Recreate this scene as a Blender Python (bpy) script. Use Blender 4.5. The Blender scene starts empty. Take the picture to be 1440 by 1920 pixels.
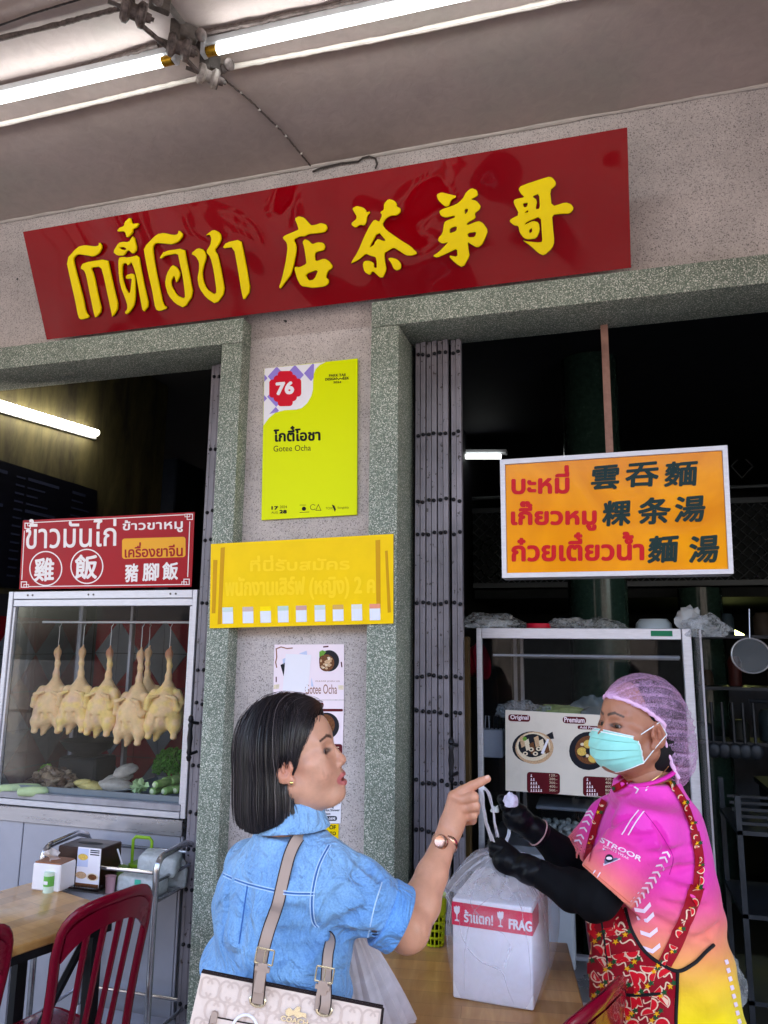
import bpy, bmesh, math, random
import numpy as np
from math import sin, cos, tan, pi, radians, sqrt, atan2
from mathutils import Vector, Matrix, Euler
S = bpy.context.scene
COL = S.collection

# ------------------------------------------------------------------ camera
FPX = 1400.0
PITCH, YAW, ROLL = radians(10.27), radians(16.3), radians(0.64)
CAM = np.array([0.0, 0.0, 1.62])
FWD = np.array([-sin(YAW) * cos(PITCH), cos(YAW) * cos(PITCH), sin(PITCH)])
_r = np.array([cos(YAW), sin(YAW), 0.0]); _u = np.cross(_r, FWD)
RGT = _r * cos(ROLL) + _u * sin(ROLL)
UPV = np.cross(RGT, FWD)
cd = bpy.data.cameras.new('camera'); cam = bpy.data.objects.new('camera', cd); COL.objects.link(cam)
cd.sensor_fit = 'VERTICAL'; cd.sensor_height = 36.0; cd.lens = FPX / 1920.0 * 36.0
cd.clip_start = 0.05; cd.clip_end = 400
cam.matrix_world = Matrix(((RGT[0], UPV[0], -FWD[0], CAM[0]), (RGT[1], UPV[1], -FWD[1], CAM[1]), (RGT[2], UPV[2], -FWD[2], CAM[2]), (0, 0, 0, 1)))
S.camera = cam

# ------------------------------------------------------------------ world, sun, exposure
w = bpy.data.worlds.new('World'); S.world = w; w.use_nodes = True
SUN_EL, SUN_ROT = radians(62), radians(22)
nt = w.node_tree
sky = nt.nodes.new('ShaderNodeTexSky'); sky.sky_type = 'NISHITA'; sky.sun_disc = False
sky.sun_elevation = SUN_EL; sky.sun_rotation = SUN_ROT; sky.air_density = 1.0; sky.dust_density = 4.0; sky.ozone_density = 1.0
bg = nt.nodes['Background']; bg.inputs[1].default_value = 0.15
nt.links.new(sky.outputs[0], bg.inputs[0])
sl = bpy.data.lights.new('sun', 'SUN'); sl.energy = 3.6; sl.angle = radians(2); sl.color = (1.0, 0.95, 0.88)
so = bpy.data.objects.new('sun', sl); COL.objects.link(so)
sd = Vector((sin(SUN_ROT) * cos(SUN_EL), cos(SUN_ROT) * cos(SUN_EL), sin(SUN_EL)))
so.rotation_euler = sd.to_track_quat('Z', 'Y').to_euler(); so.location = (0, -6, 14)
S.view_settings.view_transform = 'Standard'; S.view_settings.look = 'None'
S.view_settings.exposure = 3.4; S.view_settings.gamma = 1.0; S.view_settings.use_curve_mapping = False
S.view_settings.use_white_balance = True; S.view_settings.white_balance_temperature = 7150; S.view_settings.white_balance_tint = 12
S.render.engine = 'CYCLES'
S.cycles.max_bounces = 10; S.cycles.diffuse_bounces = 4; S.cycles.glossy_bounces = 4; S.cycles.transmission_bounces = 8; S.cycles.transparent_max_bounces = 24
S.cycles.sample_clamp_indirect = 6.0; S.cycles.caustics_reflective = False; S.cycles.caustics_refractive = False
S.cycles.use_denoising = True

# ------------------------------------------------------------------ pixel (1440x1920) to point at a real depth
def ray(px, py): return FWD + RGT * ((px - 720.0) / FPX) + UPV * ((960.0 - py) / FPX)
def PY(px, py, Y): v = ray(px, py); return CAM + v * ((Y - CAM[1]) / v[1])
def PZ(px, py, Z): v = ray(px, py); return CAM + v * ((Z - CAM[2]) / v[2])
def PX(px, py, X): v = ray(px, py); return CAM + v * ((X - CAM[0]) / v[0])
def PD(px, py, D): return CAM + ray(px, py) * D
def PP(px, py, o, n):
    v = ray(px, py); o = np.array(o); n = np.array(n); return CAM + v * (((o - CAM) @ n) / (v @ n))

# ------------------------------------------------------------------ objects
ORI = {}
def tag(o, label=None, cat=None, group=None, kind=None):
    if label: o['label'] = label
    if cat: o['category'] = cat
    if group: o['group'] = group
    if kind: o['kind'] = kind
    return o
def thing(name, label, cat, loc=(0, 0, 0), rz=0.0, group=None):
    o = bpy.data.objects.new(name, None); COL.objects.link(o); o.empty_display_size = .05
    o.location = loc; o.rotation_euler = (0, 0, rz); ORI[o.name] = (Vector(loc), rz)
    return tag(o, label, cat, group)
def origin_of(p):
    while p.parent is not None: p = p.parent
    return ORI.get(p.name, (Vector((0, 0, 0)), 0.0))
def link(name, me, parent=None, **k):
    o = bpy.data.objects.new(name, me); COL.objects.link(o)
    if parent is not None: o.parent = parent
    return tag(o, **k)
def dup(root, loc=None, rz=None, label=None, scale=None):
    r = root.copy(); COL.objects.link(r)
    if loc is not None: r.location = loc
    if rz is not None: r.rotation_euler = (0, 0, rz) if not hasattr(rz, '__len__') else rz
    if scale: r.scale = scale
    if label: r['label'] = label
    def rec(a, b):
        for ch in [c for c in a.children]:
            d = ch.copy(); COL.objects.link(d); d.parent = b; d.matrix_parent_inverse = ch.matrix_parent_inverse.copy()
            rec(ch, d)
    rec(root, r)
    return r

class MB:
    """collects simple solids; build() links them as one mesh in world coordinates, moved into the frame of the thing"""
    def __init__(s): s.v = []; s.f = []; s.m = []; s.s = []; s.mats = []
    def mi(s, m):
        if m not in s.mats: s.mats.append(m)
        return s.mats.index(m)
    def add(s, v, f, m, smooth=False):
        b = len(s.v); s.v.extend([tuple(float(c) for c in p) for p in v]); k = s.mi(m)
        for q in f: s.f.append([b + i for i in q]); s.m.append(k); s.s.append(smooth)
        return s
    def box(s, c, d, m, rot=None, bev=0.0, seg=1):
        hx, hy, hz = d[0] / 2, d[1] / 2, d[2] / 2
        bm = bmesh.new(); bmesh.ops.create_cube(bm, size=1.0)
        for v in bm.verts: v.co = Vector((v.co.x * d[0], v.co.y * d[1], v.co.z * d[2]))
        if bev > 0: bmesh.ops.bevel(bm, geom=bm.edges[:], offset=min(bev, .45 * min(d)), segments=seg, affect='EDGES', profile=.5)
        R = rot if rot is not None else Matrix.Identity(3)
        c = Vector(c)
        bm.verts.index_update()
        v = [c + R @ x.co for x in bm.verts]; f = [[y.index for y in q.verts] for q in bm.faces]; bm.free()
        return s.add(v, f, m, seg > 1)
    def bx(s, x0, x1, y0, y1, z0, z1, m, bev=0.0, seg=1):
        return s.box(((x0 + x1) / 2, (y0 + y1) / 2, (z0 + z1) / 2), (abs(x1 - x0), abs(y1 - y0), abs(z1 - z0)), m, None, bev, seg)
    def tube(s, pts, r, m, n=10, cap=True, flat=1.0, up=None):
        pts = [Vector(p) for p in pts]; N = len(pts)
        rr = r if hasattr(r, '__len__') else [r] * N
        t = [(pts[min(i + 1, N - 1)] - pts[max(i - 1, 0)]).normalized() for i in range(N)]
        u = Vector(up) if up is not None else (Vector((0, 0, 1)) if abs(t[0].z) < .9 else Vector((1, 0, 0)))
        v = []
        a = (u - t[0] * u.dot(t[0])).normalized()
        for i in range(N):
            a = (a - t[i] * a.dot(t[i])).normalized(); b = t[i].cross(a)
            for k in range(n):
                h = 2 * pi * k / n
                v.append(pts[i] + a * (cos(h) * rr[i] * flat) + b * (sin(h) * rr[i]))
        f = [[i * n + k, i * n + (k + 1) % n, (i + 1) * n + (k + 1) % n, (i + 1) * n + k] for i in range(N - 1) for k in range(n)]
        if cap: f.append(list(range(n))[::-1]); f.append([(N - 1) * n + k for k in range(n)])
        return s.add(v, f, m, True)
    def lathe(s, prof, c, m, n=24, axis=None, arc=2 * pi):
        """prof: (radius, height) pairs"""
        ax = Vector(axis).normalized() if axis is not None else Vector((0, 0, 1))
        q = ax.to_track_quat('Z', 'Y'); c = Vector(c); v = []
        for (r, h) in prof:
            for k in range(n):
                t = arc * k / n; v.append(c + q @ Vector((r * cos(t), r * sin(t), h)))
        f = [[i * n + k, i * n + (k + 1) % n, (i + 1) * n + (k + 1) % n, (i + 1) * n + k] for i in range(len(prof) - 1) for k in range(n)]
        if prof[0][0] > 1e-5: f.append(list(range(n))[::-1])
        if prof[-1][0] > 1e-5: f.append([(len(prof) - 1) * n + k for k in range(n)])
        return s.add(v, f, m, True)
    def ell(s, c, r, m, rot=None, n=12, k=8, jit=0, rnd=random):
        v = []; R = rot if rot is not None else Matrix.Identity(3); c = Vector(c)
        for i in range(k + 1):
            a = pi * i / k
            for j in range(n):
                b = 2 * pi * j / n; g = 1 + (rnd.uniform(-jit, jit) if jit else 0)
                v.append(c + R @ Vector((r[0] * sin(a) * cos(b) * g, r[1] * sin(a) * sin(b) * g, r[2] * cos(a) * g)))
        f = [[i * n + j, (i + 1) * n + j, (i + 1) * n + (j + 1) % n, i * n + (j + 1) % n] for i in range(k) for j in range(n)]
        return s.add(v, f, m, True)
    def prism(s, poly, thick, m, fr=None):
        """poly: 2-D outline in frame fr=(origin, u, v, n); extruded from 0 to thick along n"""
        o, u, v_, n_ = fr
        o, u, v_, n_ = [Vector(x) for x in (o, u, v_, n_)]
        k = len(poly); vs = [o + u * a + v_ * b for a, b in poly] + [o + u * a + v_ * b + n_ * thick for a, b in poly]
        f = [list(range(k))[::-1], [k + i for i in range(k)]] + [[i, (i + 1) % k, k + (i + 1) % k, k + i] for i in range(k)]
        return s.add(vs, f, m)
    def sheet(s, fn, nu, nv, m, smooth=True):
        v = [fn(i / nu, j / nv) for j in range(nv + 1) for i in range(nu + 1)]
        f = [[j * (nu + 1) + i, j * (nu + 1) + i + 1, (j + 1) * (nu + 1) + i + 1, (j + 1) * (nu + 1) + i] for j in range(nv) for i in range(nu)]
        return s.add(v, f, m, smooth)
    def mesh(s, name='m', parent=None, fix=True):
        me = bpy.data.meshes.new(name); V = np.array(s.v, dtype=float).reshape(-1, 3)
        if parent is not None:
            L, rz = origin_of(parent); V = V - np.array(L)
            if rz: c_, s_ = cos(-rz), sin(-rz); V = V @ np.array([[c_, s_, 0], [-s_, c_, 0], [0, 0, 1]])
        me.from_pydata([tuple(p) for p in V], [], s.f)
        for m in s.mats: me.materials.append(m)
        me.polygons.foreach_set('material_index', s.m); me.polygons.foreach_set('use_smooth', s.s)
        if fix:
            bm = bmesh.new(); bm.from_mesh(me); bmesh.ops.recalc_face_normals(bm, faces=bm.faces[:]); bm.to_mesh(me); bm.free()
        if any(s.s):
            try: me.set_sharp_from_angle(angle=radians(42))
            except Exception: pass
        me.update(); return me
    def build(s, name, parent=None, fix=True, **k): return link(name, s.mesh(name, parent, fix), parent, **k)
def one(name, label, cat, mb, group=None, loc=None):
    o = mb.build(name); return tag(o, label, cat, group)

# ------------------------------------------------------------------ materials
def lin(c): return tuple(((x / 255.0) / 12.92 if x / 255.0 <= .04045 else ((x / 255.0 + .055) / 1.055) ** 2.4) for x in c)
MC = {}
def mat(name, col, rough=.5, metal=0.0, var=0.0, vs=8.0, bump=0.0, bs=120.0, coat=0.0, spec=.16, emis=0.0, alpha=1.0, trans=0.0, sss=0.0, sheen=0.0, col2=None, aniso=None, bdist=.002, attr=None):
    if name in MC: return MC[name]
    m = bpy.data.materials.new(name); m.use_nodes = True; MC[name] = m
    t = m.node_tree; p = t.nodes['Principled BSDF']; L = t.links
    p.inputs['Base Color'].default_value = (*col[:3], 1); p.inputs['Roughness'].default_value = rough; p.inputs['Metallic'].default_value = metal
    p.inputs['Coat Weight'].default_value = coat; p.inputs['Coat Roughness'].default_value = .06; p.inputs['Specular IOR Level'].default_value = spec
    p.inputs['Transmission Weight'].default_value = trans; p.inputs['Alpha'].default_value = alpha
    if sss: p.inputs['Subsurface Weight'].default_value = sss; p.inputs['Subsurface Radius'].default_value = (.012, .005, .003); p.inputs['Subsurface Scale'].default_value = 1.0
    if sheen: p.inputs['Sheen Weight'].default_value = sheen; p.inputs['Sheen Roughness'].default_value = .5
    if emis: p.inputs['Emission Color'].default_value = (*col[:3], 1); p.inputs['Emission Strength'].default_value = emis
    tc = t.nodes.new('ShaderNodeTexCoord')
    src = None
    if attr:
        a = t.nodes.new('ShaderNodeAttribute'); a.attribute_name = attr; src = a.outputs['Color']; L.new(src, p.inputs['Base Color'])
    if var or col2:
        n = t.nodes.new('ShaderNodeTexNoise'); n.inputs['Scale'].default_value = vs; n.inputs['Detail'].default_value = 6; n.inputs['Roughness'].default_value = .62
        L.new(tc.outputs['Object'], n.inputs['Vector'])
        if aniso:
            mp = t.nodes.new('ShaderNodeMapping'); mp.inputs['Scale'].default_value = aniso; L.new(tc.outputs['Object'], mp.inputs['Vector']); L.new(mp.outputs[0], n.inputs['Vector'])
        r = t.nodes.new('ShaderNodeValToRGB'); r.color_ramp.elements[0].position = .32; r.color_ramp.elements[1].position = .68
        L.new(n.outputs[0], r.inputs[0])
        if attr:
            r.color_ramp.elements[0].color = (1 - var, 1 - var, 1 - var, 1); r.color_ramp.elements[1].color = (1, 1, 1, 1)
            x = t.nodes.new('ShaderNodeMix'); x.data_type = 'RGBA'; x.blend_type = 'MULTIPLY'; x.inputs[0].default_value = 1
            L.new(src, x.inputs[6]); L.new(r.outputs[0], x.inputs[7]); L.new(x.outputs[2], p.inputs['Base Color'])
        else:
            c2 = col2 if col2 else tuple(c * (1 - var) for c in col[:3])
            r.color_ramp.elements[0].color = (*c2[:3], 1); r.color_ramp.elements[1].color = (*[min(1, c * (1 + var * .35)) for c in col[:3]], 1)
            L.new(r.outputs[0], p.inputs['Base Color'])
        mr = t.nodes.new('ShaderNodeMapRange'); mr.inputs[3].default_value = max(0.03, rough - .12 * (var > 0)); mr.inputs[4].default_value = min(1, rough + .1)
        L.new(n.outputs[0], mr.inputs[0]); L.new(mr.outputs[0], p.inputs['Roughness'])
    if bump:
        n2 = t.nodes.new('ShaderNodeTexNoise'); n2.inputs['Scale'].default_value = bs; n2.inputs['Detail'].default_value = 4
        L.new(tc.outputs['Object'], n2.inputs['Vector'])
        b = t.nodes.new('ShaderNodeBump'); b.inputs['Strength'].default_value = bump; b.inputs['Distance'].default_value = bdist
        L.new(n2.outputs[0], b.inputs['Height']); L.new(b.outputs[0], p.inputs['Normal'])
    return m
class NT:
    def __init__(s, name):
        s.m = bpy.data.materials.new(name); s.m.use_nodes = True; s.t = s.m.node_tree; s.p = s.t.nodes['Principled BSDF']; MC[name] = s.m
    def n(s, ty, **k):
        x = s.t.nodes.new('ShaderNode' + ty)
        for a, b in k.items():
            if a.startswith('i_'): x.inputs[a[2:].replace('_', ' ')].default_value = b
            elif a[0] == 'i' and a[1:].isdigit(): x.inputs[int(a[1:])].default_value = b
            else: setattr(x, a, b)
        return x
    def l(s, a, b): s.t.links.new(a, b)
    def ramp(s, src, els, const=False):
        r = s.n('ValToRGB'); cr = r.color_ramp
        if const: cr.interpolation = 'CONSTANT'
        while len(cr.elements) < len(els): cr.elements.new(.5)
        for e, (pos, c) in zip(cr.elements, els): e.position = pos; e.color = (*c[:3], 1)
        s.l(src, r.inputs[0]); return r.outputs[0]
    def mix(s, f, a, b, bt='MIX'):
        x = s.n('Mix', data_type='RGBA', blend_type=bt)
        for i, q in ((0, f), (6, a), (7, b)):
            if hasattr(q, 'is_linked') or hasattr(q, 'links'): s.l(q, x.inputs[i])
            elif i == 0: x.inputs[0].default_value = q
            else: x.inputs[i].default_value = (*q[:3], 1)
        return x.outputs[2]
    def math(s, op, a, b=0.0, c=None):
        x = s.n('Math', operation=op)
        for i, q in enumerate((a, b) if c is None else (a, b, c)):
            if hasattr(q, 'links'): s.l(q, x.inputs[i])
            else: x.inputs[i].default_value = q
        return x.outputs[0]

def granite(name, base, chips, cs=260, rough=.6, specks=None, dirt=.25, bump=.3):
    """terrazzo: small stone chips of several colours set in a matrix"""
    k = NT(name); tc = k.n('TexCoord').outputs['Object']
    no = k.n('TexNoise', i_Scale=60.0, i_Detail=2.0); k.l(tc, no.inputs['Vector'])
    wv = k.n('VectorMath', operation='MULTIPLY_ADD'); k.l(no.outputs['Color'], wv.inputs[0]); wv.inputs[1].default_value = (.01, .01, .01); k.l(tc, wv.inputs[2])
    v = k.n('TexVoronoi', i_Scale=float(cs)); k.l(wv.outputs[0], v.inputs['Vector'])
    sep = k.n('SeparateColor'); k.l(v.outputs['Color'], sep.inputs[0])
    els = [(i / len(chips), c) for i, c in enumerate(chips)]
    c = k.ramp(sep.outputs[0], els, True)
    d = k.math('GREATER_THAN', v.outputs['Distance'], .52)
    c = k.mix(d, c, base)
    big = k.n('TexNoise', i_Scale=3.0, i_Detail=6.0, i_Roughness=.65); k.l(tc, big.inputs['Vector'])
    g = k.ramp(big.outputs[0], [(.3, (1 - dirt,) * 3), (.7, (1.05,) * 3)])
    c = k.mix(1.0, c, g, 'MULTIPLY')
    if specks:
        for (sc, th, col) in specks:
            v2 = k.n('TexVoronoi', i_Scale=float(sc)); k.l(wv.outputs[0], v2.inputs['Vector'])
            s2 = k.n('SeparateColor'); k.l(v2.outputs['Color'], s2.inputs[0])
            t1 = k.math('MULTIPLY', s2.outputs[1], th)
            f = k.math('LESS_THAN', v2.outputs['Distance'], t1)
            c = k.mix(f, c, col)
    k.l(c, k.p.inputs['Base Color']); k.p.inputs['Roughness'].default_value = rough
    b = k.n('Bump', i_Strength=bump, i_Distance=.0015); k.l(v.outputs['Distance'], b.inputs['Height']); k.l(b.outputs[0], k.p.inputs['Normal'])
    return k.m
def glass(name, tint=(.9, .95, .95), refl=1.0, rough=.0, dust=.05):
    k = NT(name); t = k.t; out = t.nodes['Material Output']
    tr = k.n('BsdfTransparent'); tr.inputs[0].default_value = (*tint, 1)
    gl = k.n('BsdfGlossy'); gl.inputs['Roughness'].default_value = rough
    fr = k.n('Fresnel', i_IOR=1.5); f = k.math('MULTIPLY', fr.outputs[0], refl)
    mx = k.n('MixShader'); k.l(f, mx.inputs[0]); k.l(tr.outputs[0], mx.inputs[1]); k.l(gl.outputs[0], mx.inputs[2])
    df = k.n('BsdfDiffuse'); df.inputs[0].default_value = (.7, .72, .75, 1)
    tc = k.n('TexCoord').outputs['Object']; no = k.n('TexNoise', i_Scale=6.0, i_Detail=8.0, i_Roughness=.7); k.l(tc, no.inputs['Vector'])
    q = k.math('MULTIPLY', k.math('POWER', no.outputs[0], 2.0), dust)
    m2 = k.n('MixShader'); k.l(q, m2.inputs[0]); k.l(mx.outputs[0], m2.inputs[1]); k.l(df.outputs[0], m2.inputs[2])
    k.l(m2.outputs[0], out.inputs[0]); return k.m
def film(name, col=(.85, .86, .9), base=.35, crinkle=22.0, rough=.25, lo=.25, hi=.8):
    """thin plastic film: see-through, milky where it folds"""
    k = NT(name); out = k.t.nodes['Material Output']
    tc = k.n('TexCoord').outputs['Object']
    no = k.n('TexNoise', i_Scale=crinkle, i_Detail=5.0, i_Roughness=.6, i_Distortion=1.2); k.l(tc, no.inputs['Vector'])
    f = k.n('MapRange'); k.l(no.outputs[0], f.inputs[0]); f.inputs[1].default_value = .3; f.inputs[2].default_value = .72; f.inputs[3].default_value = lo; f.inputs[4].default_value = hi
    p = k.p; p.inputs['Base Color'].default_value = (*col, 1); p.inputs['Roughness'].default_value = rough
    b = k.n('Bump', i_Strength=.5, i_Distance=.006); k.l(no.outputs[0], b.inputs['Height']); k.l(b.outputs[0], p.inputs['Normal'])
    tl = k.n('BsdfTranslucent'); tl.inputs[0].default_value = (*col, 1)
    m1 = k.n('MixShader', i0=.45); k.l(p.outputs[0], m1.inputs[1]); k.l(tl.outputs[0], m1.inputs[2])
    tr = k.n('BsdfTransparent'); tr.inputs[0].default_value = (.96, .96, .98, 1)
    m2 = k.n('MixShader'); k.l(f.outputs[0], m2.inputs[0]); k.l(tr.outputs[0], m2.inputs[1]); k.l(m1.outputs[0], m2.inputs[2])
    k.l(m2.outputs[0], out.inputs[0]); return k.m
def wood(name, a, b, axis='X', sc=1.0, rough=.4, blocks=None, coat=0.0):
    k = NT(name); tc = k.n('TexCoord').outputs['Object']
    mp = k.n('Mapping'); k.l(tc, mp.inputs['Vector']); q = {'X': (1.5, 14, 14), 'Y': (14, 1.5, 14), 'Z': (14, 14, 1.5)}[axis]
    mp.inputs['Scale'].default_value = tuple(x * sc for x in q)
    no = k.n('TexNoise', i_Scale=2.2, i_Detail=8.0, i_Roughness=.6, i_Distortion=.6); k.l(mp.outputs[0], no.inputs['Vector'])
    c = k.ramp(no.outputs[0], [(.3, a), (.55, tuple((x + y) / 2 for x, y in zip(a, b))), (.72, b)])
    if blocks:
        br = k.n('TexBrick'); k.l(tc, br.inputs['Vector']); br.inputs['Scale'].default_value = 1.0; br.inputs['Brick Width'].default_value = blocks[0]; br.inputs['Row Height'].default_value = blocks[1]
        br.inputs['Mortar Size'].default_value = .0006; br.inputs['Color1'].default_value = (1.12, 1.1, 1.05, 1); br.inputs['Color2'].default_value = (.72, .68, .62, 1); br.inputs['Mortar'].default_value = (.5, .42, .35, 1)
        c = k.mix(1.0, c, br.outputs[0], 'MULTIPLY')
    n3 = k.n('TexNoise', i_Scale=5.0, i_Detail=5.0); k.l(tc, n3.inputs['Vector'])
    c = k.mix(1.0, c, k.ramp(n3.outputs[0], [(.3, (.72, .7, .68)), (.7, (1.08, 1.08, 1.08))]), 'MULTIPLY')
    k.l(c, k.p.inputs['Base Color']); k.p.inputs['Roughness'].default_value = rough; k.p.inputs['Coat Weight'].default_value = coat
    b_ = k.n('Bump', i_Strength=.15, i_Distance=.001); k.l(no.outputs[0], b_.inputs['Height']); k.l(b_.outputs[0], k.p.inputs['Normal'])
    return k.m

# ------------------------------------------------------------------ lettering
_fc = {}
_raw = {}
def rawg(body, res=3):
    if body in _raw: return _raw[body]
    c = bpy.data.curves.new('t', 'FONT'); c.body = body; c.resolution_u = res
    o = bpy.data.objects.new('t', c); COL.objects.link(o); dg = bpy.context.evaluated_depsgraph_get()
    me = bpy.data.meshes.new_from_object(o.evaluated_get(dg)); V = np.array([tuple(v.co) for v in me.vertices]).reshape(-1, 3); Fa = [tuple(p.vertices) for p in me.polygons]
    bpy.data.objects.remove(o); bpy.data.curves.remove(c); bpy.data.meshes.remove(me)
    _raw[body] = (V, Fa); return _raw[body]
TONES = '\u0e48\u0e49\u0e4a\u0e4b'; UPV_TH = '\u0e34\u0e35\u0e36\u0e37\u0e31'
def glyphs(body):
    """outline mesh of a line; Thai tone marks that follow an upper vowel are stacked above it"""
    if body in _fc: return _fc[body]
    base = ''; lifted = []
    for i, ch in enumerate(body):
        if ch in TONES and ((i and body[i - 1] in UPV_TH) or (i + 1 < len(body) and body[i + 1] == '\u0e33')):
            am = body[i + 1] == '\u0e33' if i + 1 < len(body) else False
            lifted.append((base, ch, am))
        else: base += ch
    V, Fa = rawg(base); V = V.copy(); Fa = list(Fa)
    for pre, ch, am in lifted:
        top = rawg(pre[-1] + '\u0e33')[0][:, 1].max() if am else rawg(pre[-2:])[0][:, 1].max()
        xr_ = rawg(pre)[0][:, 0].max() + (.06 if am else 0)
        T, Tf = rawg('\u0e01' + ch); 
        Tb = T[T[:, 1] > rawg('\u0e01')[0][:, 1].max() + .02]
        T1, T1f = rawg(ch); w_ = np.ptp(T1[:, 0]); h_ = np.ptp(T1[:, 1]); q = T1.copy()
        q[:, 0] += xr_ - T1[:, 0].max() - (0 if w_ > .12 else .02); q[:, 1] += top + .03 - T1[:, 1].min(); k = len(V)
        V = np.vstack([V, q]); Fa += [tuple(k + j for j in f) for f in T1f]
    lo, hi = V.min(0), V.max(0); V2 = V.copy(); V2[:, 0] = (V[:, 0] - lo[0]) / max(1e-6, hi[0] - lo[0]); V2[:, 1] = (V[:, 1] - lo[1]) / max(1e-6, hi[1] - lo[1])
    W3, F3 = [], []          # some outlines cross themselves: give every facet a hair of its own height so none coincide
    for i, f in enumerate(Fa):
        F3.append(tuple(range(len(W3), len(W3) + len(f))))
        for q in f: W3.append((V2[q][0], V2[q][1], (i * 7919) % 23))
    V2, Fa = (np.array(W3), F3) if W3 else (V2, Fa)
    _fc[body] = (V2, Fa, (hi - lo)); return _fc[body]
class Plane:
    """a flat thing's face: p(px,py) pixel -> 3-D point on it; n = outward normal"""
    def __init__(s, o, n): s.o = np.array(o, float); s.n = np.array(n, float) / np.linalg.norm(n)
    def p(s, px, py, off=0.0): return PP(px, py, s.o, s.n) + s.n * off
    def quad(s, tl, tr, br, bl, off=0.0): return [s.p(*q, off) for q in (tl, tr, br, bl)]
def on_quad(Q, u, v): tl, tr, br, bl = Q; return (tl * (1 - u) + tr * u) * v + (bl * (1 - u) + br * u) * (1 - v)
def text(body, Q, m, n, th=.0006, bold=0.0, parent=None, name='lettering', mb=None, ext=0.0):
    """lay a line of lettering into the quad Q (tl,tr,br,bl); bold = stroke growth as a share of the quad height"""
    V, Fa, sz = glyphs(body); own = mb is None; mb = mb or MB(); n = np.array(n)
    H = np.linalg.norm(Q[0] - Q[3]); Wd = np.linalg.norm(Q[1] - Q[0])
    offs = [(0, 0)] if bold <= 0 else [(cos(2 * pi * k / 6) * bold * H, sin(2 * pi * k / 6) * bold * H) for k in range(6)] + [(0, 0)]
    for i, (dx, dy) in enumerate(offs):
        pts = [on_quad(Q, a[0] * (1 - 2 * bold * H / Wd if bold else 1) + (bold * H + dx) / Wd * (1 if bold else 0), a[1] * (1 - 2 * bold) + bold + dy / H if bold else a[1]) + n * (th + i * .00006 + a[2] * .0000113) for a in V]
        mb.add(pts, Fa, m)
    if own: return mb.build(name, parent, fix=False)
    return mb
def flat(polys, fn, n, th=.0006, depth=0.002, bevel=0.0, grow=0.0, smooth=1, K=.0018):
    """2-D outlines (first = outer, others = holes) mapped by fn to 3-D; thick letters with rounded edges"""
    c = bpy.data.curves.new('t', 'CURVE'); c.dimensions = '2D'; c.fill_mode = 'BOTH'; c.extrude = depth / 2; c.bevel_depth = bevel; c.bevel_resolution = 2; c.offset = grow
    for P in polys:
        P = np.array(P, float)
        for _ in range(smooth):
            N = np.roll(P, -1, 0); P = np.stack([P * .8 + N * .2, P * .2 + N * .8], 1).reshape(-1, 2)
        s = c.splines.new('POLY'); s.points.add(len(P) - 1); s.use_cyclic_u = True
        for q, (a, b) in zip(s.points, P): q.co = (a * K, -b * K, 0, 1)
    o = bpy.data.objects.new('t', c); COL.objects.link(o); dg = bpy.context.evaluated_depsgraph_get()
    me = bpy.data.meshes.new_from_object(o.evaluated_get(dg)); V = [tuple(v.co) for v in me.vertices]; Fa = [tuple(p.vertices) for p in me.polygons]
    bpy.data.objects.remove(o); bpy.data.curves.remove(c); bpy.data.meshes.remove(me)
    n = np.array(n); return [fn(a / K, -b / K) + n * (th + z) for a, b, z in V], Fa
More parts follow.
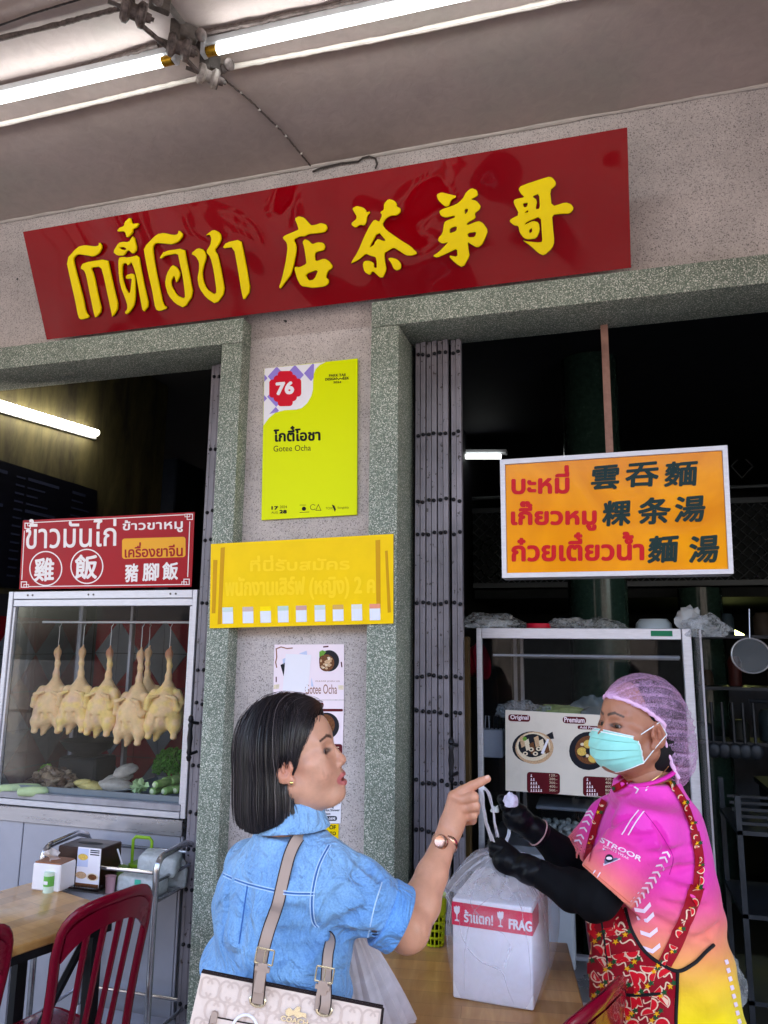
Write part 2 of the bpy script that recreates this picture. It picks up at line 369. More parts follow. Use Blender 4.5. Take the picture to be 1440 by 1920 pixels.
# ================================================================== implicit bodies (numpy) -> one smooth mesh
def smin(a, b, k):
    if k <= 0: return np.minimum(a, b)
    h = np.maximum(k - np.abs(a - b), 0) / k; return np.minimum(a, b) - h * h * k * .25
class Field:
    def __init__(s, lo, hi, h):
        s.lo = np.array(lo, float); s.h = h; s.n = np.ceil((np.array(hi, float) - s.lo) / h).astype(int) + 1
        s.F = np.full(tuple(s.n), .06, np.float32)
    def sub(s, c, R):
        a = np.maximum(0, np.floor((np.array(c) - R - s.lo) / s.h).astype(int)); b = np.minimum(s.n, np.ceil((np.array(c) + R - s.lo) / s.h).astype(int) + 1)
        if (b <= a).any(): return None
        sl = tuple(slice(i, j) for i, j in zip(a, b)); g = [(s.lo[q] + s.h * np.arange(a[q], b[q])).astype(np.float32) for q in range(3)]
        return sl, g[0][:, None, None], g[1][None, :, None], g[2][None, None, :]
    def op(s, fn, c, R, k=0.0, mode='u'):
        q = s.sub(c, np.array(R) + k + 3 * s.h)
        if q is None: return s
        sl, x, y, z = q; d = fn(x, y, z).astype(np.float32); A = s.F[sl]
        if mode == 'u': s.F[sl] = smin(A, d, k)
        elif mode == 's': s.F[sl] = -smin(-A, d, k)
        elif mode == 'i': s.F[sl] = -smin(-A, -d, k)
        elif mode == 'a': s.F[sl] = A + d
        return s
    def ell(s, c, r, k=0.0, R=None, mode='u'):
        c = np.array(c, float); r = np.array(r, float)
        def fn(x, y, z):
            X, Y, Z = x - c[0], y - c[1], z - c[2]
            if R is not None: X, Y, Z = X * R[0][0] + Y * R[0][1] + Z * R[0][2], X * R[1][0] + Y * R[1][1] + Z * R[1][2], X * R[2][0] + Y * R[2][1] + Z * R[2][2]
            k0 = np.sqrt((X / r[0]) ** 2 + (Y / r[1]) ** 2 + (Z / r[2]) ** 2); k1 = np.sqrt((X / r[0] ** 2) ** 2 + (Y / r[1] ** 2) ** 2 + (Z / r[2] ** 2) ** 2)
            return np.where(k1 > 1e-9, k0 * (k0 - 1) / np.maximum(k1, 1e-9), -r.min())
        return s.op(fn, c, np.full(3, r.max()), k, mode)
    def cap(s, a, b, ra, rb=None, k=0.0, mode='u', sq=None):
        """tapered capsule; sq=(axis, f): flattened along that axis by f (<1)"""
        a = np.array(a, float); b = np.array(b, float); rb = ra if rb is None else rb; ba = b - a; L2 = max(1e-12, ba @ ba)
        def fn(x, y, z):
            X, Y, Z = x - a[0], y - a[1], z - a[2]
            t = np.clip((X * ba[0] + Y * ba[1] + Z * ba[2]) / L2, 0, 1)
            X = X - ba[0] * t; Y = Y - ba[1] * t; Z = Z - ba[2] * t
            if sq is not None:
                n = np.array(sq[0], float); n = n / np.linalg.norm(n); m = (X * n[0] + Y * n[1] + Z * n[2]) * (1 / sq[1] - 1); X = X + n[0] * m; Y = Y + n[1] * m; Z = Z + n[2] * m
            d = np.sqrt(X * X + Y * Y + Z * Z) - (ra + (rb - ra) * t)
            return d * (sq[1] if sq is not None else 1)
        return s.op(fn, (a + b) / 2, np.abs(ba) / 2 + max(ra, rb), k, mode)
    def chain(s, pts, rs, k=0.0, mode='u', sq=None, kk=0.0):
        for i in range(len(pts) - 1): s.cap(pts[i], pts[i + 1], rs[i], rs[i + 1], k, mode, sq)
        return s
    def loft(s, secs, k=0.0, mode='u', pw=2.0):
        """vertical stack of superellipse sections (z, cx, cy, rx, ry, angle)"""
        A = np.array(secs, float); A = A[np.argsort(A[:, 0])]
        zz = np.linspace(A[0, 0], A[-1, 0], 200)
        from numpy import interp
        def sm(col):
            v = interp(zz, A[:, 0], A[:, col]); ker = np.hanning(27); ker /= ker.sum(); vp = np.pad(v, 13, mode='edge'); return np.convolve(vp, ker, 'valid')
        T = [sm(i) for i in range(1, 6)]
        def fn(x, y, z):
            cx, cy, rx, ry, an = [interp(z.ravel(), zz, t).reshape(z.shape).astype(np.float32) for t in T]
            X, Y = x - cx, y - cy; c_, s_ = np.cos(an), np.sin(an); U = X * c_ + Y * s_; V = -X * s_ + Y * c_
            q = (np.abs(U / rx) ** pw + np.abs(V / ry) ** pw) ** (1 / pw)
            d = (q - 1) * np.minimum(rx, ry)
            return np.maximum(d, np.maximum(A[0, 0] - z, z - A[-1, 0]))
        c = ((A[:, 1].min() + A[:, 1].max()) / 2, (A[:, 2].min() + A[:, 2].max()) / 2, (A[0, 0] + A[-1, 0]) / 2)
        R = (np.ptp(A[:, 1]) / 2 + A[:, 3:5].max(), np.ptp(A[:, 2]) / 2 + A[:, 3:5].max(), np.ptp(A[:, 0]) / 2)
        return s.op(fn, c, R, k, mode)
    def nets(s):
        F = s.F; sg = F < 0; nx, ny, nz = F.shape
        ids, pos, quads, flips = [], [], [], []
        for ax in range(3):
            a = [slice(None)] * 3; b = [slice(None)] * 3; a[ax] = slice(0, -1); b[ax] = slice(1, None)
            m = sg[tuple(a)] != sg[tuple(b)]; I = np.array(np.nonzero(m)).T
            if not len(I): continue
            o1, o2 = (ax + 1) % 3, (ax + 2) % 3
            ok = (I[:, o1] > 0) & (I[:, o2] > 0) & (I[:, o1] < F.shape[o1] - 1) & (I[:, o2] < F.shape[o2] - 1); I = I[ok]
            J = I.copy(); J[:, ax] += 1; fa = F[tuple(I.T)]; fb = F[tuple(J.T)]; t = fa / (fa - fb)
            p = I.astype(float); p[:, ax] += t; cell = []
            for d1, d2 in ((0, 0), (-1, 0), (-1, -1), (0, -1)):
                c = I.copy(); c[:, o1] += d1; c[:, o2] += d2; cell.append((c[:, 0] * ny + c[:, 1]) * nz + c[:, 2])
            q = np.array(cell).T; fl = fa < 0; q[~fl] = q[~fl][:, ::-1]; quads.append(q)
            for c in cell: ids.append(c); pos.append(p)
        Q = np.concatenate(quads); ids = np.concatenate(ids); pos = np.concatenate(pos)
        u, inv = np.unique(ids, return_inverse=True); cnt = np.bincount(inv)
        V = np.stack([np.bincount(inv, pos[:, i]) / cnt for i in range(3)], 1) * s.h + s.lo
        return V, np.searchsorted(u, Q)
def relax(V, Q, it=1, lam=.5):
    for _ in range(it):
        A = np.zeros_like(V); n = np.zeros(len(V))
        for i in range(4):
            for j in (1, 3): np.add.at(A, Q[:, i], V[Q[:, (i + j) % 4]]); np.add.at(n, Q[:, i], 1)
        V = V + lam * (A / np.maximum(n, 1)[:, None] - V)
    return V
def sdf_mesh(name, V, Q, mats, parent=None, col=None, smooth=True, mi=None, orig=None):
    me = bpy.data.meshes.new(name); L = np.array(origin_of(parent)[0]) if parent is not None and orig is None else (np.array(orig) if orig is not None else 0)
    me.vertices.add(len(V)); me.vertices.foreach_set('co', (V - L).astype(np.float32).ravel())
    me.loops.add(len(Q) * 4); me.loops.foreach_set('vertex_index', Q.astype(np.int32).ravel())
    me.polygons.add(len(Q)); me.polygons.foreach_set('loop_start', np.arange(0, len(Q) * 4, 4, dtype=np.int32)); me.polygons.foreach_set('loop_total', np.full(len(Q), 4, np.int32))
    me.polygons.foreach_set('use_smooth', np.full(len(Q), smooth))
    for m in mats: me.materials.append(m)
    if mi is not None: me.polygons.foreach_set('material_index', mi.astype(np.int32))
    me.update(calc_edges=True); me.validate()
    if col is not None:
        at = me.color_attributes.new('paint', 'FLOAT_COLOR', 'POINT'); c4 = np.ones((len(V), 4), np.float32); c4[:, :3] = col; at.data.foreach_set('color', c4.ravel())
    return link(name, me, parent)
def sstep(a, b, x): t = np.clip((x - a) / (b - a), 0, 1); return t * t * (3 - 2 * t)
def mixc(C, w, c): return C * (1 - w[:, None]) + np.array(c)[None, :] * w[:, None]
def vnoise(P, sc, seed=0):
    """smooth value noise at points, -1..1"""
    r = np.random.RandomState(seed); T = r.uniform(-1, 1, (32, 32, 32)); q = P * sc; i = np.floor(q).astype(int); f = q - i; f = f * f * (3 - 2 * f); o = 0
    for a in (0, 1):
        for b in (0, 1):
            for c in (0, 1):
                w_ = (f[..., 0] if a else 1 - f[..., 0]) * (f[..., 1] if b else 1 - f[..., 1]) * (f[..., 2] if c else 1 - f[..., 2])
                o = o + w_ * T[(i[..., 0] + a) % 32, (i[..., 1] + b) % 32, (i[..., 2] + c) % 32]
    return o
# ================================================================== SETTING
W, WF, WB = 2.50, 2.43, 2.66          # wall face, frame face, back of the wall
LB, LT, CZ = 2.762, 2.862, 3.509      # lintel underside, lintel top, walkway ceiling
XL1, XL2, XR1, XR2 = -1.370, -1.282, -0.768, -0.6626
rnd = random.Random(7)

m_wall = granite('pink_terrazzo', lin((202, 190, 187)), [lin(c) for c in ((186, 174, 172), (203, 192, 188), (168, 158, 156), (212, 202, 198), (192, 180, 178), (140, 132, 130), (198, 187, 184))], 230, .75, [(95, .24, lin((84, 80, 82))), (42, .15, lin((62, 60, 62))), (12, .09, lin((52, 54, 56)))], .34)
m_green = granite('green_terrazzo', lin((104, 114, 102)), [lin(c) for c in ((168, 174, 160), (194, 196, 184), (98, 116, 102), (138, 148, 134), (218, 216, 206), (116, 130, 116), (170, 176, 164), (152, 158, 145))], 250, .6, [(75, .16, lin((236, 232, 220)))], .25)
# ceiling: painted plaster with stains
k = NT('ceiling_paint'); tc = k.n('TexCoord').outputs['Object']
n1 = k.n('TexNoise', i_Scale=1.6, i_Detail=8.0, i_Roughness=.6); k.l(tc, n1.inputs['Vector'])
n2 = k.n('TexNoise', i_Scale=22.0, i_Detail=6.0, i_Roughness=.6, i_Distortion=.8); k.l(tc, n2.inputs['Vector'])
c = k.ramp(n1.outputs[0], [(.3, lin((160, 144, 138))), (.5, lin((178, 160, 154))), (.7, lin((168, 157, 149)))])
c = k.mix(1.0, c, k.ramp(n2.outputs[0], [(.3, (.93,) * 3), (.6, (1.03,) * 3)]), 'MULTIPLY')
k.l(c, k.p.inputs['Base Color']); k.p.inputs['Roughness'].default_value = .65
b = k.n('Bump', i_Strength=.5, i_Distance=.003); k.l(n2.outputs[0], b.inputs['Height']); k.l(b.outputs[0], k.p.inputs['Normal']); m_ceil = k.m
m_floor = mat('pavement_tile', (.24, .22, .21), .6, var=.75, vs=1.3, bump=.2)
m_road = mat('asphalt', (.09, .09, .09), .85, var=.3, vs=3, bump=.4)
m_kerb = mat('kerb_stone', (.45, .44, .42), .8, var=.25)
m_dark = mat('interior_darkness', (.022, .022, .026), .7, var=.4)  # the room's darkness is put into a near-black base colour
m_opp = mat('opposite_plaster', (.20, .18, .17), .8, var=.3, vs=1.2)
m_opp2 = mat('opposite_window', (.03, .035, .04), .15)

def struct(mb, name): return mb.build(name, kind='structure')
struct(MB().bx(-60, 60, -11.0, -.9, -.16, -.13, m_road), 'road')
struct(MB().bx(-60, 60, -60, -11.0, -.16, -.05, m_road).bx(-60, 60, 10.0, 60, -.16, -.12, m_floor), 'ground')
struct(MB().bx(-60, 60, -.9, 10.0, -.16, 0, m_floor), 'pavement')
struct(MB().bx(-60, 60, -1.02, -.905, -.16, .006, m_kerb, .01), 'kerb')
# ceiling: slab with a slight hollow (sheet) and its outer beam
mb = MB(); mb.bx(-9, 9, -.2, W - .0, CZ, CZ + .16, m_ceil); mb.bx(-9, 9, -.35, -.202, CZ - .2, CZ + .16, m_ceil); struct(mb, 'ceiling')
# thin plaster bead where the ceiling meets the wall, a little wavy
m_bead = mat('plaster_bead', lin((196, 186, 180)), .7, var=.2)
mb = MB()
pts = [(x, W - .006 + rnd.uniform(-.0012, .0012), CZ - .004 + rnd.uniform(-.0015, .0012)) for x in np.arange(-6, 4, .09)]
mb.tube(pts, [.0065 + rnd.uniform(-.0018, .0018) for _ in pts], m_bead, 6); struct(mb, 'ceiling_bead')

fw = thing('shophouse_wall', 'pale pink speckled terrazzo shophouse wall between and above the two doorways', 'wall', (-1, W, 0))
mb = MB(); mb.bx(-9, 9, W, WB, LT, CZ, m_wall); mb.bx(XL2, XR1, W, WB, 0, LT, m_wall); mb.bx(-9, -4.4, W, WB, 0, LT, m_wall); mb.bx(2.5, 9, W, WB, 0, LT, m_wall)
mb.build('wall_panel', fw)
# chips knocked out of the wall upper right
mb = MB()
def frame(label, x0, x1, xo0, xo1):
    t = thing('door_frame', label, 'door frame', ((x0 + x1) / 2, WF, 0))
    a = MB().bx(xo0, xo1, WF, WB + .002, LB, LT, m_green, .006, 2); a.build('lintel', t)
    a = MB().bx(x1, xo1, WF, WB + .002, 0, LB, m_green, .006, 2); a.build('jamb', t)
    a = MB().bx(xo0, x0, WF, WB + .002, 0, LB, m_green, .006, 2); a.build('jamb', t)
    return t
frame('green grey terrazzo frame round the left doorway behind the chicken cabinet', -4.3, XL1, -4.39, XL2)
frame('green grey terrazzo frame round the right doorway beside the folding shutter', XR1 + .1054, 2.4, XR1, 2.5)

MB().bx(-9, 9, 1.2, 10, CZ + .17, 9, m_wall).build('upper_sun_block', fw)  # unseen block above the walkway, added to stop the sun reaching it
# interior shell
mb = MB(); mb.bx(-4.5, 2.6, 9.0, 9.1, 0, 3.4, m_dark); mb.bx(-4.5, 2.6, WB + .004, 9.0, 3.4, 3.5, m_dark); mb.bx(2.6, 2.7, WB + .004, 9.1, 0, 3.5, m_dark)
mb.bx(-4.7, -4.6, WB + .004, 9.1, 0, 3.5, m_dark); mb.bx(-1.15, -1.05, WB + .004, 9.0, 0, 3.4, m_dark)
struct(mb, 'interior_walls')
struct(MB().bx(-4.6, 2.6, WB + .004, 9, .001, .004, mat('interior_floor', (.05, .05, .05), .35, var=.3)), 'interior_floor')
# left side wall, stained
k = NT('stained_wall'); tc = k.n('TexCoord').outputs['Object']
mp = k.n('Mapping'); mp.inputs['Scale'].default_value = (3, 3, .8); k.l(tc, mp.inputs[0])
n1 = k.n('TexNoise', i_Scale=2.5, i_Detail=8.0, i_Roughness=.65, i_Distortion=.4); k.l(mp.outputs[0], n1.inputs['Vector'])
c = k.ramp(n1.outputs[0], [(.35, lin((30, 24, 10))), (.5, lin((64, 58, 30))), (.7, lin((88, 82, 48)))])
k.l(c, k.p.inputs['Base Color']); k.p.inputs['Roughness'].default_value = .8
XI = -2.85
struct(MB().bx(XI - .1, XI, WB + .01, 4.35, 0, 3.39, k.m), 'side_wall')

# ---- tubes (real lamps of the place)
m_tube = mat('tube_light', (.82, .93, 1.0), .3, emis=1.6); m_tubei = mat('tube_light_indoors', (1.0, .98, .86), .3, emis=3.0)
m_white = mat('white_enamel', (.62, .64, .66), .35, var=.12, vs=30)
m_brass = mat('brass_cap', (.55, .30, .03), .3, metal=.9, var=.3, vs=60)
m_blk = mat('black_rubber', (.012, .012, .013), .5)
def rad_pts(a, b, n): return [a + (b - a) * i / n for i in range(n + 1)]
def ctube(label, a, b, r=.0145, house=.04, off=.04, mt=m_tube, caps=True, up=(0, 0, 1), side=(0, .012, 0)):
    a, b = Vector(a), Vector(b); t = thing('tube_light', label, 'tube light', (a + b) / 2); d = (b - a).normalized(); u = Vector(up)
    s = d.cross(u).normalized(); R = Matrix((s, d, u)).transposed()
    MB().tube([a + d * .02, b - d * .02], r, mt, 14).build('glowing_tube', t)
    if caps:
        for e, q in ((a, 1), (b, -1)): MB().tube([e - d * .012 * q, e + d * .024 * q], r * 1.06, m_brass, 14).build('end_cap', t)
        for e, q in ((a, 1), (b, -1)): MB().box(e - d * .022 * q + u * off * .45, (.03, .016, off * 1.7), m_white, R, .003).build('lamp_holder', t)
    if house: MB().box((a + b) / 2 + u * off + Vector(side), (house, (b - a).length + .05, .03), m_white, R, .004).build('housing', t)
    return t
ZT = CZ - .065
A0, A1 = PZ(395, 96, ZT), PZ(850, -5, ZT); dv = (A1 - A0) / np.linalg.norm(A1 - A0)
ctube('glowing white ceiling tube right of the porcelain insulators', A0, A0 + dv * 1.2, off=.035)
B0 = PZ(318, 113, ZT); B1 = PZ(0, 186, ZT); dv2 = (B1 - B0) / np.linalg.norm(B1 - B0)
ctube('glowing white ceiling tube left of the porcelain insulators', B0, B0 + dv2 * 1.2, off=.035)
# indoors
T0, T1 = PX(0, 757, XI + .05), PX(186, 813, XI + .05); dv3 = (T0 - T1) / np.linalg.norm(T1 - T0)
ctube('bright tube light on the stained wall inside the left doorway', T1, T1 + dv3 * 1.0, r=.018, off=.03, house=.04, mt=m_tubei, caps=False, up=(-1, 0, 0), side=(-.018, 0, -.01))
m_tubef = mat('tube_light_far', (.85, .95, 1.0), .3, emis=.35)
ctube('short bright tube light far inside, left of the orange menu light box', PY(866, 856, 6.0), PY(944, 856, 6.0), r=.022, house=.09, off=.05, side=(0, .05, 0), caps=False, mt=m_tubef)
m_tubeg = mat('tube_light_greenish', (.75, .85, .30), .3, emis=1.5)
ctube('slanting greenish tube light deep inside at right, upper of two', PY(1348, 1164, 7.0), PY(1380, 1178, 7.0), r=.012, house=0, caps=False, mt=m_tubeg)
ctube('slanting greenish tube light deep inside at right, lower of two', PY(1349, 1172, 6.6), PY(1398, 1196, 6.6), r=.02, house=0, caps=False, mt=m_tubeg)

# ---- ceiling wiring
m_dust = mat('dusty_porcelain', lin((112, 100, 97)), .6, var=.75, vs=40, bump=.6, bs=90)
m_dust2 = mat('cleaner_porcelain', lin((170, 160, 154)), .45, var=.5, vs=40, bump=.3, bs=90)
m_iron = mat('painted_iron_strap', lin((104, 96, 92)), .6, var=.5, vs=30, bump=.4)
m_cond = mat('painted_conduit', lin((226, 214, 204)), .5, var=.14, vs=20)
m_wire = mat('old_cable', lin((104, 92, 88)), .8, var=.5, vs=60, bump=.5)
def P3(px, py, z): return Vector(PZ(px, py, z))
ri = thing('insulator_rack', 'dusty iron rack carrying three porcelain spool insulators under the ceiling', 'insulator rack', P3(330, 75, CZ))
Zi = CZ - .10
for i, (px, py, mm, sc) in enumerate(((250, 22, m_dust, 1.12), (335, 88, m_dust, 1.05), (390, 143, m_dust2, .95))):
    c0 = P3(px, py, Zi); ax = Vector((-.75, -.62, .1)).normalized(); r = .032 * sc
    s = MB().lathe([(0, -.034), (r * .8, -.034), (r, -.028), (r * 1.0, -.018), (r * .62, -.008), (r * .62, .006), (r * 1.02, .014), (r * 1.05, .026), (r * .8, .034), (0, .034)], c0, mm, 28, ax).build('insulator', ri)
    MB().lathe([(0, -.05), (.012, -.05), (.014, -.036), (r * .95, -.0345), (r * .95, -.031), (0, -.031)], c0, m_dust, 20, ax).build('washer', ri)
    MB().tube([c0 - ax * .058, c0 + ax * .07], .006, m_iron, 8).build('bolt', ri)
    MB().box(c0 + Vector((.0, .012, .052)) + ax * .02, (.032, .008, .12), m_iron, Euler((0, 0, radians(20))).to_matrix(), .002).build('strap', ri)
    MB().lathe([(.017, 0), (.02, .012), (.017, .016), (.009, .018), (0, .018)], c0 + Vector((.055, .02, .045)), m_dust, 16, (1, -.3, -.3)).build('clamp_screw', ri)
MB().tube([P3(262, 45, Zi - .01), P3(318, 92, Zi - .01)], .0075, m_dust, 10).build('rod', ri)
MB().tube([P3(342, 104, Zi - .01), P3(382, 146, Zi - .01)], .0075, m_dust, 10).build('rod', ri)
MB().tube([P3(290, -25, CZ - .012), P3(350, 55, CZ - .012)], .012, m_iron, 4).build('rail', ri)
MB().tube([P3(352, 58, CZ - .012), P3(402, 122, CZ - .012)], .012, m_iron, 4).build('rail', ri)
for q in ((300, 5), (352, 62), (395, 118)):
    MB().box(P3(*q, CZ - .03), (.06, .03, .05), m_iron, Euler((0, 0, .8)).to_matrix(), .004).build('base_plate', ri)

def wire(label, pts, r, m, z=CZ - .012, jit=.0, name='ceiling_wire', cat='wire', n=8, seg=26, var=.15, parent=None):
    P = [P3(a, b, z) for a, b in pts]; out = []
    for i in range(len(P) - 1):
        for j in range(seg): out.append(P[i].lerp(P[i + 1], j / seg) + Vector([rnd.uniform(-jit, jit) for _ in range(3)]))
    out.append(P[-1]); mb = MB().tube(out, [r * (1 + rnd.uniform(-var, var)) for _ in out], m, n)
    if parent: return mb.build(name, parent)
    return one(name, label, cat, mb)
wire('pale painted conduit running left from the lowest insulator', [(-700, 398), (180, 192), (372, 147)], .0085, m_cond, jit=.0006, name='conduit', cat='conduit')
wire('pale painted conduit running right from the lowest insulator', [(408, 131), (720, 72), (1500, -95)], .0085, m_cond, jit=.0006, name='conduit', cat='conduit')
MB().tube([P3(405, 133, CZ - .012) + Vector((.006 * i, 0, 0)) * .9 for i in range(8)], [.012, .015, .012, .015, .012, .015, .012, .01], m_dust, 10).build('rubber_collar', ri)
MB().tube([P3(352, 66, CZ - .02) + Vector((.006 * i, 0, 0)) * .9 for i in range(8)], [.012, .015, .012, .015, .012, .015, .012, .01], m_dust, 10).build('rubber_collar', ri)
wire('dusty cable along the top left edge, lower of two', [(-500, 194), (100, 48), (222, 16)], .0075, m_wire, jit=.0008)
wire('thin dark wire crossing the top left corner', [(-400, 190), (60, 26), (165, -6)], .0028, mat('dark_wire', lin((50, 44, 44)), .7))
wire('dusty sagging cable behind the left ceiling tube', [(-500, 288), (140, 132), (296, 84)], .008, m_wire, jit=.0022)
wire('dusty sagging cable behind the right ceiling tube', [(362, 66), (520, 34), (1100, -95)], .008, m_wire, jit=.0022)
wire('thin clipped wire crossing the ceiling down to the wall', [(412, 142), (470, 190), (530, 248), (588, 318)], .0028, m_wire, z=CZ - .003, jit=.0010)
mb = MB()
for a in ((452, 174), (486, 206), (519, 237), (536, 255), (565, 288)): mb.box(P3(*a, CZ - .005), (.009, .006, .008), m_bead, None, .001)
one('wire_clip', 'row of small painted clips holding the thin wire to the ceiling', 'wire clips', mb); bpy.context.scene.objects['wire_clip']['kind'] = 'stuff'
# cable hook on the wall
hk = [PY(a, b, W - .012) for a, b in ((586, 322), (600, 316), (640, 306), (672, 303), (680, 296), (692, 293), (704, 297), (707, 307), (704, 316))]
one('cable_hook', 'dark bent cable end poking out above the middle of the big red sign', 'cable', MB().tube([Vector(p) for p in hk], .004, mat('dark_cable', lin((70, 64, 62)), .7), 6))

# ---- opposite side of the street (seen only as reflections)
ob = thing('opposite_shophouse', 'cream shophouse row across the street, seen only as reflections', 'building', (0, -16, 0))
MB().bx(-16, 14, -18, -16, -.1, 6.5, m_opp).build('wall', ob)
for i in range(7): MB().bx(-13 + i * 3.6, -10.6 + i * 3.6, -15.99, -15.95, .2, 2.6, m_opp2).build('shopfront', ob); MB().bx(-12.6 + i * 3.6, -11.2 + i * 3.6, -15.99, -15.95, 3.8, 5.4, m_opp2).build('window', ob)
# ================================================================== SIGNS AND POSTERS
m_red = NT('red_acrylic'); k = m_red
tc = k.n('TexCoord').outputs['Object']; n1 = k.n('TexNoise', i_Scale=1.3, i_Detail=.6, i_Distortion=1.6); k.l(tc, n1.inputs['Vector'])
k.p.inputs['Base Color'].default_value = (*lin((136, 0, 12)), 1); k.p.inputs['Roughness'].default_value = .05; k.p.inputs['Coat Weight'].default_value = .0; k.p.inputs['Specular IOR Level'].default_value = .15
b = k.n('Bump', i_Strength=1.0, i_Distance=.12); k.l(n1.outputs[0], b.inputs['Height']); k.l(b.outputs[0], k.p.inputs['Normal']); k.l(b.outputs[0], k.p.inputs['Coat Normal']); m_red = k.m
m_redE = mat('red_acrylic_edge', lin((110, 0, 14)), .3)
m_yel = mat('yellow_acrylic', lin((255, 222, 0)), .2, var=.05, vs=20)
m_brn = mat('dark_letter_outline', lin((64, 22, 4)), .25, coat=.4)
OB = np.array([-1.0, WF - .004, 0]); zb = PY(88, 637, WF - .004)[2]; zt, yt = 3.262, 2.235
nb = np.cross([1, 0, 0], [0, yt - (WF - .004), zt - zb]); nb = nb / np.linalg.norm(nb)
big = Plane((0, WF - .004, zb), nb)          # leans out at the top
bs = thing('signboard', 'long glossy dark red signboard with raised yellow Thai and Chinese lettering above the doorways', 'shop sign', (-1, WF, zb))
Qb = big.quad((42, 433), (1172, 237), (1187, 497), (88, 637))
# true rectangle through those corners
xl = (Qb[0][0] + Qb[3][0]) / 2; xr = (Qb[1][0] + Qb[2][0]) / 2; upb = np.array([0, yt - (WF - .004), zt - zb]); upb /= np.linalg.norm(upb)
hb = ((Qb[0] - Qb[3]) @ upb + (Qb[1] - Qb[2]) @ upb) / 2; o_ = np.array([xl, WF - .004, zb])
fr = (o_ - nb * .012, (1, 0, 0), upb, nb)
cr = MB().prism([(0, 0), (xr - xl, 0), (xr - xl, hb), (0, hb)], .012, m_red, fr); cr.build('panel', bs)
MB().prism([(.004, .004), (xr - xl - .004, .004), (xr - xl - .004, hb - .004), (.004, hb - .004)], .01, m_redE, (o_ - nb * .0225, (1, 0, 0), upb, nb)).build('backing', bs)
for xx in (xl + .25, (xl + xr) / 2, xr - .25):
    MB().tube([(xx, W - .002, 3.30), (xx, yt + .03, 3.235)], .006, m_iron, 8).build('bracket', bs)
TH = [  # Thai letters, pixels of a crop: origin (110,400), scale 3.789
 [[(68,330),(150,240),(200,228),(270,238),(298,232),(302,208),(322,238),(300,285),(262,308),(200,296),(150,290),(118,318),(118,345),(150,470),(185,600),(205,705),(235,738),(175,755),(155,740),(130,610),(100,480)]],
 [[(168,392),(190,352),(358,326),(372,390),(400,520),(437,665),(395,738),(388,700),(360,570),(335,450),(315,378),(240,385),(262,440),(290,580),(318,690),(275,745),(262,700),(238,580),(210,440),(195,405)]],
 [[(440,318),(470,312),(505,318),(580,298),(592,380),(620,520),(652,655),(612,705),(592,600),(570,470),(548,385),(528,343),(508,372),(490,352),(465,362),(460,440),(480,520),(510,575),(522,558),(530,500),(535,462),(492,466),(492,442),(535,428),(553,445),(556,600),(545,660),(500,718),(482,705),(502,680),(500,640),(450,510),(438,400)]],
 [[(400,275),(440,212),(470,205),(510,208),(545,158),(568,260),(540,290),(512,262),(495,270),(475,300),(430,300)],[(440,245),(470,238),(496,250),(488,264),(462,262)]],
 [[(430,132),(440,108),(480,92),(480,68),(520,30),(532,80),(583,72),(565,105),(538,112),(538,138),(498,178),(486,128)]],
 [[(618,245),(710,150),(760,142),(830,158),(860,150),(866,122),(895,155),(865,200),(820,222),(760,215),(700,212),(680,235),(682,290),(700,400),(725,520),(752,650),(785,672),(730,695),(700,680),(680,560),(650,430),(625,300)]],
 [[(730,318),(760,272),(902,250),(915,320),(940,450),(965,575),(905,672),(840,640),(790,580),(768,500),(780,430),(818,368),(850,385),(875,430),(850,495),(840,460),(832,440),(808,480),(812,520),(850,585),(900,606),(912,590),(895,450),(868,330),(860,285),(770,300),(745,320)]],
 [[(952,288),(1000,248),(1040,262),(1060,310),(1040,370),(1028,420),(1035,480),(1060,540),(1118,578),(1135,560),(1112,400),(1090,310),(1058,275),(1090,225),(1098,180),(1085,150),(1055,158),(1110,118),(1155,140),(1165,185),(1140,235),(1115,262),(1140,300),(1165,420),(1190,560),(1130,645),(1060,600),(1010,530),(998,460),(1010,400),(1010,345),(985,305)]],
 [[(1175,250),(1200,210),(1302,188),(1320,270),(1345,400),(1370,550),(1325,620),(1310,560),(1285,400),(1255,240)]]]
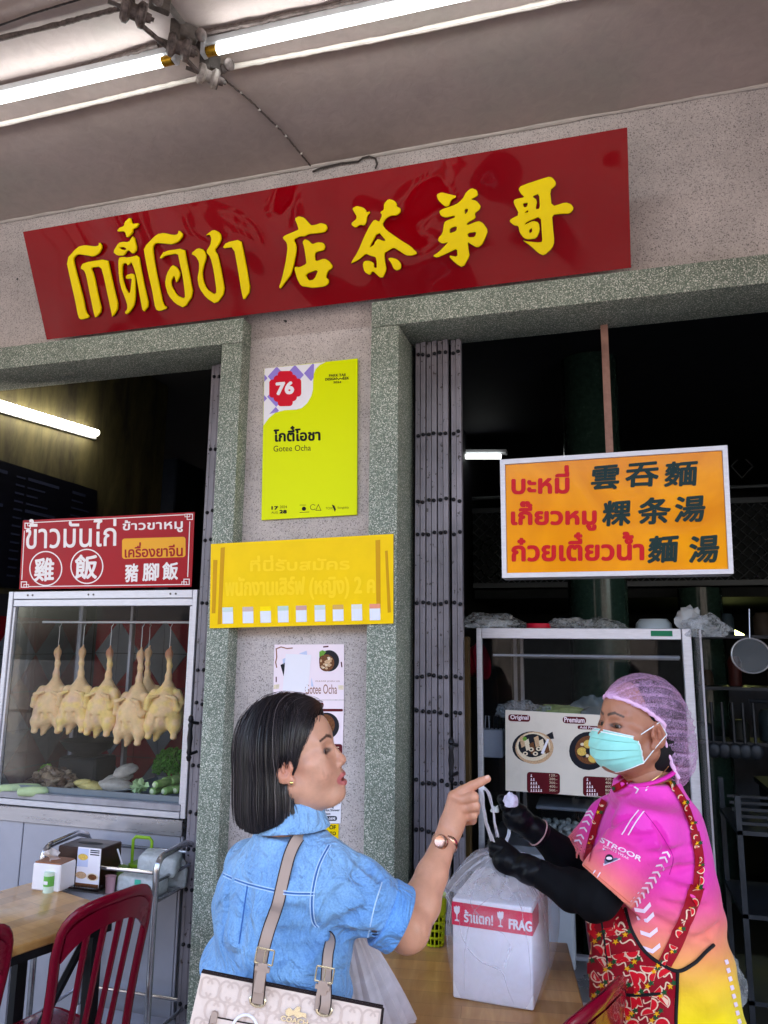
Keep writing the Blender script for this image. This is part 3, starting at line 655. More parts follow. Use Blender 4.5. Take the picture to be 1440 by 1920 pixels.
C2 = [ # origin (500,360) scale 4.8
 [[(265,245),(300,222),(345,235),(385,280),(410,305),(450,300),(500,282),(545,298),(555,335),(530,365),(450,375),(385,380),(355,400),(310,400),(250,430),(275,480),(275,540),(255,640),(230,740),(185,800),(135,870),(125,855),(150,780),(180,650),(200,520),(195,460),(155,415),(175,395),(285,350),(300,335),(285,290)]],
 [[(335,450),(355,428),(385,440),(420,475),(470,455),(515,460),(535,490),(525,525),(460,540),(440,560),(445,630),(530,600),(570,625),(600,665),(595,690),(560,710),(540,770),(565,790),(565,825),(530,850),(430,862),(380,855),(320,845),(285,780),(262,690),(270,675),(305,680),(370,650),(365,600),(350,500)],[(355,740),(480,695),(440,790),(385,800)]],
 [[(780,150),(820,130),(880,145),(905,175),(895,190),(942,180),(910,220),(905,270),(885,305),(850,295),(810,325),(775,300),(775,280),(815,250),(820,220),(800,190)]],
 [[(1065,110),(1105,68),(1150,80),(1175,105),(1175,135),(1210,150),(1210,185),(1180,212),(1120,215),(1080,240),(1045,295),(1080,345),(1200,430),(1300,490),(1365,555),(1310,575),(1260,570),(1200,530),(1150,500),(1100,530),(1065,550),(1070,630),(1085,700),(1045,785),(960,705),(940,750),(890,720),(875,660),(885,625),(930,620),(970,640),(970,680),(1000,690),(1000,630),(990,585),(945,575),(900,555),(850,600),(800,630),(765,645),(830,540),(890,400),(940,300),(980,250),(1022,275),(1050,210),(1030,185),(1065,165)],[(1010,355),(1085,440),(1060,445),(1010,425),(985,450),(975,480),(925,510)]],
 [[(1100,600),(1130,592),(1185,610),(1215,650),(1215,690),(1180,708),(1150,690),(1130,640)]]]
C3 = [ # origin (800,320) scale 4.8
 [[(95,220),(140,200),(200,215),(280,235),(225,265),(205,320),(170,325),(110,270)]],
 [[(120,370),(150,350),(270,310),(330,260),(360,200),(410,162),(455,180),(465,225),(440,243),(400,262),(450,275),(490,320),(480,355),(435,385),(445,430),(370,470),(362,500),(470,455),(510,475),(555,540),(530,610),(500,670),(460,695),(400,660),(372,640),(380,720),(390,770),(330,875),(260,830),(200,765),(285,780),(280,700),(200,740),(100,785),(62,768),(110,740),(210,640),(150,660),(110,635),(115,605),(150,570),(165,470),(185,455),(265,425),(255,405),(180,425),(135,410)],[(215,520),(280,500),(275,545),(210,570)],[(345,350),(380,345),(375,375),(350,400)],[(370,565),(455,550),(440,600),(380,605)]],
 [[(830,170),(855,140),(1090,62),(1130,65),(1165,110),(1160,140),(1110,180),(1125,330),(1250,290),(1300,305),(1325,345),(1290,390),(1220,390),(1130,400),(1135,500),(1150,640),(1130,700),(1060,765),(1010,745),(940,680),(870,630),(900,640),(1000,650),(1045,645),(1040,560),(1030,410),(900,465),(880,495),(960,455),(1010,470),(1020,540),(990,610),(920,620),(880,610),(840,560),(830,500),(790,495),(750,460),(760,440),(840,400),(785,290),(795,262),(890,245),(850,210)],[(865,300),(915,290),(910,325),(880,340)],[(875,385),(915,355),(920,380)],[(920,540),(950,515),(955,550),(930,570)],[(950,235),(1015,208),(1025,345),(980,355),(995,270)]]]
for grp, ox, oy, sc in ((TH, 110, 400, 3.789), (C2, 500, 360, 4.8), (C3, 800, 320, 4.8)):
    for polys in grp:
        fn = lambda a, b, ox=ox, oy=oy, sc=sc: big.p(a / sc + ox, b / sc + oy)
        K = .00165 / sc
        V, Fa = flat(polys, fn, nb, th=.009, depth=.006, bevel=.0022, grow=-.0016, K=K); L = MB().add(V, Fa, m_yel, True).build('raised_letter', bs)
        V, Fa = flat(polys, fn, nb, th=.0032, depth=.006, bevel=.0, grow=.0012, K=K); MB().add(V, Fa, m_brn).build('letter_outline', L)

def board(name, label, cat, corners, Y, mface, th=.006, medge=None, tilt=0.0, parent=None):
    """flat board whose face lies at depth Y; corners tl,tr,br,bl in pixels"""
    pl = Plane((0, Y, 0), (0, -1, 0)) if not tilt else Plane((0, Y, PY(*corners[3], Y)[2]), (0, -cos(tilt), sin(tilt)))
    Q = pl.quad(*corners); n = pl.n; m2 = medge or mface
    t = thing(name, label, cat, tuple((Q[0] + Q[1] + Q[2] + Q[3]) / 4 - n * th))
    MB().add(list(Q) + [q - n * th for q in Q], [[0, 3, 2, 1], [4, 5, 6, 7], [0, 1, 5, 4], [1, 2, 6, 5], [2, 3, 7, 6], [3, 0, 4, 7]], mface).build('panel', t)
    return t, pl, Q
def fpoly(pts, pl, m, off=.0005, mb=None, th=0.0003):
    mb = mb or MB(); P = [pl.p(*q, off) for q in pts]; mb.add(P, [list(range(len(P)))], m); return mb
def circ(cx, cy, rx, ry, n=24, a0=0, a1=2 * pi): return [(cx + rx * cos(a0 + (a1 - a0) * i / n), cy + ry * sin(a0 + (a1 - a0) * i / n)) for i in range(n if a1 - a0 > 6.28 else n + 1)]
def ring(cx, cy, rx, ry, wd, pl, m, off, mb, n=40):
    A = [pl.p(*q, off) for q in circ(cx, cy, rx, ry, n)]; B = [pl.p(*q, off) for q in circ(cx, cy, rx - wd, ry - wd, n)]
    mb.add(A + B, [[i, (i + 1) % n, n + (i + 1) % n, n + i] for i in range(n)], m); return mb
def line(pts, wd, pl, m, off, mb, closed=False):
    """printed stroke of width wd pixels"""
    P = [np.array(p, float) for p in pts]; N = len(P); L_, R_ = [], []
    for i in range(N):
        a = P[(i - 1) % N] if (closed or i > 0) else P[i]; b = P[(i + 1) % N] if (closed or i < N - 1) else P[i]
        d1 = P[i] - a; d2 = b - P[i]; d1 = d1 / (np.linalg.norm(d1) or 1); d2 = d2 / (np.linalg.norm(d2) or 1)
        t = d1 + d2; t = t / (np.linalg.norm(t) or 1); nn = np.array([-t[1], t[0]]); s = wd / 2 / max(.4, abs(nn @ np.array([-(d2 if i == 0 else d1)[1], (d2 if i == 0 else d1)[0]])))
        L_.append(pl.p(*(P[i] + nn * s), off)); R_.append(pl.p(*(P[i] - nn * s), off))
    f = [[i, (i + 1) % N, N + (i + 1) % N, N + i] for i in range(N if closed else N - 1)]
    mb.add(L_ + R_, f, m); return mb
def rrect(x0, y0, x1, y1, r, sk=0.0, n=5):
    out = []
    for cx, cy, a in ((x1 - r, y0 + r, -pi / 2), (x1 - r, y1 - r, 0), (x0 + r, y1 - r, pi / 2), (x0 + r, y0 + r, pi)):
        for i in range(n + 1): t = a + pi / 2 * i / n; out.append((cx + r * cos(t), cy + r * sin(t) + sk * (cx + r * cos(t) - x0)))
    return out
def tq(pl, x0, y0, x1, y1, sl=0.0, sl2=None, lean=0.0, off=0):
    """text quad from pixel bounds: sl = slope of top, sl2 = slope of the bottom, lean = x shift of the bottom"""
    sl2 = sl if sl2 is None else sl2
    return pl.quad((x0, y0), (x1, y0 + sl * (x1 - x0)), (x1 + lean, y1 + sl2 * (x1 - x0)), (x0 + lean, y1), off)

# ---- small red sign on the left cabinet
m_r2 = mat('red_vinyl', lin((168, 8, 26)), .3); m_w = mat('white_print', lin((244, 236, 236)), .5); m_or = mat('orange_patch', lin((240, 170, 50)), .4)
YC = 2.71
t, pl, Q = board('menu_sign', 'small dark red sign with white chicken rice lettering standing on the left cabinet', 'sign', ((43, 976), (365, 960), (359, 1100), (36, 1105)), YC, m_r2, .004)
n = pl.n
text('ข้าวมันไก่', tq(pl, 49, 973, 219, 1030, -.0, -.035, -1), m_w, n, bold=.012, parent=t)
text('ข้าวขาหมู', tq(pl, 230, 976, 343, 1000, -.05, -.02), m_w, n, bold=.025, parent=t)
fpoly(rrect(229, 1010, 348, 1048, 5, -.03), pl, m_or, .0005).build('orange_patch', t)
text('เครื่องยาจีน', tq(pl, 234, 1018, 343, 1046, -.04, -.025), m_r2, n, th=.001, bold=.022, parent=t)
for x0, y0, x1, y1, ch in ((65, 1046, 103, 1091, '雞'), (141, 1040, 184, 1087, '飯')): text(ch, tq(pl, x0, y0, x1, y1, -.03, -.03, -2), m_w, n, bold=.03, parent=t)
for x0, y0, x1, y1, ch in ((235, 1057, 260, 1092, '豬'), (268, 1056, 299, 1090, '腳'), (305, 1054, 335, 1088, '飯')): text(ch, tq(pl, x0, y0, x1, y1, -.03, -.03, -1), m_w, n, bold=.03, parent=t)
mb = MB(); ring(86, 1066, 31, 33, 2.2, pl, m_w, .0006, mb); ring(163, 1062, 31, 33, 2.2, pl, m_w, .0006, mb); mb.build('circle', t)
mb = MB()
for (x, y, sx, sy) in ((47, 981, 1, 1), (361, 964, -1, 1), (355, 1096, -1, -1), (40, 1101, 1, -1)):
    line([(x, y), (x + 10 * sx, y), (x + 10 * sx, y + 10 * sy), (x, y + 10 * sy)], 1.6, pl, m_w, .0006, mb, True)
    line([(x + 5 * sx, y), (x + 14 * sx, y), (x + 14 * sx, y + 5 * sy), (x + 5 * sx, y + 5 * sy)], 1.2, pl, m_w, .0007, mb, True)
for a, b in (((61, 980), (347, 965)), ((356, 978), (352, 1082)), ((341, 1096), (54, 1100)), ((41, 1087), (46, 995))): line([a, b], 1.6, pl, m_w, .0006, mb)
mb.build('border', t)

# ---- lemon poster
m_lem = mat('lemon_print', lin((222, 232, 0)), .45); m_lemE = mat('board_edge', lin((240, 236, 160)), .5); m_ink = mat('black_ink', lin((18, 18, 18)), .5); m_lil = mat('lilac_print', lin((150, 130, 215)), .45); m_pw = mat('white_poster_print', lin((236, 232, 240)), .45); m_pr = mat('crimson_print', lin((215, 18, 44)), .4)
t, pl, Q = board('poster', 'lemon yellow poster board numbered 76 on the pink pier between the doorways', 'poster', ((495.5, 691), (670, 672), (669, 965), (490, 975)), W - .012, m_lem, .008); n = pl.n
cor = [(496, 691), (596, 681), (611, 679), (600, 684), (592, 692), (588, 702), (587, 716), (587, 730), (584, 742), (576, 756), (566, 765), (556, 768), (534, 769), (516, 774), (504, 784), (494, 798)]
fpoly(cor, pl, m_pw, .0004).build('white_corner', t)
mb = MB()
def clipdia(cx, cy): # diamond clipped to the white corner
    from itertools import product
    P = [(cx - 17, cy), (cx, cy - 19), (cx + 17, cy), (cx, cy + 19)]
    out = []
    poly = cor
    subj = P
    # clip subject by the corner's bounding curve with Sutherland-Hodgman against a convex hull of it
    hull = [(496, 691), (606, 680), (588, 708), (587, 732), (571, 762), (520, 773), (494, 797)]
    for i in range(len(hull)):
        a, b2 = hull[i], hull[(i + 1) % len(hull)]; new = []
        f = lambda p: (b2[0] - a[0]) * (p[1] - a[1]) - (b2[1] - a[1]) * (p[0] - a[0])
        for j in range(len(subj)):
            p, q = subj[j], subj[(j + 1) % len(subj)]; fp, fq = f(p), f(q)
            if fp >= 0: new.append(p)
            if fp * fq < 0: s = fp / (fp - fq); new.append((p[0] + (q[0] - p[0]) * s, p[1] + (q[1] - p[1]) * s))
        subj = new
        if len(subj) < 3: return None
    return subj
for i in range(-1, 5):
    for j in range(-1, 5):
        d = clipdia(519 + 34 * i - 1 * j, 706 + 38 * j - 3 * i)
        if d: fpoly(d, pl, m_lil, .0007, mb)
mb.build('lilac_diamonds', t)
mb = MB(); fpoly(rrect(521, 696, 549, 762, 6, -.02), pl, m_pr, .0010, mb); fpoly(rrect(505, 712, 565, 746, 6, -.04), pl, m_pr, .0011, mb); fpoly(rrect(513, 704, 557, 754, 8, -.04), pl, m_pr, .0012, mb); mb.build('red_cross', t)
text('76', tq(pl, 517, 717, 552, 742, -.08), m_pw, n, th=.0016, bold=.07, parent=t)
text('โกตี๋โอชา', tq(pl, 513, 800, 601, 829, -.04, -.03), m_ink, n, bold=.035, parent=t)
text('Gotee Ocha', tq(pl, 513, 836, 583, 847, -.03), m_ink, n, parent=t)
text('PAKK TAII', tq(pl, 617, 702, 648, 707, -.06), m_ink, n, bold=.04, parent=t); text('DESIGN', tq(pl, 610, 709, 631, 714, -.06), m_ink, n, bold=.04, parent=t)
text('EEK', tq(pl, 643, 707, 655, 712, -.06), m_ink, n, bold=.04, parent=t); text('2024', tq(pl, 625, 715, 640, 719, -.04), m_ink, n, bold=.04, parent=t)
mb = MB(); line([(631, 708), (635, 712), (638, 709), (641, 711), (645, 706)], 1.2, pl, m_ink, .0006, mb)
line(circ(587, 951, 5, 5, 10, .6, 5.6), 1, pl, m_ink, .0006, mb); line([(592, 957), (597, 946), (602, 957), (592, 957)], 1, pl, m_ink, .0006, mb); fpoly(circ(570, 954, 4, 4, 12), pl, m_ink, .0006, mb); line([(562, 947), (574, 947)], .7, pl, m_ink, .0006, mb); line([(562, 961), (580, 960)], 1, pl, m_ink, .0006, mb)
fpoly([(622, 946), (627, 948), (630, 955), (628, 960), (625, 953)], pl, m_ink, .0006, mb); mb.build('logos', t, kind='stuff')
text('17', tq(pl, 509, 949, 522, 956), m_ink, n, bold=.09, parent=t); text('28', tq(pl, 524, 956, 538, 963), m_ink, n, bold=.09, parent=t); text('2024', tq(pl, 525, 948, 538, 953), m_ink, n, parent=t); text('AUG', tq(pl, 509, 959, 521, 963), m_ink, n, parent=t)
text('TCDC', tq(pl, 611, 951, 624, 955), m_ink, n, parent=t); text('Songkhla', tq(pl, 633, 950, 654, 955, -.02), m_ink, n, parent=t)

# ---- faded yellow notice bridging the frames
m_y2 = mat('faded_yellow_vinyl', lin((248, 204, 0)), .35, var=.05, vs=10); m_y3 = mat('faded_yellow_letter', lin((255, 214, 34)), .35); m_tape = mat('old_brown_tape', lin((205, 150, 10)), .3)
t, pl, Q = board('notice_board', 'yellow notice with faded Thai lettering and a row of small cards along its bottom', 'notice', ((395.5, 1020), (737, 1001), (737, 1169), (393, 1178)), WF - .009, m_y2, .007); n = pl.n
text('ที่นี่รับสมัคร', tq(pl, 469, 1042, 656, 1072, -.02, -.02), m_y3, n, bold=.035, parent=t)
text('พนักงานเสิร์ฟ (หญิง) 2 ค', tq(pl, 422, 1082, 704, 1128, -.02, -.02), m_y3, n, bold=.03, parent=t)
mb = MB()
for q in ([(400, 1050), (408, 1050), (404, 1150), (397, 1150)], [(414, 1027), (422, 1026), (415, 1170), (408, 1171)], [(704, 1013), (713, 1012), (714, 1150), (706, 1151)], [(722, 1033), (727, 1032), (733, 1148), (727, 1149)]): fpoly(q, pl, m_tape, .0006, mb)
mb.build('tape', t, kind='stuff')
cc = [(200, 214, 210), (205, 180, 170), (255, 224, 0), (190, 210, 200), (210, 160, 150), (205, 215, 205), (215, 170, 90), (225, 222, 214), (235, 150, 120)]
m_card = mat('card_white', lin((225, 228, 236)), .4); m_ci = mat('card_print', lin((96, 108, 140)), .5)
for i, x in enumerate((417, 455, 488, 521, 555, 590, 624, 659, 693)):
    y = 1143 - i * .8; mm = mat('card_tint_%d' % i, lin(cc[i]), .5)
    mb = MB(); fpoly([(x, y), (x + 20, y - .5), (x + 20.5, y + 26), (x + .5, y + 26.5)], pl, m_card, .0012, mb); fpoly([(x, y - 4), (x + 20, y - 4.5), (x + 20, y + 4), (x, y + 4.5)], pl, mm, .0015, mb); mb.build('card', t)

# ---- orange light box
m_or2 = NT('orange_lightbox'); k = m_or2; tc = k.n('TexCoord').outputs['Object']; n1 = k.n('TexNoise', i_Scale=2.2, i_Detail=4.0, i_Distortion=2.0); k.l(tc, n1.inputs['Vector'])
c = k.ramp(n1.outputs[0], [(.35, lin((232, 138, 0))), (.65, lin((250, 160, 4)))]); k.l(c, k.p.inputs['Base Color']); k.p.inputs['Roughness'].default_value = .14; k.p.inputs['Specular IOR Level'].default_value = .15; k.p.inputs['Coat Weight'].default_value = .05
b = k.n('Bump', i_Strength=.3, i_Distance=.03); k.l(n1.outputs[0], b.inputs['Height']); k.l(b.outputs[0], k.p.inputs['Coat Normal']); m_or2 = k.m
m_alu = mat('aluminium', lin((205, 203, 210)), .38, metal=.35, var=.12, vs=25, aniso=(1, 1, 8)); m_alud = mat('weathered_aluminium', lin((160, 158, 166)), .45, metal=.4, var=.25, vs=18)
m_rt = mat('red_letter_vinyl', lin((205, 12, 24)), .3); m_gt = mat('dark_green_letter', lin((8, 44, 44)), .3)
YL = 2.60
t, pl, Q = board('menu_light_box', 'orange menu light box with red Thai and dark green Chinese lettering in the right doorway', 'light box sign', ((938, 863), (1363, 836), (1375, 1076), (942, 1084)), YL, m_alu, .09); n = pl.n
inn = [(944, 869), (1357, 842), (1369, 1070), (948, 1078)]
fpoly([(947.5, 872), (1353.5, 845.5), (1365, 1067), (951, 1074.5)], pl, m_or2, .002).build('face', t)
out = [(938, 863), (1363, 836), (1375, 1076), (942, 1084)]; mb = MB()
inn = [(947, 871.5), (1354, 845), (1365.5, 1067.5), (950.5, 1075)]
for i in range(4):
    a, b2, c2, d2 = out[i], out[(i + 1) % 4], inn[(i + 1) % 4], inn[i]
    A = [pl.p(*q, .0) for q in (a, b2, c2, d2)]; Bq = [p + n * .009 for p in A]; mb = MB().add(A + Bq, [[0, 1, 2, 3], [4, 5, 6, 7], [0, 1, 5, 4], [1, 2, 6, 5], [2, 3, 7, 6], [3, 0, 4, 7]], m_alu); mb.build('frame_strip', t)
for s_, bb in (('บะหมี่', (959, 876, 1068, 928, -.035, -.015)), ('เกี๊ยวหมู', (958, 940, 1119, 996, -.02, -.0)), ('ก๋วยเตี๋ยวน้ำ', (959, 1000, 1208, 1054, -.015, -.01))): text(s_, tq(pl, *bb), m_rt, n, th=.004, bold=.034, parent=t)
for s_, x0, y0, x1, y1 in (('雲', 1110, 872, 1163, 920), ('吞', 1174, 867, 1237, 915), ('麵', 1247, 864, 1309, 914), ('粿', 1131, 937, 1185, 988), ('条', 1197, 932, 1260, 985), ('湯', 1266, 929, 1324, 981), ('麵', 1216, 1003, 1273, 1057), ('湯', 1293, 1003, 1350, 1057)):
    text(s_, tq(pl, x0, y0 + 3, x1, y1, -.09, -.04, -3), m_gt, n, th=.004, bold=.034, parent=t)
m_pink = mat('pinkish_pole', lin((150, 112, 100)), .55, var=.35, vs=20)
MB().bx(*(PY(1134, 800, YL + .03)[0], PY(1148, 800, YL + .03)[0]), YL + .02, YL + .05, PY(1140, 850, YL + .03)[2], LB + .1, m_pink).build('hanging_pole', t)

# ---- papers on the pier
YP = W - .003
m_pp = mat('pale_pink_paper', lin((244, 226, 234)), .45); m_mar = mat('maroon_print', lin((92, 14, 26)), .45); m_brs = mat('brown_print', lin((150, 92, 66)), .5); m_blue = mat('pale_blue_print', lin((196, 204, 232)), .5)
m_bowl = mat('black_bowl_print', lin((28, 30, 38)), .35); m_f1 = mat('food_print_tan', lin((216, 176, 138)), .5, var=.4, vs=260); m_f2 = mat('food_print_yellow', lin((232, 192, 96)), .5, var=.35, vs=200); m_f3 = mat('food_print_green', lin((110, 160, 60)), .5, var=.3, vs=200); m_f4 = mat('food_print_brown', lin((122, 74, 44)), .5, var=.5, vs=240); m_f5 = mat('food_print_cream', lin((236, 218, 190)), .5, var=.25, vs=240)
t, pl, Q = board('poster', 'pale pink shop card with bowl photo and script name, topmost paper on the pier', 'poster', ((514.5, 1208.5), (645, 1208), (645, 1312), (512, 1312)), YP, m_pp, .0015); n = pl.n
mb = MB(); fpoly([(536, 1226), (584, 1228), (577, 1298), (530, 1296)], pl, m_pw, .0008, mb); fpoly([(530, 1236), (536, 1233), (535, 1246), (531, 1246)], pl, m_blue, .0005, mb); fpoly([(560, 1226), (575, 1220), (576, 1228)], pl, m_blue, .0005, mb); fpoly([(526, 1247), (535, 1242), (532, 1268)], pl, m_bowl, .0005, mb); fpoly([(584, 1270), (588, 1287), (583, 1287)], pl, m_blue, .0005, mb); mb.build('printed_sheets', t)
mb = MB(); cl = circ(617, 1239, 19, 20, 30); cl = [(max(598.5, x), min(1259.5, y)) for x, y in cl]; fpoly(cl, pl, m_bowl, .0005, mb); fpoly([(max(599, x), min(1259, y)) for x, y in circ(612, 1243, 15, 16, 20)], pl, m_f4, .0008, mb)
fpoly([(599, 1222), (605, 1219), (612, 1222), (607, 1228), (599, 1232)], pl, m_f3, .0011, mb)
for i in range(26): a, q = rnd.uniform(0, 6.28), rnd.uniform(0, 12); x, y = 613 + q * cos(a), 1243 + q * sin(a); fpoly(circ(min(x, 627), min(y, 1256), rnd.uniform(1.8, 3.4), rnd.uniform(1.5, 3), 7), pl, rnd.choice((m_f1, m_f1, m_f5, m_f4)), .0011 + i * .00003, mb)
mb.build('bowl_print', t)
text('Gotee Ocha', tq(pl, 572, 1283, 632, 1301), m_brs, n, parent=t); text('PLEASE JOIN US', tq(pl, 592, 1276, 637, 1279), m_brs, n, parent=t)
mb = MB(); line([(517, 1217), (527, 1213), (538, 1216), (549, 1215)], 2, pl, m_brs, .0006, mb); line([(518, 1216), (519, 1232), (517, 1242), (519, 1252)], 2, pl, m_brs, .0006, mb); line([(606, 1213), (616, 1212)], 2.5, pl, m_mar, .0006, mb); line([(640, 1241), (641, 1251)], 2.2, pl, m_mar, .0006, mb); line([(518, 1269), (518, 1279)], 2, pl, m_mar, .0006, mb)
fpoly([(514, 1284), (524, 1283), (523, 1291), (513, 1292)], pl, m_f5, .0006, mb); fpoly([(634, 1285), (644, 1285), (644, 1293), (635, 1293)], pl, m_f5, .0006, mb); mb.build('ornament', t, kind='stuff')
t, pl, Q = board('poster', 'pale menu paper with a bowl photo and maroon labels, behind the woman in denim', 'poster', ((560, 1313), (645, 1313), (642, 1427), (556, 1427)), YP, m_pp, .0015); n = pl.n
mb = MB(); fpoly(rrect(578, 1317, 607, 1326, 4), pl, m_mar, .0005, mb); fpoly(rrect(598, 1329, 643, 1334, 2), pl, m_mar, .0005, mb); fpoly(rrect(596, 1395, 642, 1421, 5), pl, m_mar, .0005, mb); mb.build('maroon_labels', t, kind='stuff')
text('Premium', tq(pl, 583, 1319, 605, 1325), m_f5, n, th=.001, bold=.04, parent=t)
mb = MB(); fpoly(circ(612, 1361, 24, 25, 30), pl, m_bowl, .0005, mb); fpoly(circ(609, 1359, 19, 20, 24), pl, m_f4, .0008, mb)
for i in range(16): a, q = rnd.uniform(0, 6.28), rnd.uniform(0, 14); fpoly(circ(610 + q * cos(a), 1359 + q * sin(a), 4.2, 3.4, 8), pl, rnd.choice((m_f2, m_f2, m_f5)), .0011 + i * .00003, mb)
mb.build('bowl_print', t)
mb = MB()
for i in range(4): line([(628, 1401 + i * 5), (636, 1401 + i * 5)], 1.3, pl, m_f5, .0009, mb)
mb.build('price_lines', t)
m_grey = mat('flyer_photo_grey', lin((120, 112, 108)), .5, var=.4, vs=60); m_navy = mat('navy_print', lin((24, 30, 46)), .4)
t, pl, Q = board('poster', 'white guest house flyer with a dark phone number bar, below the menu paper', 'flyer', ((550, 1428), (642, 1428), (638.5, 1544), (545, 1544)), YP, m_pw, .0015); n = pl.n
mb = MB(); fpoly([(609, 1453), (640, 1453), (638, 1507), (608, 1507)], pl, m_grey, .0005, mb); fpoly([(560, 1453), (606, 1453), (605, 1507), (558, 1507)], pl, m_grey, .0005, mb); fpoly([(628, 1470), (638, 1470), (636, 1500), (627, 1500)], pl, m_bowl, .0008, mb); fpoly([(609, 1490), (630, 1488), (628, 1507), (608, 1507)], pl, m_f1, .0008, mb); fpoly(rrect(560, 1530, 632, 1539, 4), pl, m_navy, .0005, mb); mb.build('photo_print', t)
text('Bedrooms | Private Parking', tq(pl, 562, 1510, 626, 1516), m_navy, n, bold=.02, parent=t); text('Wi-Fi | Comfy Beds | Hot Shower', tq(pl, 560, 1516.5, 637, 1522.5), m_navy, n, bold=.02, parent=t); text('Kitchen | For 5-6 pax', tq(pl, 562, 1523, 620, 1529), m_navy, n, bold=.02, parent=t)
text('+6681-462-5698', tq(pl, 590, 1532, 629, 1537), m_pw, n, th=.001, bold=.05, parent=t)
m_y4 = mat('yellow_paper', lin((250, 212, 0)), .5)
t, pl, Q = board('poster', 'yellow printed notice, lowest of the papers on the pier', 'notice', ((555, 1545), (635, 1545), (633, 1612), (552, 1612)), YP, m_y4, .0012); n = pl.n
text('CEREMONY OF', tq(pl, 563, 1547, 630, 1555), m_ink, n, bold=.04, parent=t); text('KHAO DANA TO', tq(pl, 568, 1559, 630, 1566), m_ink, n, bold=.04, parent=t)
# ================================================================== SHUTTERS
k = NT('shutter_paint'); tc = k.n('TexCoord').outputs['Object']
n1 = k.n('TexNoise', i_Scale=55.0, i_Detail=5.0, i_Roughness=.6); k.l(tc, n1.inputs['Vector']); n2 = k.n('TexNoise', i_Scale=4.0, i_Detail=6.0); k.l(tc, n2.inputs['Vector'])
c = k.ramp(n2.outputs[0], [(.3, lin((92, 88, 95))), (.7, lin((138, 132, 141)))])
f = k.ramp(n1.outputs[0], [(.34, (1, 1, 1)), (.375, (0, 0, 0))]); c = k.mix(f, c, lin((40, 30, 28)))
k.l(c, k.p.inputs['Base Color']); k.p.inputs['Roughness'].default_value = .42
b = k.n('Bump', i_Strength=.5, i_Distance=.001); k.l(n1.outputs[0], b.inputs['Height']); k.l(b.outputs[0], k.p.inputs['Normal']); m_sh = k.m
m_rivet = mat('dark_rivet', (.02, .02, .024), .35, metal=.5)
riv_me = MB().lathe([(.0075, -.002), (.007, .003), (.004, .006), (0, .007)], (0, 0, 0), m_rivet, 10, (0, -1, 0)).mesh('rivet')
RZ = [PY(820, y, 2.6)[2] for y in (663, 813, 939, 1000, 1130, 1268, 1337, 1467, 1560, 1640, 1725, 1840)] + [.36, .2, .08]
def shutter(label, xs, wd, y0, group=None):
    t = thing('folding_shutter', label, 'folding shutter', ((xs[0] + xs[-1]) / 2, y0, 0))
    me = None; L, _ = origin_of(t)
    for i, x in enumerate(xs):
        yy = y0 + rnd.uniform(-.006, .006) - (.01 if i % 2 else 0)
        mb = MB(); mb.bx(x, x + wd, yy, yy + .004, .02, LB - .004, m_sh); mb.bx(x, x + .003, yy + .004, yy + .03, .02, LB - .004, m_sh); mb.bx(x + wd - .003, x + wd, yy + .004, yy + .03, .02, LB - .004, m_sh)
        mb.bx(x + wd * .42, x + wd * .5, yy - .0018, yy - .0002, .02, LB - .004, m_sh)
        s = mb.build('upright', t)
        for z in RZ:
            r = bpy.data.objects.new('rivet', riv_me); COL.objects.link(r); r.parent = s; r.location = Vector((x + wd * .5 + rnd.uniform(-.002, .002), yy - .002, z + rnd.uniform(-.006, .006))) - L
    # scissor lattice behind the uprights
    mb = MB()
    return t
s0, s1 = PY(779, 1000, 2.61)[0], PY(862, 1000, 2.61)[0]; pw_ = (s1 - s0) / 7.6
t = shutter('folded grey steel scissor shutter with dark rivets filling the left side of the right doorway', [s0 + pw_ * i for i in (0, 1, 2, 3, 4, 5, 6.3)] + [s1 - pw_ * .35], pw_ * .80, 2.61)
def handle(parent, x, y, z, h):
    MB().lathe([(0, -h * .5), (.007, -h * .47), (.010, -h * .40), (.006, -h * .36), (.010, -h * .30), (.0075, -h * .22), (.0105, 0), (.0075, h * .2), (.010, h * .28), (.006, h * .33), (.011, h * .38), (.008, h * .46), (0, h * .5)], (x, y, z), m_rivet, 14).tube([(x, y, z + h * .34), (x + .015, y + .03, z + h * .30)], .006, m_rivet, 8).tube([(x, y, z - h * .34), (x + .015, y + .03, z - h * .30)], .006, m_rivet, 8).build('pull_handle', parent)
hp = PY(846, 1425, 2.57); handle(t, hp[0], 2.57, hp[2], .15)
l0, l1 = PY(374, 1100, 2.61)[0], PY(396, 1100, 2.61)[0]
t2 = shutter('narrow folded steel shutter edge between the chicken cabinet and the left frame', [l0, l0 + (l1 - l0) * .55, l0 + (l1 - l0) * 1.25], (l1 - l0) * .5, 2.61)
hp = PY(356, 1384, 2.56); handle(t2, hp[0], 2.56, hp[2], .17)
MB().bx(PY(864, 1000, 2.7)[0], PY(877, 1000, 2.7)[0], 2.69, 2.73, .02, 1.66, mat('brown_post', lin((74, 56, 30)), .7, var=.4)).build('door_post', None); tag(bpy.data.objects['door_post'], 'brown timber post just inside the right folding shutter', 'post')

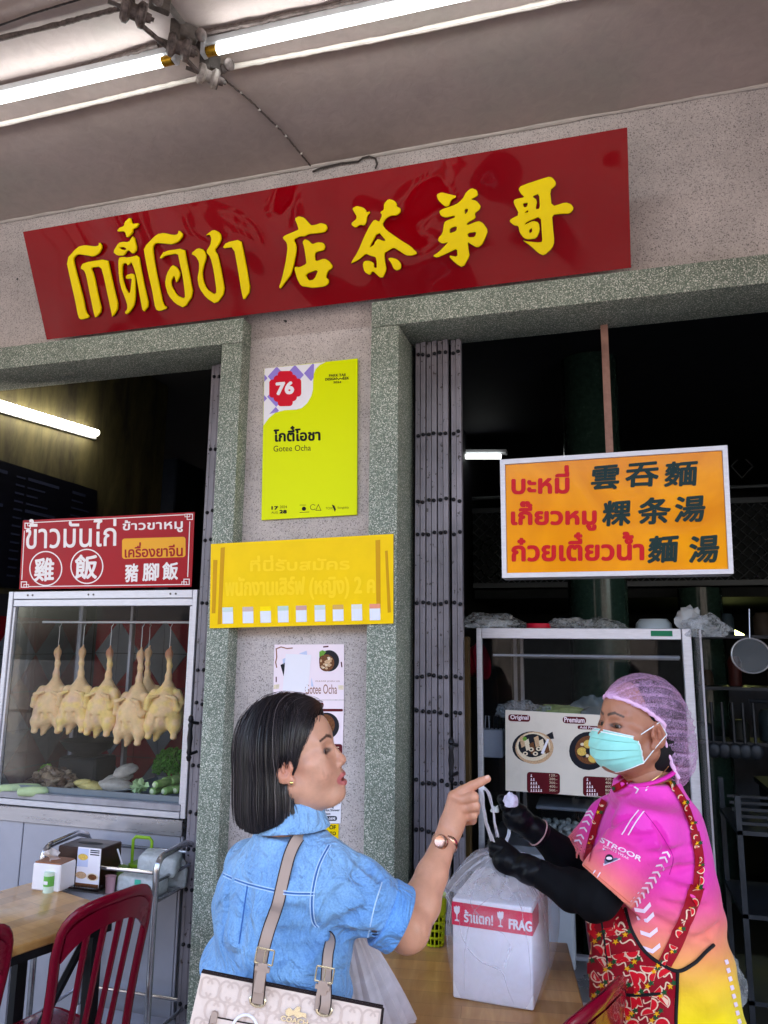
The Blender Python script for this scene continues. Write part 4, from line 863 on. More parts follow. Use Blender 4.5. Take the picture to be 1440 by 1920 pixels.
# ================================================================== LEFT CABINET
m_gl = glass('cabinet_glass', (.96, .975, .98), .12, 0, .002); m_gl2 = glass('clear_glass', (.86, .88, .90), .25, 0, .004)
m_ss = mat('stainless', lin((188, 186, 192)), .3, metal=.75, var=.12, vs=9, aniso=(.6, 1, 6)); m_deck = mat('deck_steel', (.16, .17, .19), .35, metal=.5, var=.2)
m_pan = mat('counter_panel', lin((172, 172, 184)), .35, metal=.35, var=.1, vs=4)
cl = thing('food_cabinet', 'aluminium framed glass cabinet with hanging chickens in the left doorway', 'food cabinet', (-2.0, 2.9, 0))
CX0, CX1, CT = -2.50, -1.571, 1.842; CB = .962; YQ = 2.70; D = .5
def bar(n, x0, x1, y0, y1, z0, z1, m=m_alu, p=cl, bev=.002): return MB().bx(x0, x1, y0, y1, z0, z1, m, bev).build(n, p)
bar('top_rail', CX0 + .024, CX1 - .024, YQ, YQ + .03, CT - .033, CT); bar('top_rail', CX0 + .024, CX1 - .024, YQ + .004, YQ + .03, CT - .064, CT - .035)
bar('post', CX0, CX0 + .022, YQ - .002, YQ + .03, CB, CT); bar('post', CX1 - .022, CX1, YQ - .002, YQ + .03, CB, CT)
bar('sash', CX0 + .024, CX0 + .034, YQ + .006, YQ + .024, CB + .05, CT - .066); bar('sash', CX1 - .036, CX1 - .024, YQ + .006, YQ + .024, CB + .05, CT - .066)
bar('bottom_rail', CX0 + .024, CX1 - .024, YQ, YQ + .03, CB + .025, CB + .05, m_alud); bar('bottom_rail', CX0 + .024, CX1 - .024, YQ - .004, YQ + .03, CB, CB + .023)
bar('post', CX0, CX0 + .022, YQ + D - .03, YQ + D, CB, CT, m_alud); bar('post', CX1 - .022, CX1, YQ + D - .03, YQ + D, CB, CT, m_alud); bar('top_panel', CX0, CX1, YQ + .032, YQ + D, CT - .02, CT - .003, m_alud)
bar('post', -2.205, -2.19, YQ + D - .03, YQ + D, CB, CT, m_alud)
bar('deck', CX0 + .01, CX1 - .01, YQ + .032, YQ + D - .032, CB + .0, CB + .02, m_deck)
MB().bx(CX0 + .034, CX1 - .036, YQ + .014, YQ + .018, CB + .05, CT - .066, m_gl).build('front_glass', cl)
for x in (CX0 + .008, CX1 - .012): MB().bx(x, x + .004, YQ + .032, YQ + D - .032, CB + .03, CT - .03, m_gl2).build('side_glass', cl)
MB().tube([(CX0 + .02, YQ + .2, CT - .125), (CX1 - .02, YQ + .2, CT - .125)], .0055, m_alu, 10).build('hanging_rod', cl)
for x in (CX0 + .10, CX0 + .125, -2.09, -2.065, CX1 - .125, CX1 - .10): MB().lathe([(.0045, 0), (.004, .002), (0, .0025)], (x, YQ - .0002, CT - .016), m_iron, 10, (0, -1, 0)).build('screw', cl)
# counter below
bar('counter_edge', CX0 - .05, CX1 - .006, YQ - .01, YQ + .03, CB - .062, CB - .004, m_ss); bar('counter_panel', CX0 - .05, -2.32, YQ + .006, YQ + .03, .02, CB - .064, m_pan); bar('counter_panel', -2.316, CX1 - .02, YQ + .006, YQ + .03, .02, CB - .064, m_pan)
bar('counter_side', CX1 - .018, CX1 - .008, YQ + .006, YQ + D, .02, CB - .064, m_pan)

# tiled partition behind
m_t1 = mat('red_tile', lin((104, 14, 26)), .2, var=.15, vs=12); m_t2 = mat('grey_tile', lin((92, 100, 108)), .2, var=.15, vs=12); m_gr = mat('grout', lin((36, 36, 42)), .8)
tp = thing('tiled_partition', 'partition of red and grey triangular tiles behind the chicken cabinet', 'partition', (-3, 3.75, 0))
MB().bx(XI + .005, -2.02, 3.76, 3.82, 0, 1.86, m_gr).build('backing', tp)
S_ = .15; g = .003
tme = {}
for kk, mm in ((0, m_t1), (1, m_t2)):
    for o_ in range(4):
        pts = [(0, 0), (S_, 0), (S_, S_ * 1.25), (0, S_ * 1.25)]; q = [pts[o_], pts[(o_ + 1) % 4], pts[(o_ + 2) % 4]]
        cx_ = sum(a for a, _b in q) / 3; cz_ = sum(_b for a, _b in q) / 3; q = [(cx_ + (a - cx_) * .965, cz_ + (b_ - cz_) * .965) for a, b_ in q]
        tme[(kk, o_)] = MB().prism(q, .006, mm, ((0, 0, 0), (1, 0, 0), (0, 0, 1), (0, -1, 0))).mesh('tile')
Lp = origin_of(tp)[0]
for i in range(6):
    for j in range(7):
        x, z = XI + .02 + i * S_, .82 + j * S_ * 1.25
        if z + S_ * 1.25 > 1.88: continue
        o_ = (i + j) % 2
        for a, kk in ((o_, (i // 1 + j) % 2), (o_ + 2, (i + j + 1) % 2)):
            r = bpy.data.objects.new('tile', tme[(kk if j % 2 else 1 - kk, a % 4)]); COL.objects.link(r); r.parent = tp; r.location = Vector((x, 3.76, z)) - Lp
MB().bx(XI + .0005, XI + .006, WB + .02, 3.755, 0, 1.86, m_gr).build('backing', tp)
for i in range(7):
    for j in range(8):
        y, z = WB + .03 + i * S_, .44 + j * S_ * 1.25
        if z + S_ * 1.25 > 1.88: continue
        o_ = (i + j) % 2
        for a, kk in ((o_, (i + j) % 2), (o_ + 2, (i + j + 1) % 2)):
            r = bpy.data.objects.new('tile', tme[(kk if j % 2 else 1 - kk, a % 4)]); COL.objects.link(r); r.parent = tp; r.location = Vector((XI + .006, y, z)) - Lp; r.rotation_euler = (0, 0, pi / 2)
# chalk menu board on the side wall
m_bd = mat('black_menu_board', lin((14, 15, 24)), .35); m_bt = mat('faded_menu_print', lin((46, 52, 74)), .5)
Qm = [PX(-60, 858, XI + .015), PX(183, 920, XI + .015), PX(178, 1110, XI + .015), PX(-60, 1110, XI + .015)]
mbd = thing('menu_board', 'dark menu board with faint lines of prices on the stained side wall', 'menu board', tuple(Qm[1]))
ya, yb = Qm[0][1], Qm[1][1]; z1 = Qm[1][2]; z0 = z1 - .62
MB().bx(XI + .002, XI + .015, ya, yb, z0, z1, m_bd).build('panel', mbd)
mb = MB()
for c_ in range(3):
    for r_ in range(13):
        y0_ = ya + .05 + (yb - ya) * c_ * .36; zz = z1 - .06 - r_ * .042
        mb.bx(XI + .0155, XI + .016, y0_, y0_ + rnd.uniform(.08, .2) * (1.2 if r_ % 4 == 0 else .8), zz, zz + (.016 if r_ % 4 == 0 else .009), m_bt)
        if c_ == 0: mb.bx(XI + .0155, XI + .016, y0_ + .26, y0_ + .32, zz, zz + .009, m_bt)
mb.build('menu_lines', mbd, kind='stuff')
m_pipe = mat('brown_pipe', lin((58, 40, 20)), .5, var=.3)
one('wall_pipe', 'brown vertical pipe in the gloom inside the left doorway', 'pipe', MB().tube([(PY(262, 800, 4.3)[0], 4.3, .1), (PY(262, 800, 4.3)[0], 4.3, 3.38)], .022, m_pipe, 12))
one('steel_locker', 'dim bluish steel locker beyond the pipe inside the left doorway', 'locker', MB().bx(PY(275, 900, 4.6)[0], PY(330, 900, 4.6)[0], 4.6, 5.0, 0.01, PY(300, 860, 4.6)[2], mat('dim_steel', lin((40, 48, 60)), .35, metal=.4, var=.3), .01))

# ---- the chickens
m_ck = mat('chicken_skin', (.8, .6, .35), .38, attr='paint', var=.12, vs=90, bump=.35, bs=260, sss=.25)
def chicken_mesh(seed):
    r_ = random.Random(seed); f = Field((-.095, -.075, -.44), (.095, .075, .02), .0028); j = lambda a: r_.uniform(-a, a)
    f.chain([(0, 0, -.035), (.002 + j(.003), 0, -.08), (.0 + j(.003), 0, -.125), (.003, 0, -.165), (.004, 0, -.20)], [.010, .0085, .0105, .017, .034], .012)
    f.ell((0, 0, -.03), (.015, .013, .024), .006); f.cap((.002, -.002, -.012), (.006, -.004, .004), .006, .003, .004)
    f.ell((.0, .0, -.262), (.063, .054, .090), .03); f.ell((-.014 + j(.004), -.018, -.285), (.042, .036, .066), .02); f.ell((.02, -.014, -.28), (.034, .034, .06), .02)
    f.cap((-.014, -.006, -.335), (-.024 + j(.008), -.01, -.392), .030, .007, .018); f.cap((-.024, -.01, -.385), (-.03, -.012, -.398), .010, .004, .005)
    for s in (-1, 1):
        a = j(.006)
        f.chain([(s * .042, -.010, -.195), (s * .062, -.022, -.236 + a), (s * (.058), -.040, -.266 + a)], [.0165, .0135, .0115], .006)
        f.chain([(s * .056, -.042, -.262 + a), (s * .046, -.052, -.215), (s * .018, -.050, -.205)], [.0105, .009, .006], .005)
        f.chain([(s * .036, -.012, -.300), (s * .044, -.026, -.336), (s * .046, -.036, -.366)], [.034, .024, .012], .012)
        f.ell((s * .046, -.038, -.378), (.0125, .0115, .011), .005)
        f.chain([(s * .016, -.052, -.30), (s * .026, -.054, -.345)], [.004, .003], .010, 's')
    V, Q = f.nets(); V = relax(V, Q, 1, .4)
    C = np.tile(lin((238, 196, 146)), (len(V), 1)); nz = vnoise(V, 38, seed); n2_ = vnoise(V, 110, seed + 5)
    C = mixc(C, sstep(-.1, .7, nz + (seed % 3 - 1) * .35) * .7, lin((242, 206, 118))); C = mixc(C, sstep(.2, .8, vnoise(V, 25, seed + 9)) * .5, lin((222, 176, 160)))
    C = mixc(C, sstep(-.065, -.03, V[:, 2]) * (.75 if seed == 2 else .35), lin((150, 70, 60))); C = C * (1 + .08 * n2_[:, None])
    return V, Q, C
m_hook = mat('steel_hook', lin((190, 190, 196)), .3, metal=.8)
ck = []
for i in range(3):
    t = thing('plucked_chicken', 'x', 'chicken', (0, 0, 0), group='plucked chickens hanging in the cabinet')
    V, Q, C = chicken_mesh(i); sdf_mesh('body', V, Q, [m_ck], t, C)
    MB().tube([(.0, 0, -.01), (.001, 0, .05), (0, 0, .088)], .0012, m_hook, 6).tube([(0, 0, .088), (.004, .004, .100), (0, .007, .108), (-.002, .0, .104)], .0014, m_hook, 6).build('hook', t)
    ck.append(t)
RZc = CT - .125
cks = [(0, 112, 'leftmost plucked chicken hanging in the cabinet, yellowish', .2, 1.0, YQ + .20, .016), (1, 158, 'second plucked chicken from the left in the cabinet', .1, .98, YQ + .20, .0), (2, 209, 'middle plucked chicken with reddish head, third from left', -.1, 1.0, YQ + .20, -.0), (0, 267, 'large plucked chicken fourth from the left, partly covering another', -.15, 1.06, YQ + .20, .018), (1, 281, 'plucked chicken mostly hidden behind the fourth one', .5, .98, YQ + .33, .004), (2, 320, 'rightmost plucked chicken, next to the cabinet post', .25, 1.0, YQ + .20, .01)]
used = set()
for k_, px, lab, rz, sc, yy, dz in cks:
    t = ck[k_]
    if k_ in used: t = dup(t)
    used.add(k_); x = PY(px, 1180, yy)[0]
    t.location = (x, yy, RZc - .105 * sc * .98 - .004); t.rotation_euler = (0, 0, rz); t.scale = (sc * 1.16, sc * 1.15, sc * .98); t['label'] = lab

# ---- plates of food
m_pl = mat('white_plate', lin((226, 230, 234)), .15, coat=.5); m_of = mat('dark_offal', lin((92, 70, 56)), .35, var=.45, vs=60, coat=.3); m_of2 = mat('pale_offal', lin((138, 118, 98)), .35, var=.3, vs=60, coat=.3)
m_cuc = mat('cucumber_skin', lin((176, 202, 130)), .35, var=.25, vs=50, col2=lin((120, 170, 80))); m_cuf = mat('cucumber_end', lin((228, 234, 196)), .4); m_leaf = mat('coriander_leaf', lin((74, 150, 44)), .5, var=.45, vs=60); m_leaf2 = mat('lettuce_leaf', lin((130, 190, 60)), .45, var=.3, vs=40); m_tray = mat('steel_tray', lin((120, 130, 142)), .3, metal=.7)
DZ = CB + .0215
def plate(name, label, px, py, rx, ry, mm, h=.02):
    c0 = PZ(px, py, DZ + .012); t = thing(name, label, 'plate', (c0[0], c0[1], DZ)); v = []
    mb = MB(); prof = [(.55, 0), (.6, .002), (1.0, h), (1.02, h + .001), (.98, h + .002), (.58, .006), (0, .005)]
    N = 40; V = [(c0[0] + r * rx * cos(2 * pi * a / N), c0[1] + r * ry * sin(2 * pi * a / N), DZ + z) for r, z in prof for a in range(N)]
    mb.add(V, [[i * N + a, i * N + (a + 1) % N, (i + 1) * N + (a + 1) % N, (i + 1) * N + a] for i in range(len(prof) - 1) for a in range(N)], mm, True); mb.build('dish', t); return t, c0
pa, ca = plate('plate', 'white oval plate heaped with dark offal at left in the cabinet', 92, 1478, .155, .085, m_pl)
of = [MB().ell((0, 0, 0), (.018, .013, .010), mm, None, 10, 7, .22, random.Random(i)).mesh('offal_piece') for i, mm in enumerate((m_of, m_of, m_of2))]
def scatter(name, label, cat, meshes, c0, rx, ry, hz, n, sc=(.8, 1.3), seed=1, group=None):
    r_ = random.Random(seed); t = thing(name, label, cat, tuple(c0))
    for i in range(n):
        a, q = r_.uniform(0, 2 * pi), sqrt(r_.random()); o = bpy.data.objects.new(meshes[0].name.split('.')[0], r_.choice(meshes)); COL.objects.link(o); o.parent = t
        z = hz * (1 - q * q) * r_.uniform(.25, 1); o.location = (rx * q * cos(a), ry * q * sin(a), z); o.rotation_euler = (r_.uniform(-.5, .5), r_.uniform(-.5, .5), r_.uniform(0, 6)); s_ = r_.uniform(*sc); o.scale = (s_, s_, s_)
    return t
scatter('offal', 'heap of dark brown boiled offal on the left white plate', 'offal', of, (ca[0] + .02, ca[1], DZ + .022), .12, .07, .085, 110, (1.0, 1.7), seed=3)
pb, cb_ = plate('plate', 'large white plate of pale chicken meat in the middle of the cabinet', 192, 1481, .17, .10, m_pl, .028)
m_fat = mat('boiled_chicken', lin((222, 200, 128)), .35, var=.3, vs=40, coat=.3, bump=.3, bs=80); m_fat2 = mat('boiled_chicken_grey', lin((190, 178, 166)), .35, var=.3, vs=40, coat=.3, bump=.3)
for i, (dx, dy, dz, r3, mm, lab) in enumerate(((-.055, -.015, .03, (.07, .045, .02), m_fat, 'yellow slab of boiled chicken at the front of the middle plate'), (.055, .01, .035, (.075, .04, .024), m_fat2, 'greyish piece of boiled chicken at the right of the middle plate'), (-.075, -.04, .045, (.040, .020, .013), m_fat, 'small narrow yellow chicken piece lying across the front of the middle plate'), (.03, .06, .05, (.07, .035, .02), m_fat2, 'greyish chicken piece at the back of the middle plate'), (.06, .075, .085, (.06, .035, .018), m_fat2, 'topmost greyish chicken piece stacked on the middle plate'))):
    one('chicken_piece', lab, 'chicken meat', MB().ell((cb_[0] + dx, cb_[1] + dy, DZ + dz), r3, mm, Euler((.1 * i, .15 - .1 * i, .3 * i)).to_matrix(), 20, 12, .07, random.Random(i)), group='boiled chicken on the middle plate')
cct = PZ(305, 1474, DZ + .02)
tt = thing('vegetable_tray', 'steel tray under the cucumbers and coriander at right in the cabinet', 'tray', (cct[0], cct[1], DZ))
mb = MB(); x0, x1, y0, y1 = cct[0] - .13, CX1 - .045, cct[1] - .075, cct[1] + .16
mb.bx(x0, x1, y0, y1, DZ, DZ + .003, m_tray); mb.bx(x0, x1, y0, y0 + .003, DZ + .003, DZ + .03, m_tray); mb.bx(x0, x1, y1 - .003, y1, DZ + .003, DZ + .03, m_tray); mb.bx(x0, x0 + .003, y0 + .003, y1 - .003, DZ + .003, DZ + .03, m_tray); mb.bx(x1 - .003, x1, y0 + .003, y1 - .003, DZ + .003, DZ + .03, m_tray); mb.build('pan', tt)
MB().bx(CX0 + .03, CX1 - .03, YQ + .034, YQ + .037, DZ - .001, DZ + .052, m_tray).build('deck_lip', cl)
for i, (px, py, lab) in enumerate(((285, 1484, 'front row left'), (307, 1484, 'front row second'), (328, 1482, 'front row third'), (290, 1472, 'second row left'), (306, 1465, 'second row middle'), (320, 1466, 'second row right'), (343, 1487, 'far right end'))):
    p = PZ(px, py, DZ + .03 + (.028 if i in (3, 4, 5) else 0)); q = Vector(p); d = Vector((.10 + rnd.uniform(-.2, .2), 1, 0)).normalized()
    mb = MB().tube([q - d * .002, q + d * .003, q + d * .03, q + d * .09, q + d * .105], [.010, .0155, .0175, .0165, .008], m_cuc, 14)
    mb.ell(q - d * .001, (.0105, .004, .0105), m_cuf, Matrix.Rotation(atan2(d.x, -d.y) * -1, 3, 'Z'), 12, 6)
    one('cucumber', 'pale green cucumber in the tray, ' + lab, 'cucumber', mb, 'cucumbers in the tray')
def leaves(name, label, cat, c0, rx, ry, rz, n, m, size, seed=2):
    r_ = random.Random(seed); mb = MB(); c0 = Vector(c0)
    for i in range(n):
        a, b_ = r_.uniform(0, 6.28), math.acos(r_.uniform(-.2, 1)); q = r_.uniform(.6, 1) ** .5; p = c0 + Vector((rx * sin(b_) * cos(a) * q, ry * sin(b_) * sin(a) * q, rz * cos(b_) * q))
        s = size * r_.uniform(.6, 1.3); u = Vector((r_.gauss(0, 1), r_.gauss(0, 1), r_.gauss(0, 1))).normalized(); v = u.orthogonal().normalized(); w_ = u.cross(v) * s * .3
        mb.add([p, p + (u * .5 + v * .45) * s + w_, p + u * s, p + (u * .5 - v * .45) * s + w_], [[0, 1, 2], [0, 2, 3]], m)
    o = mb.build(name, None, fix=False); return tag(o, label, cat, None, 'stuff')
kp = PZ(330, 1440, DZ + .07); leaves('coriander', 'dark green bunch of coriander behind the cucumbers', 'coriander', (kp[0] - .03, kp[1] + .02, DZ + .065), .095, .06, .085, 1300, m_leaf, .018)
kp = PZ(82, 1450, DZ + .05); leaves('lettuce', 'bright green leaf tucked behind the dark offal', 'leaf', (kp[0], kp[1] + .02, DZ + .045), .03, .02, .02, 60, m_leaf2, .03)
kp = PZ(258, 1483, DZ + .02); leaves('cabbage_scraps', 'pale cut leaves left of the cucumbers', 'leaves', (kp[0], kp[1] + .01, DZ + .03), .03, .02, .015, 40, mat('pale_leaf', lin((190, 214, 160)), .45, var=.3), .03)
for i, (px, py, ln) in enumerate(((38, 1478, .17), (62, 1484, .12))):
    p = Vector(PZ(px, py, DZ + .035)); d = Vector((.86, .5, 0)); one('long_gourd', ('longer' if i == 0 else 'shorter') + ' pale green gourd lying left of the offal', 'gourd', MB().tube([p - d * ln * .5, p - d * ln * .45, p, p + d * ln * .4, p + d * ln * .5], [.008, .017, .021, .017, .006], mat('gourd', lin((188, 208, 160)), .35, var=.2), 14))
one('wok', 'dark wok in the shadow at left inside the cabinet', 'wok', MB().lathe([(0, 0), (.05, .006), (.10, .035), (.125, .07), (.128, .072), (.12, .066), (.05, .012), (0, .008)], (CX0 + .20, YQ + .36, DZ + .13), m_blk, 28)); 
one('wok_stand', 'dark burner stand under the wok in the cabinet', 'stand', MB().bx(CX0 + .10, CX0 + .30, YQ + .28, YQ + .44, DZ, DZ + .132, m_blk, .01))

# ================================================================== LEFT TABLE AND WHAT STANDS ON IT
m_wt = wood('butcher_block', lin((206, 150, 84)), lin((230, 184, 120)), 'Y', 1.0, .32, (.9, .055), .25); m_wt2 = wood('butcher_block_right', lin((190, 134, 76)), lin((226, 178, 118)), 'Y', 1.0, .35, (.9, .06), .15)
m_metb = mat('black_steel', (.012, .012, .014), .4)
TZ = .80
def table(label, corners, m, zt=TZ, legs=True):
    P = [Vector((a, b_, zt)) for a, b_ in corners]; c0 = sum(P, Vector()) / 4; e = (P[1] - P[0]); rz = atan2(e.y, e.x)
    t = thing('table', label, 'table', (c0.x, c0.y, 0), rz)
    L, W_ = e.length, (P[3] - P[0]).length; R = Matrix.Rotation(rz, 3, 'Z')
    MB().box(c0 - Vector((0, 0, .0125)), (L, W_, .025), m, R, .006, 3).build('top', t)
    MB().box(c0 - Vector((0, 0, .0415)), (L - .05, W_ - .05, .03), m_metb, R).build('apron', t)
    for sx in (-1, 1):
        for sy in (-1, 1):
            p = c0 + R @ Vector((sx * (L / 2 - .06), sy * (W_ / 2 - .06), 0)); MB().box((p.x, p.y, (zt - .056) / 2), (.035, .035, zt - .058), m_metb, R).build('leg', t)
    return t, R, c0
e2 = Vector((.30, .954, 0)); e1 = Vector((-.954, .30, 0)); Rr = Vector((-1.475, 2.20, 0))
P0 = Rr; P1 = Rr - e2 * 1.15; P3_ = Rr + e1 * .50; P2_ = P1 + e1 * .50
tl, Rm, tc0 = table('light wooden dining table with black legs at the lower left', [(P1.x, P1.y), (P0.x, P0.y), (P3_.x, P3_.y), (P2_.x, P2_.y)], m_wt)
MB().tube([tuple(Rr + e1 * .1 - e2 * .06 + Vector((0, 0, .72))), tuple(Rr + e1 * .1 - e2 * .5 + Vector((0, 0, .06)))], .013, m_metb, 6).build('brace', tl)
def atop(px, py, z=TZ): return Vector(PZ(px, py, z))
# tissue box
m_wp = mat('white_plastic', lin((236, 232, 236)), .35, var=.03); m_tis = mat('tissue_paper', lin((240, 232, 232)), .8); m_wd2 = wood('tissue_lid', lin((150, 96, 66)), lin((176, 118, 84)), 'X')
q0, q1, q2 = atop(70, 1668), atop(110, 1674), atop(140, 1660); z1 = .085
u = (q1 - q0); v = (q2 - q1); cc0 = q0 + u / 2 + v / 2; rz = atan2(v.y, v.x)
tb = thing('tissue_box', 'white square tissue box with wooden lid and a tissue pulled up', 'tissue box', tuple(q0 + (q2 - q0) / 2), rz)
R = Matrix.Rotation(rz, 3, 'Z'); wv, dv_ = v.length, .11; cbx = q1 + (v / 2) + Vector((-sin(rz), cos(rz), 0)) * dv_ / 2
MB().box(cbx + Vector((0, 0, z1 / 2)), (wv, dv_, z1), m_wp, R, .004).build('case', tb); MB().box(cbx + Vector((0, 0, z1 + .002)), (wv - .01, dv_ - .01, .004), m_wd2, R).build('lid', tb)
def tis(a, b_): return tuple(cbx + Vector((0, 0, z1 + .004)) + R @ Vector(((a - .5) * .05 - b_ * .03 + .012 * sin(b_ * 6 + a * 3), .012 * sin(a * 9 + b_ * 3) * (1 - b_ * .4), b_ * .045 * (1 - .25 * (a - .3) ** 2 * 4 * b_))))
MB().sheet(tis, 10, 8, m_tis).build('tissue', tb)
# can
m_can = mat('green_can', lin((104, 176, 84)), .3); m_can2 = mat('pale_can', lin((206, 226, 206)), .3)
p = atop(91, 1672); one('drink_cup', 'small green and white printed cup in front of the tissue box', 'cup', MB().lathe([(0, 0), (.0185, 0), (.0185, .02)], p, m_can2, 20).lathe([(.0187, .0201), (.0187, .052)], p, m_can, 20).lathe([(.0185, .0521), (.0185, .062), (.016, .064), (0, .064)], p, m_can2, 20).box(p + Vector((0, -.0188, .032)), (.016, .0006, .010), m_wp))
# acrylic menu stand
a_, b_, hM = atop(141, 1660), atop(184, 1665), .125; nM = (b_ - a_).cross(Vector((0, 0, 1))).normalized()
if nM.y > 0: nM = -nM
ms = thing('menu_stand', 'upright acrylic menu stand with food photos beside the tissue box', 'menu stand', tuple((a_ + b_) / 2))
plM = Plane(tuple(a_), tuple(nM)); ax_ = (b_ - a_)
def mp_(u_, v_): return np.array(a_ + ax_ * u_ + Vector((0, 0, v_ * hM)))
class PlU:
    n = np.array(nM)
    def p(s, u_, v_, off=0.0): return mp_(u_, v_) + s.n * off
pu = PlU()
mb = MB(); A = [mp_(0, 0), mp_(1, 0), mp_(1, 1), mp_(0, 1)]; mb.add(A + [p_ - pu.n * .003 for p_ in A], [[0, 1, 2, 3], [7, 6, 5, 4], [0, 1, 5, 4], [1, 2, 6, 5], [2, 3, 7, 6], [3, 0, 4, 7]], m_pw); mb.build('card', ms)
mb = MB(); B_ = [(0.0, .50), (.48, .50), (.48, .97), (0, .97)]; mb.add([pu.p(*q, .0004) for q in B_], [[0, 1, 2, 3]], m_blue)
for cx_, cy_, r1, mm in ((.25, .75, .22, m_f2), (.22, .28, .24, m_f1), (.72, .26, .26, m_f5)): mb.add([pu.p(cx_ + r1 * cos(a), cy_ + r1 * .38 * sin(a), .0008) for a in np.linspace(0, 6.283, 17)[:-1]], [list(range(16))], mm)
mb.add([pu.p(.72 + .19 * cos(a), .26 + .075 * sin(a), .0012) for a in np.linspace(0, 6.283, 17)[:-1]], [list(range(16))], m_f4)
for y_ in (.88, .82, .93): mb.add([pu.p(.55, y_, .0008), pu.p(.95, y_, .0008), pu.p(.95, y_ + .03, .0008), pu.p(.55, y_ + .03, .0008)], [[0, 1, 2, 3]], m_navy)
mb.add([pu.p(0, 0, .0009), pu.p(1, 0, .0009), pu.p(1, .08, .0009), pu.p(0, .08, .0009)], [[0, 1, 2, 3]], m_f4); mb.build('photo_print', ms)
MB().box((a_ + b_) / 2 + Vector((0, 0, .002)), ((b_ - a_).length + .01, .05, .003), glass('acrylic', (.9, .92, .95)), Matrix.Rotation(atan2(ax_.y, ax_.x), 3, 'Z')).build('foot', ms)

# ================================================================== TROLLEY
m_chr = mat('chrome_tube', lin((186, 186, 192)), .2, metal=.9, var=.15, vs=20)
tr = thing('trolley', 'chrome tube serving trolley with arched ends in front of the cabinet counter', 'trolley', (-1.62, 2.45, 0))
for x in (-1.842, -1.405):
    pts = [(x, 2.25, .03), (x, 2.25, .90)] + [(x, 2.25 + .06 * (1 - cos(a)), .90 + .045 * sin(a)) for a in np.linspace(.2, pi / 2, 6)] + [(x, 2.50, .952), (x, 2.58, .935), (x, 2.62, .90), (x, 2.62, .03)]
    MB().tube(pts, .011, m_chr, 12).build('end_frame', tr)
    MB().tube([(x, 2.26, .42), (x, 2.61, .42)], .006, m_chr, 8).build('side_rail', tr); MB().tube([(x, 2.26, .875), (x, 2.61, .875)], .006, m_chr, 8).build('side_rail', tr)
    for y in (2.25, 2.62): MB().lathe([(0, 0), (.02, .0), (.024, .012), (.02, .026), (0, .03)], (x, y, .0), m_blk, 14).build('castor', tr)
for y in (2.25, 2.62):
    MB().tube([(-1.83, y, .90), (-1.417, y, .90)], .006, m_chr, 8).build('long_rail', tr); MB().tube([(-1.83, y, .425), (-1.417, y, .425)], .006, m_chr, 8).build('long_rail', tr)
for z in (.80, .355): MB().bx(-1.832, -1.415, 2.26, 2.61, z, z + .012, m_ss, .002).build('shelf', tr); MB().bx(-1.832, -1.415, 2.244, 2.258, z - .012, z + .02, m_ss).build('shelf_lip', tr)
m_dw = wood('dark_wood_box', lin((40, 18, 12)), lin((72, 36, 24)), 'X', 1.2, .35)
Z_ = .813
bx_ = thing('wooden_box', 'dark reddish wooden tissue box with oval slot on the trolley', 'box', (-1.72, 2.38, Z_)); MB().bx(-1.81, -1.64, 2.30, 2.47, Z_, .945, m_dw, .004).build('case', bx_)
MB().add([(-1.725 + .05 * cos(a), 2.385 + .022 * sin(a), .9455) for a in np.linspace(0, 6.283, 25)[:-1]], [list(range(24))], m_blk).build('slot', bx_)
m_pkg = film('package_film', (.8, .83, .84), lo=.55, hi=.95); m_pkw = mat('packed_napkins', lin((206, 208, 208)), .7, var=.15, vs=30)
for i, (x, y, z, s3, lab) in enumerate(((-1.50, 2.36, Z_ + .028, (.14, .12, .055), 'wrapped napkin pack lying on the trolley, lower front one'), (-1.465, 2.42, Z_ + .085, (.13, .13, .055), 'wrapped napkin pack on top of the others at the trolley end'), (-1.49, 2.52, Z_ + .035, (.16, .10, .07), 'wrapped napkin pack at the back of the trolley'))):
    pk = thing('napkin_pack', lab, 'napkin pack', (x, y, z), group='wrapped napkin packs on the trolley'); R = Euler((.03 * i, .05, .2 * i)).to_matrix()
    MB().box((x, y, z), s3, m_pkw, R, .012, 3).build('napkins', pk); MB().box((x, y, z), tuple(q + .008 for q in s3), m_pkg, R, .016, 3).build('wrapper', pk)
one('teal_tag', 'small teal label stuck on the front napkin pack', 'label', MB().box((-1.49, 2.293, Z_ + .045), (.022, .002, .015), mat('teal', lin((60, 180, 150)), .5)))
gb = thing('green_caddy', 'green handled plastic caddy on the trolley behind the napkins', 'caddy', (-1.57, 2.5, Z_)); m_gp = mat('olive_green_plastic', lin((128, 168, 40)), .35)
MB().bx(-1.62, -1.53, 2.46, 2.56, Z_, Z_ + .06, m_gp, .006).build('bin', gb); MB().tube([(-1.61, 2.5, Z_ + .05), (-1.61, 2.5, Z_ + .135), (-1.60, 2.5, Z_ + .145), (-1.545, 2.5, Z_ + .145), (-1.535, 2.5, Z_ + .135), (-1.535, 2.5, Z_ + .05)], .006, m_gp, 8).build('handle', gb)
one('pink_cup', 'small pink plastic cup on the trolley beside the wooden box', 'cup', MB().lathe([(0, 0), (.016, 0), (.019, .05), (.021, .052), (.017, .05), (0, .006)], (-1.60, 2.31, Z_), mat('pink_plastic', lin((206, 160, 170)), .35), 18))
one('jar', 'glass jar of green sauce on the trolley', 'jar', MB().lathe([(0, 0), (.024, 0), (.026, .01), (.026, .05), (.02, .06), (.02, .075), (0, .078)], (-1.585, 2.38, Z_), mat('green_jar', lin((96, 120, 60)), .12, coat=.6), 20))
one('straw', 'pale drinking straw leaning out of the jar', 'straw', MB().tube([(-1.585, 2.38, Z_ + .06), (-1.61, 2.37, Z_ + .125)], .003, m_wp, 8))

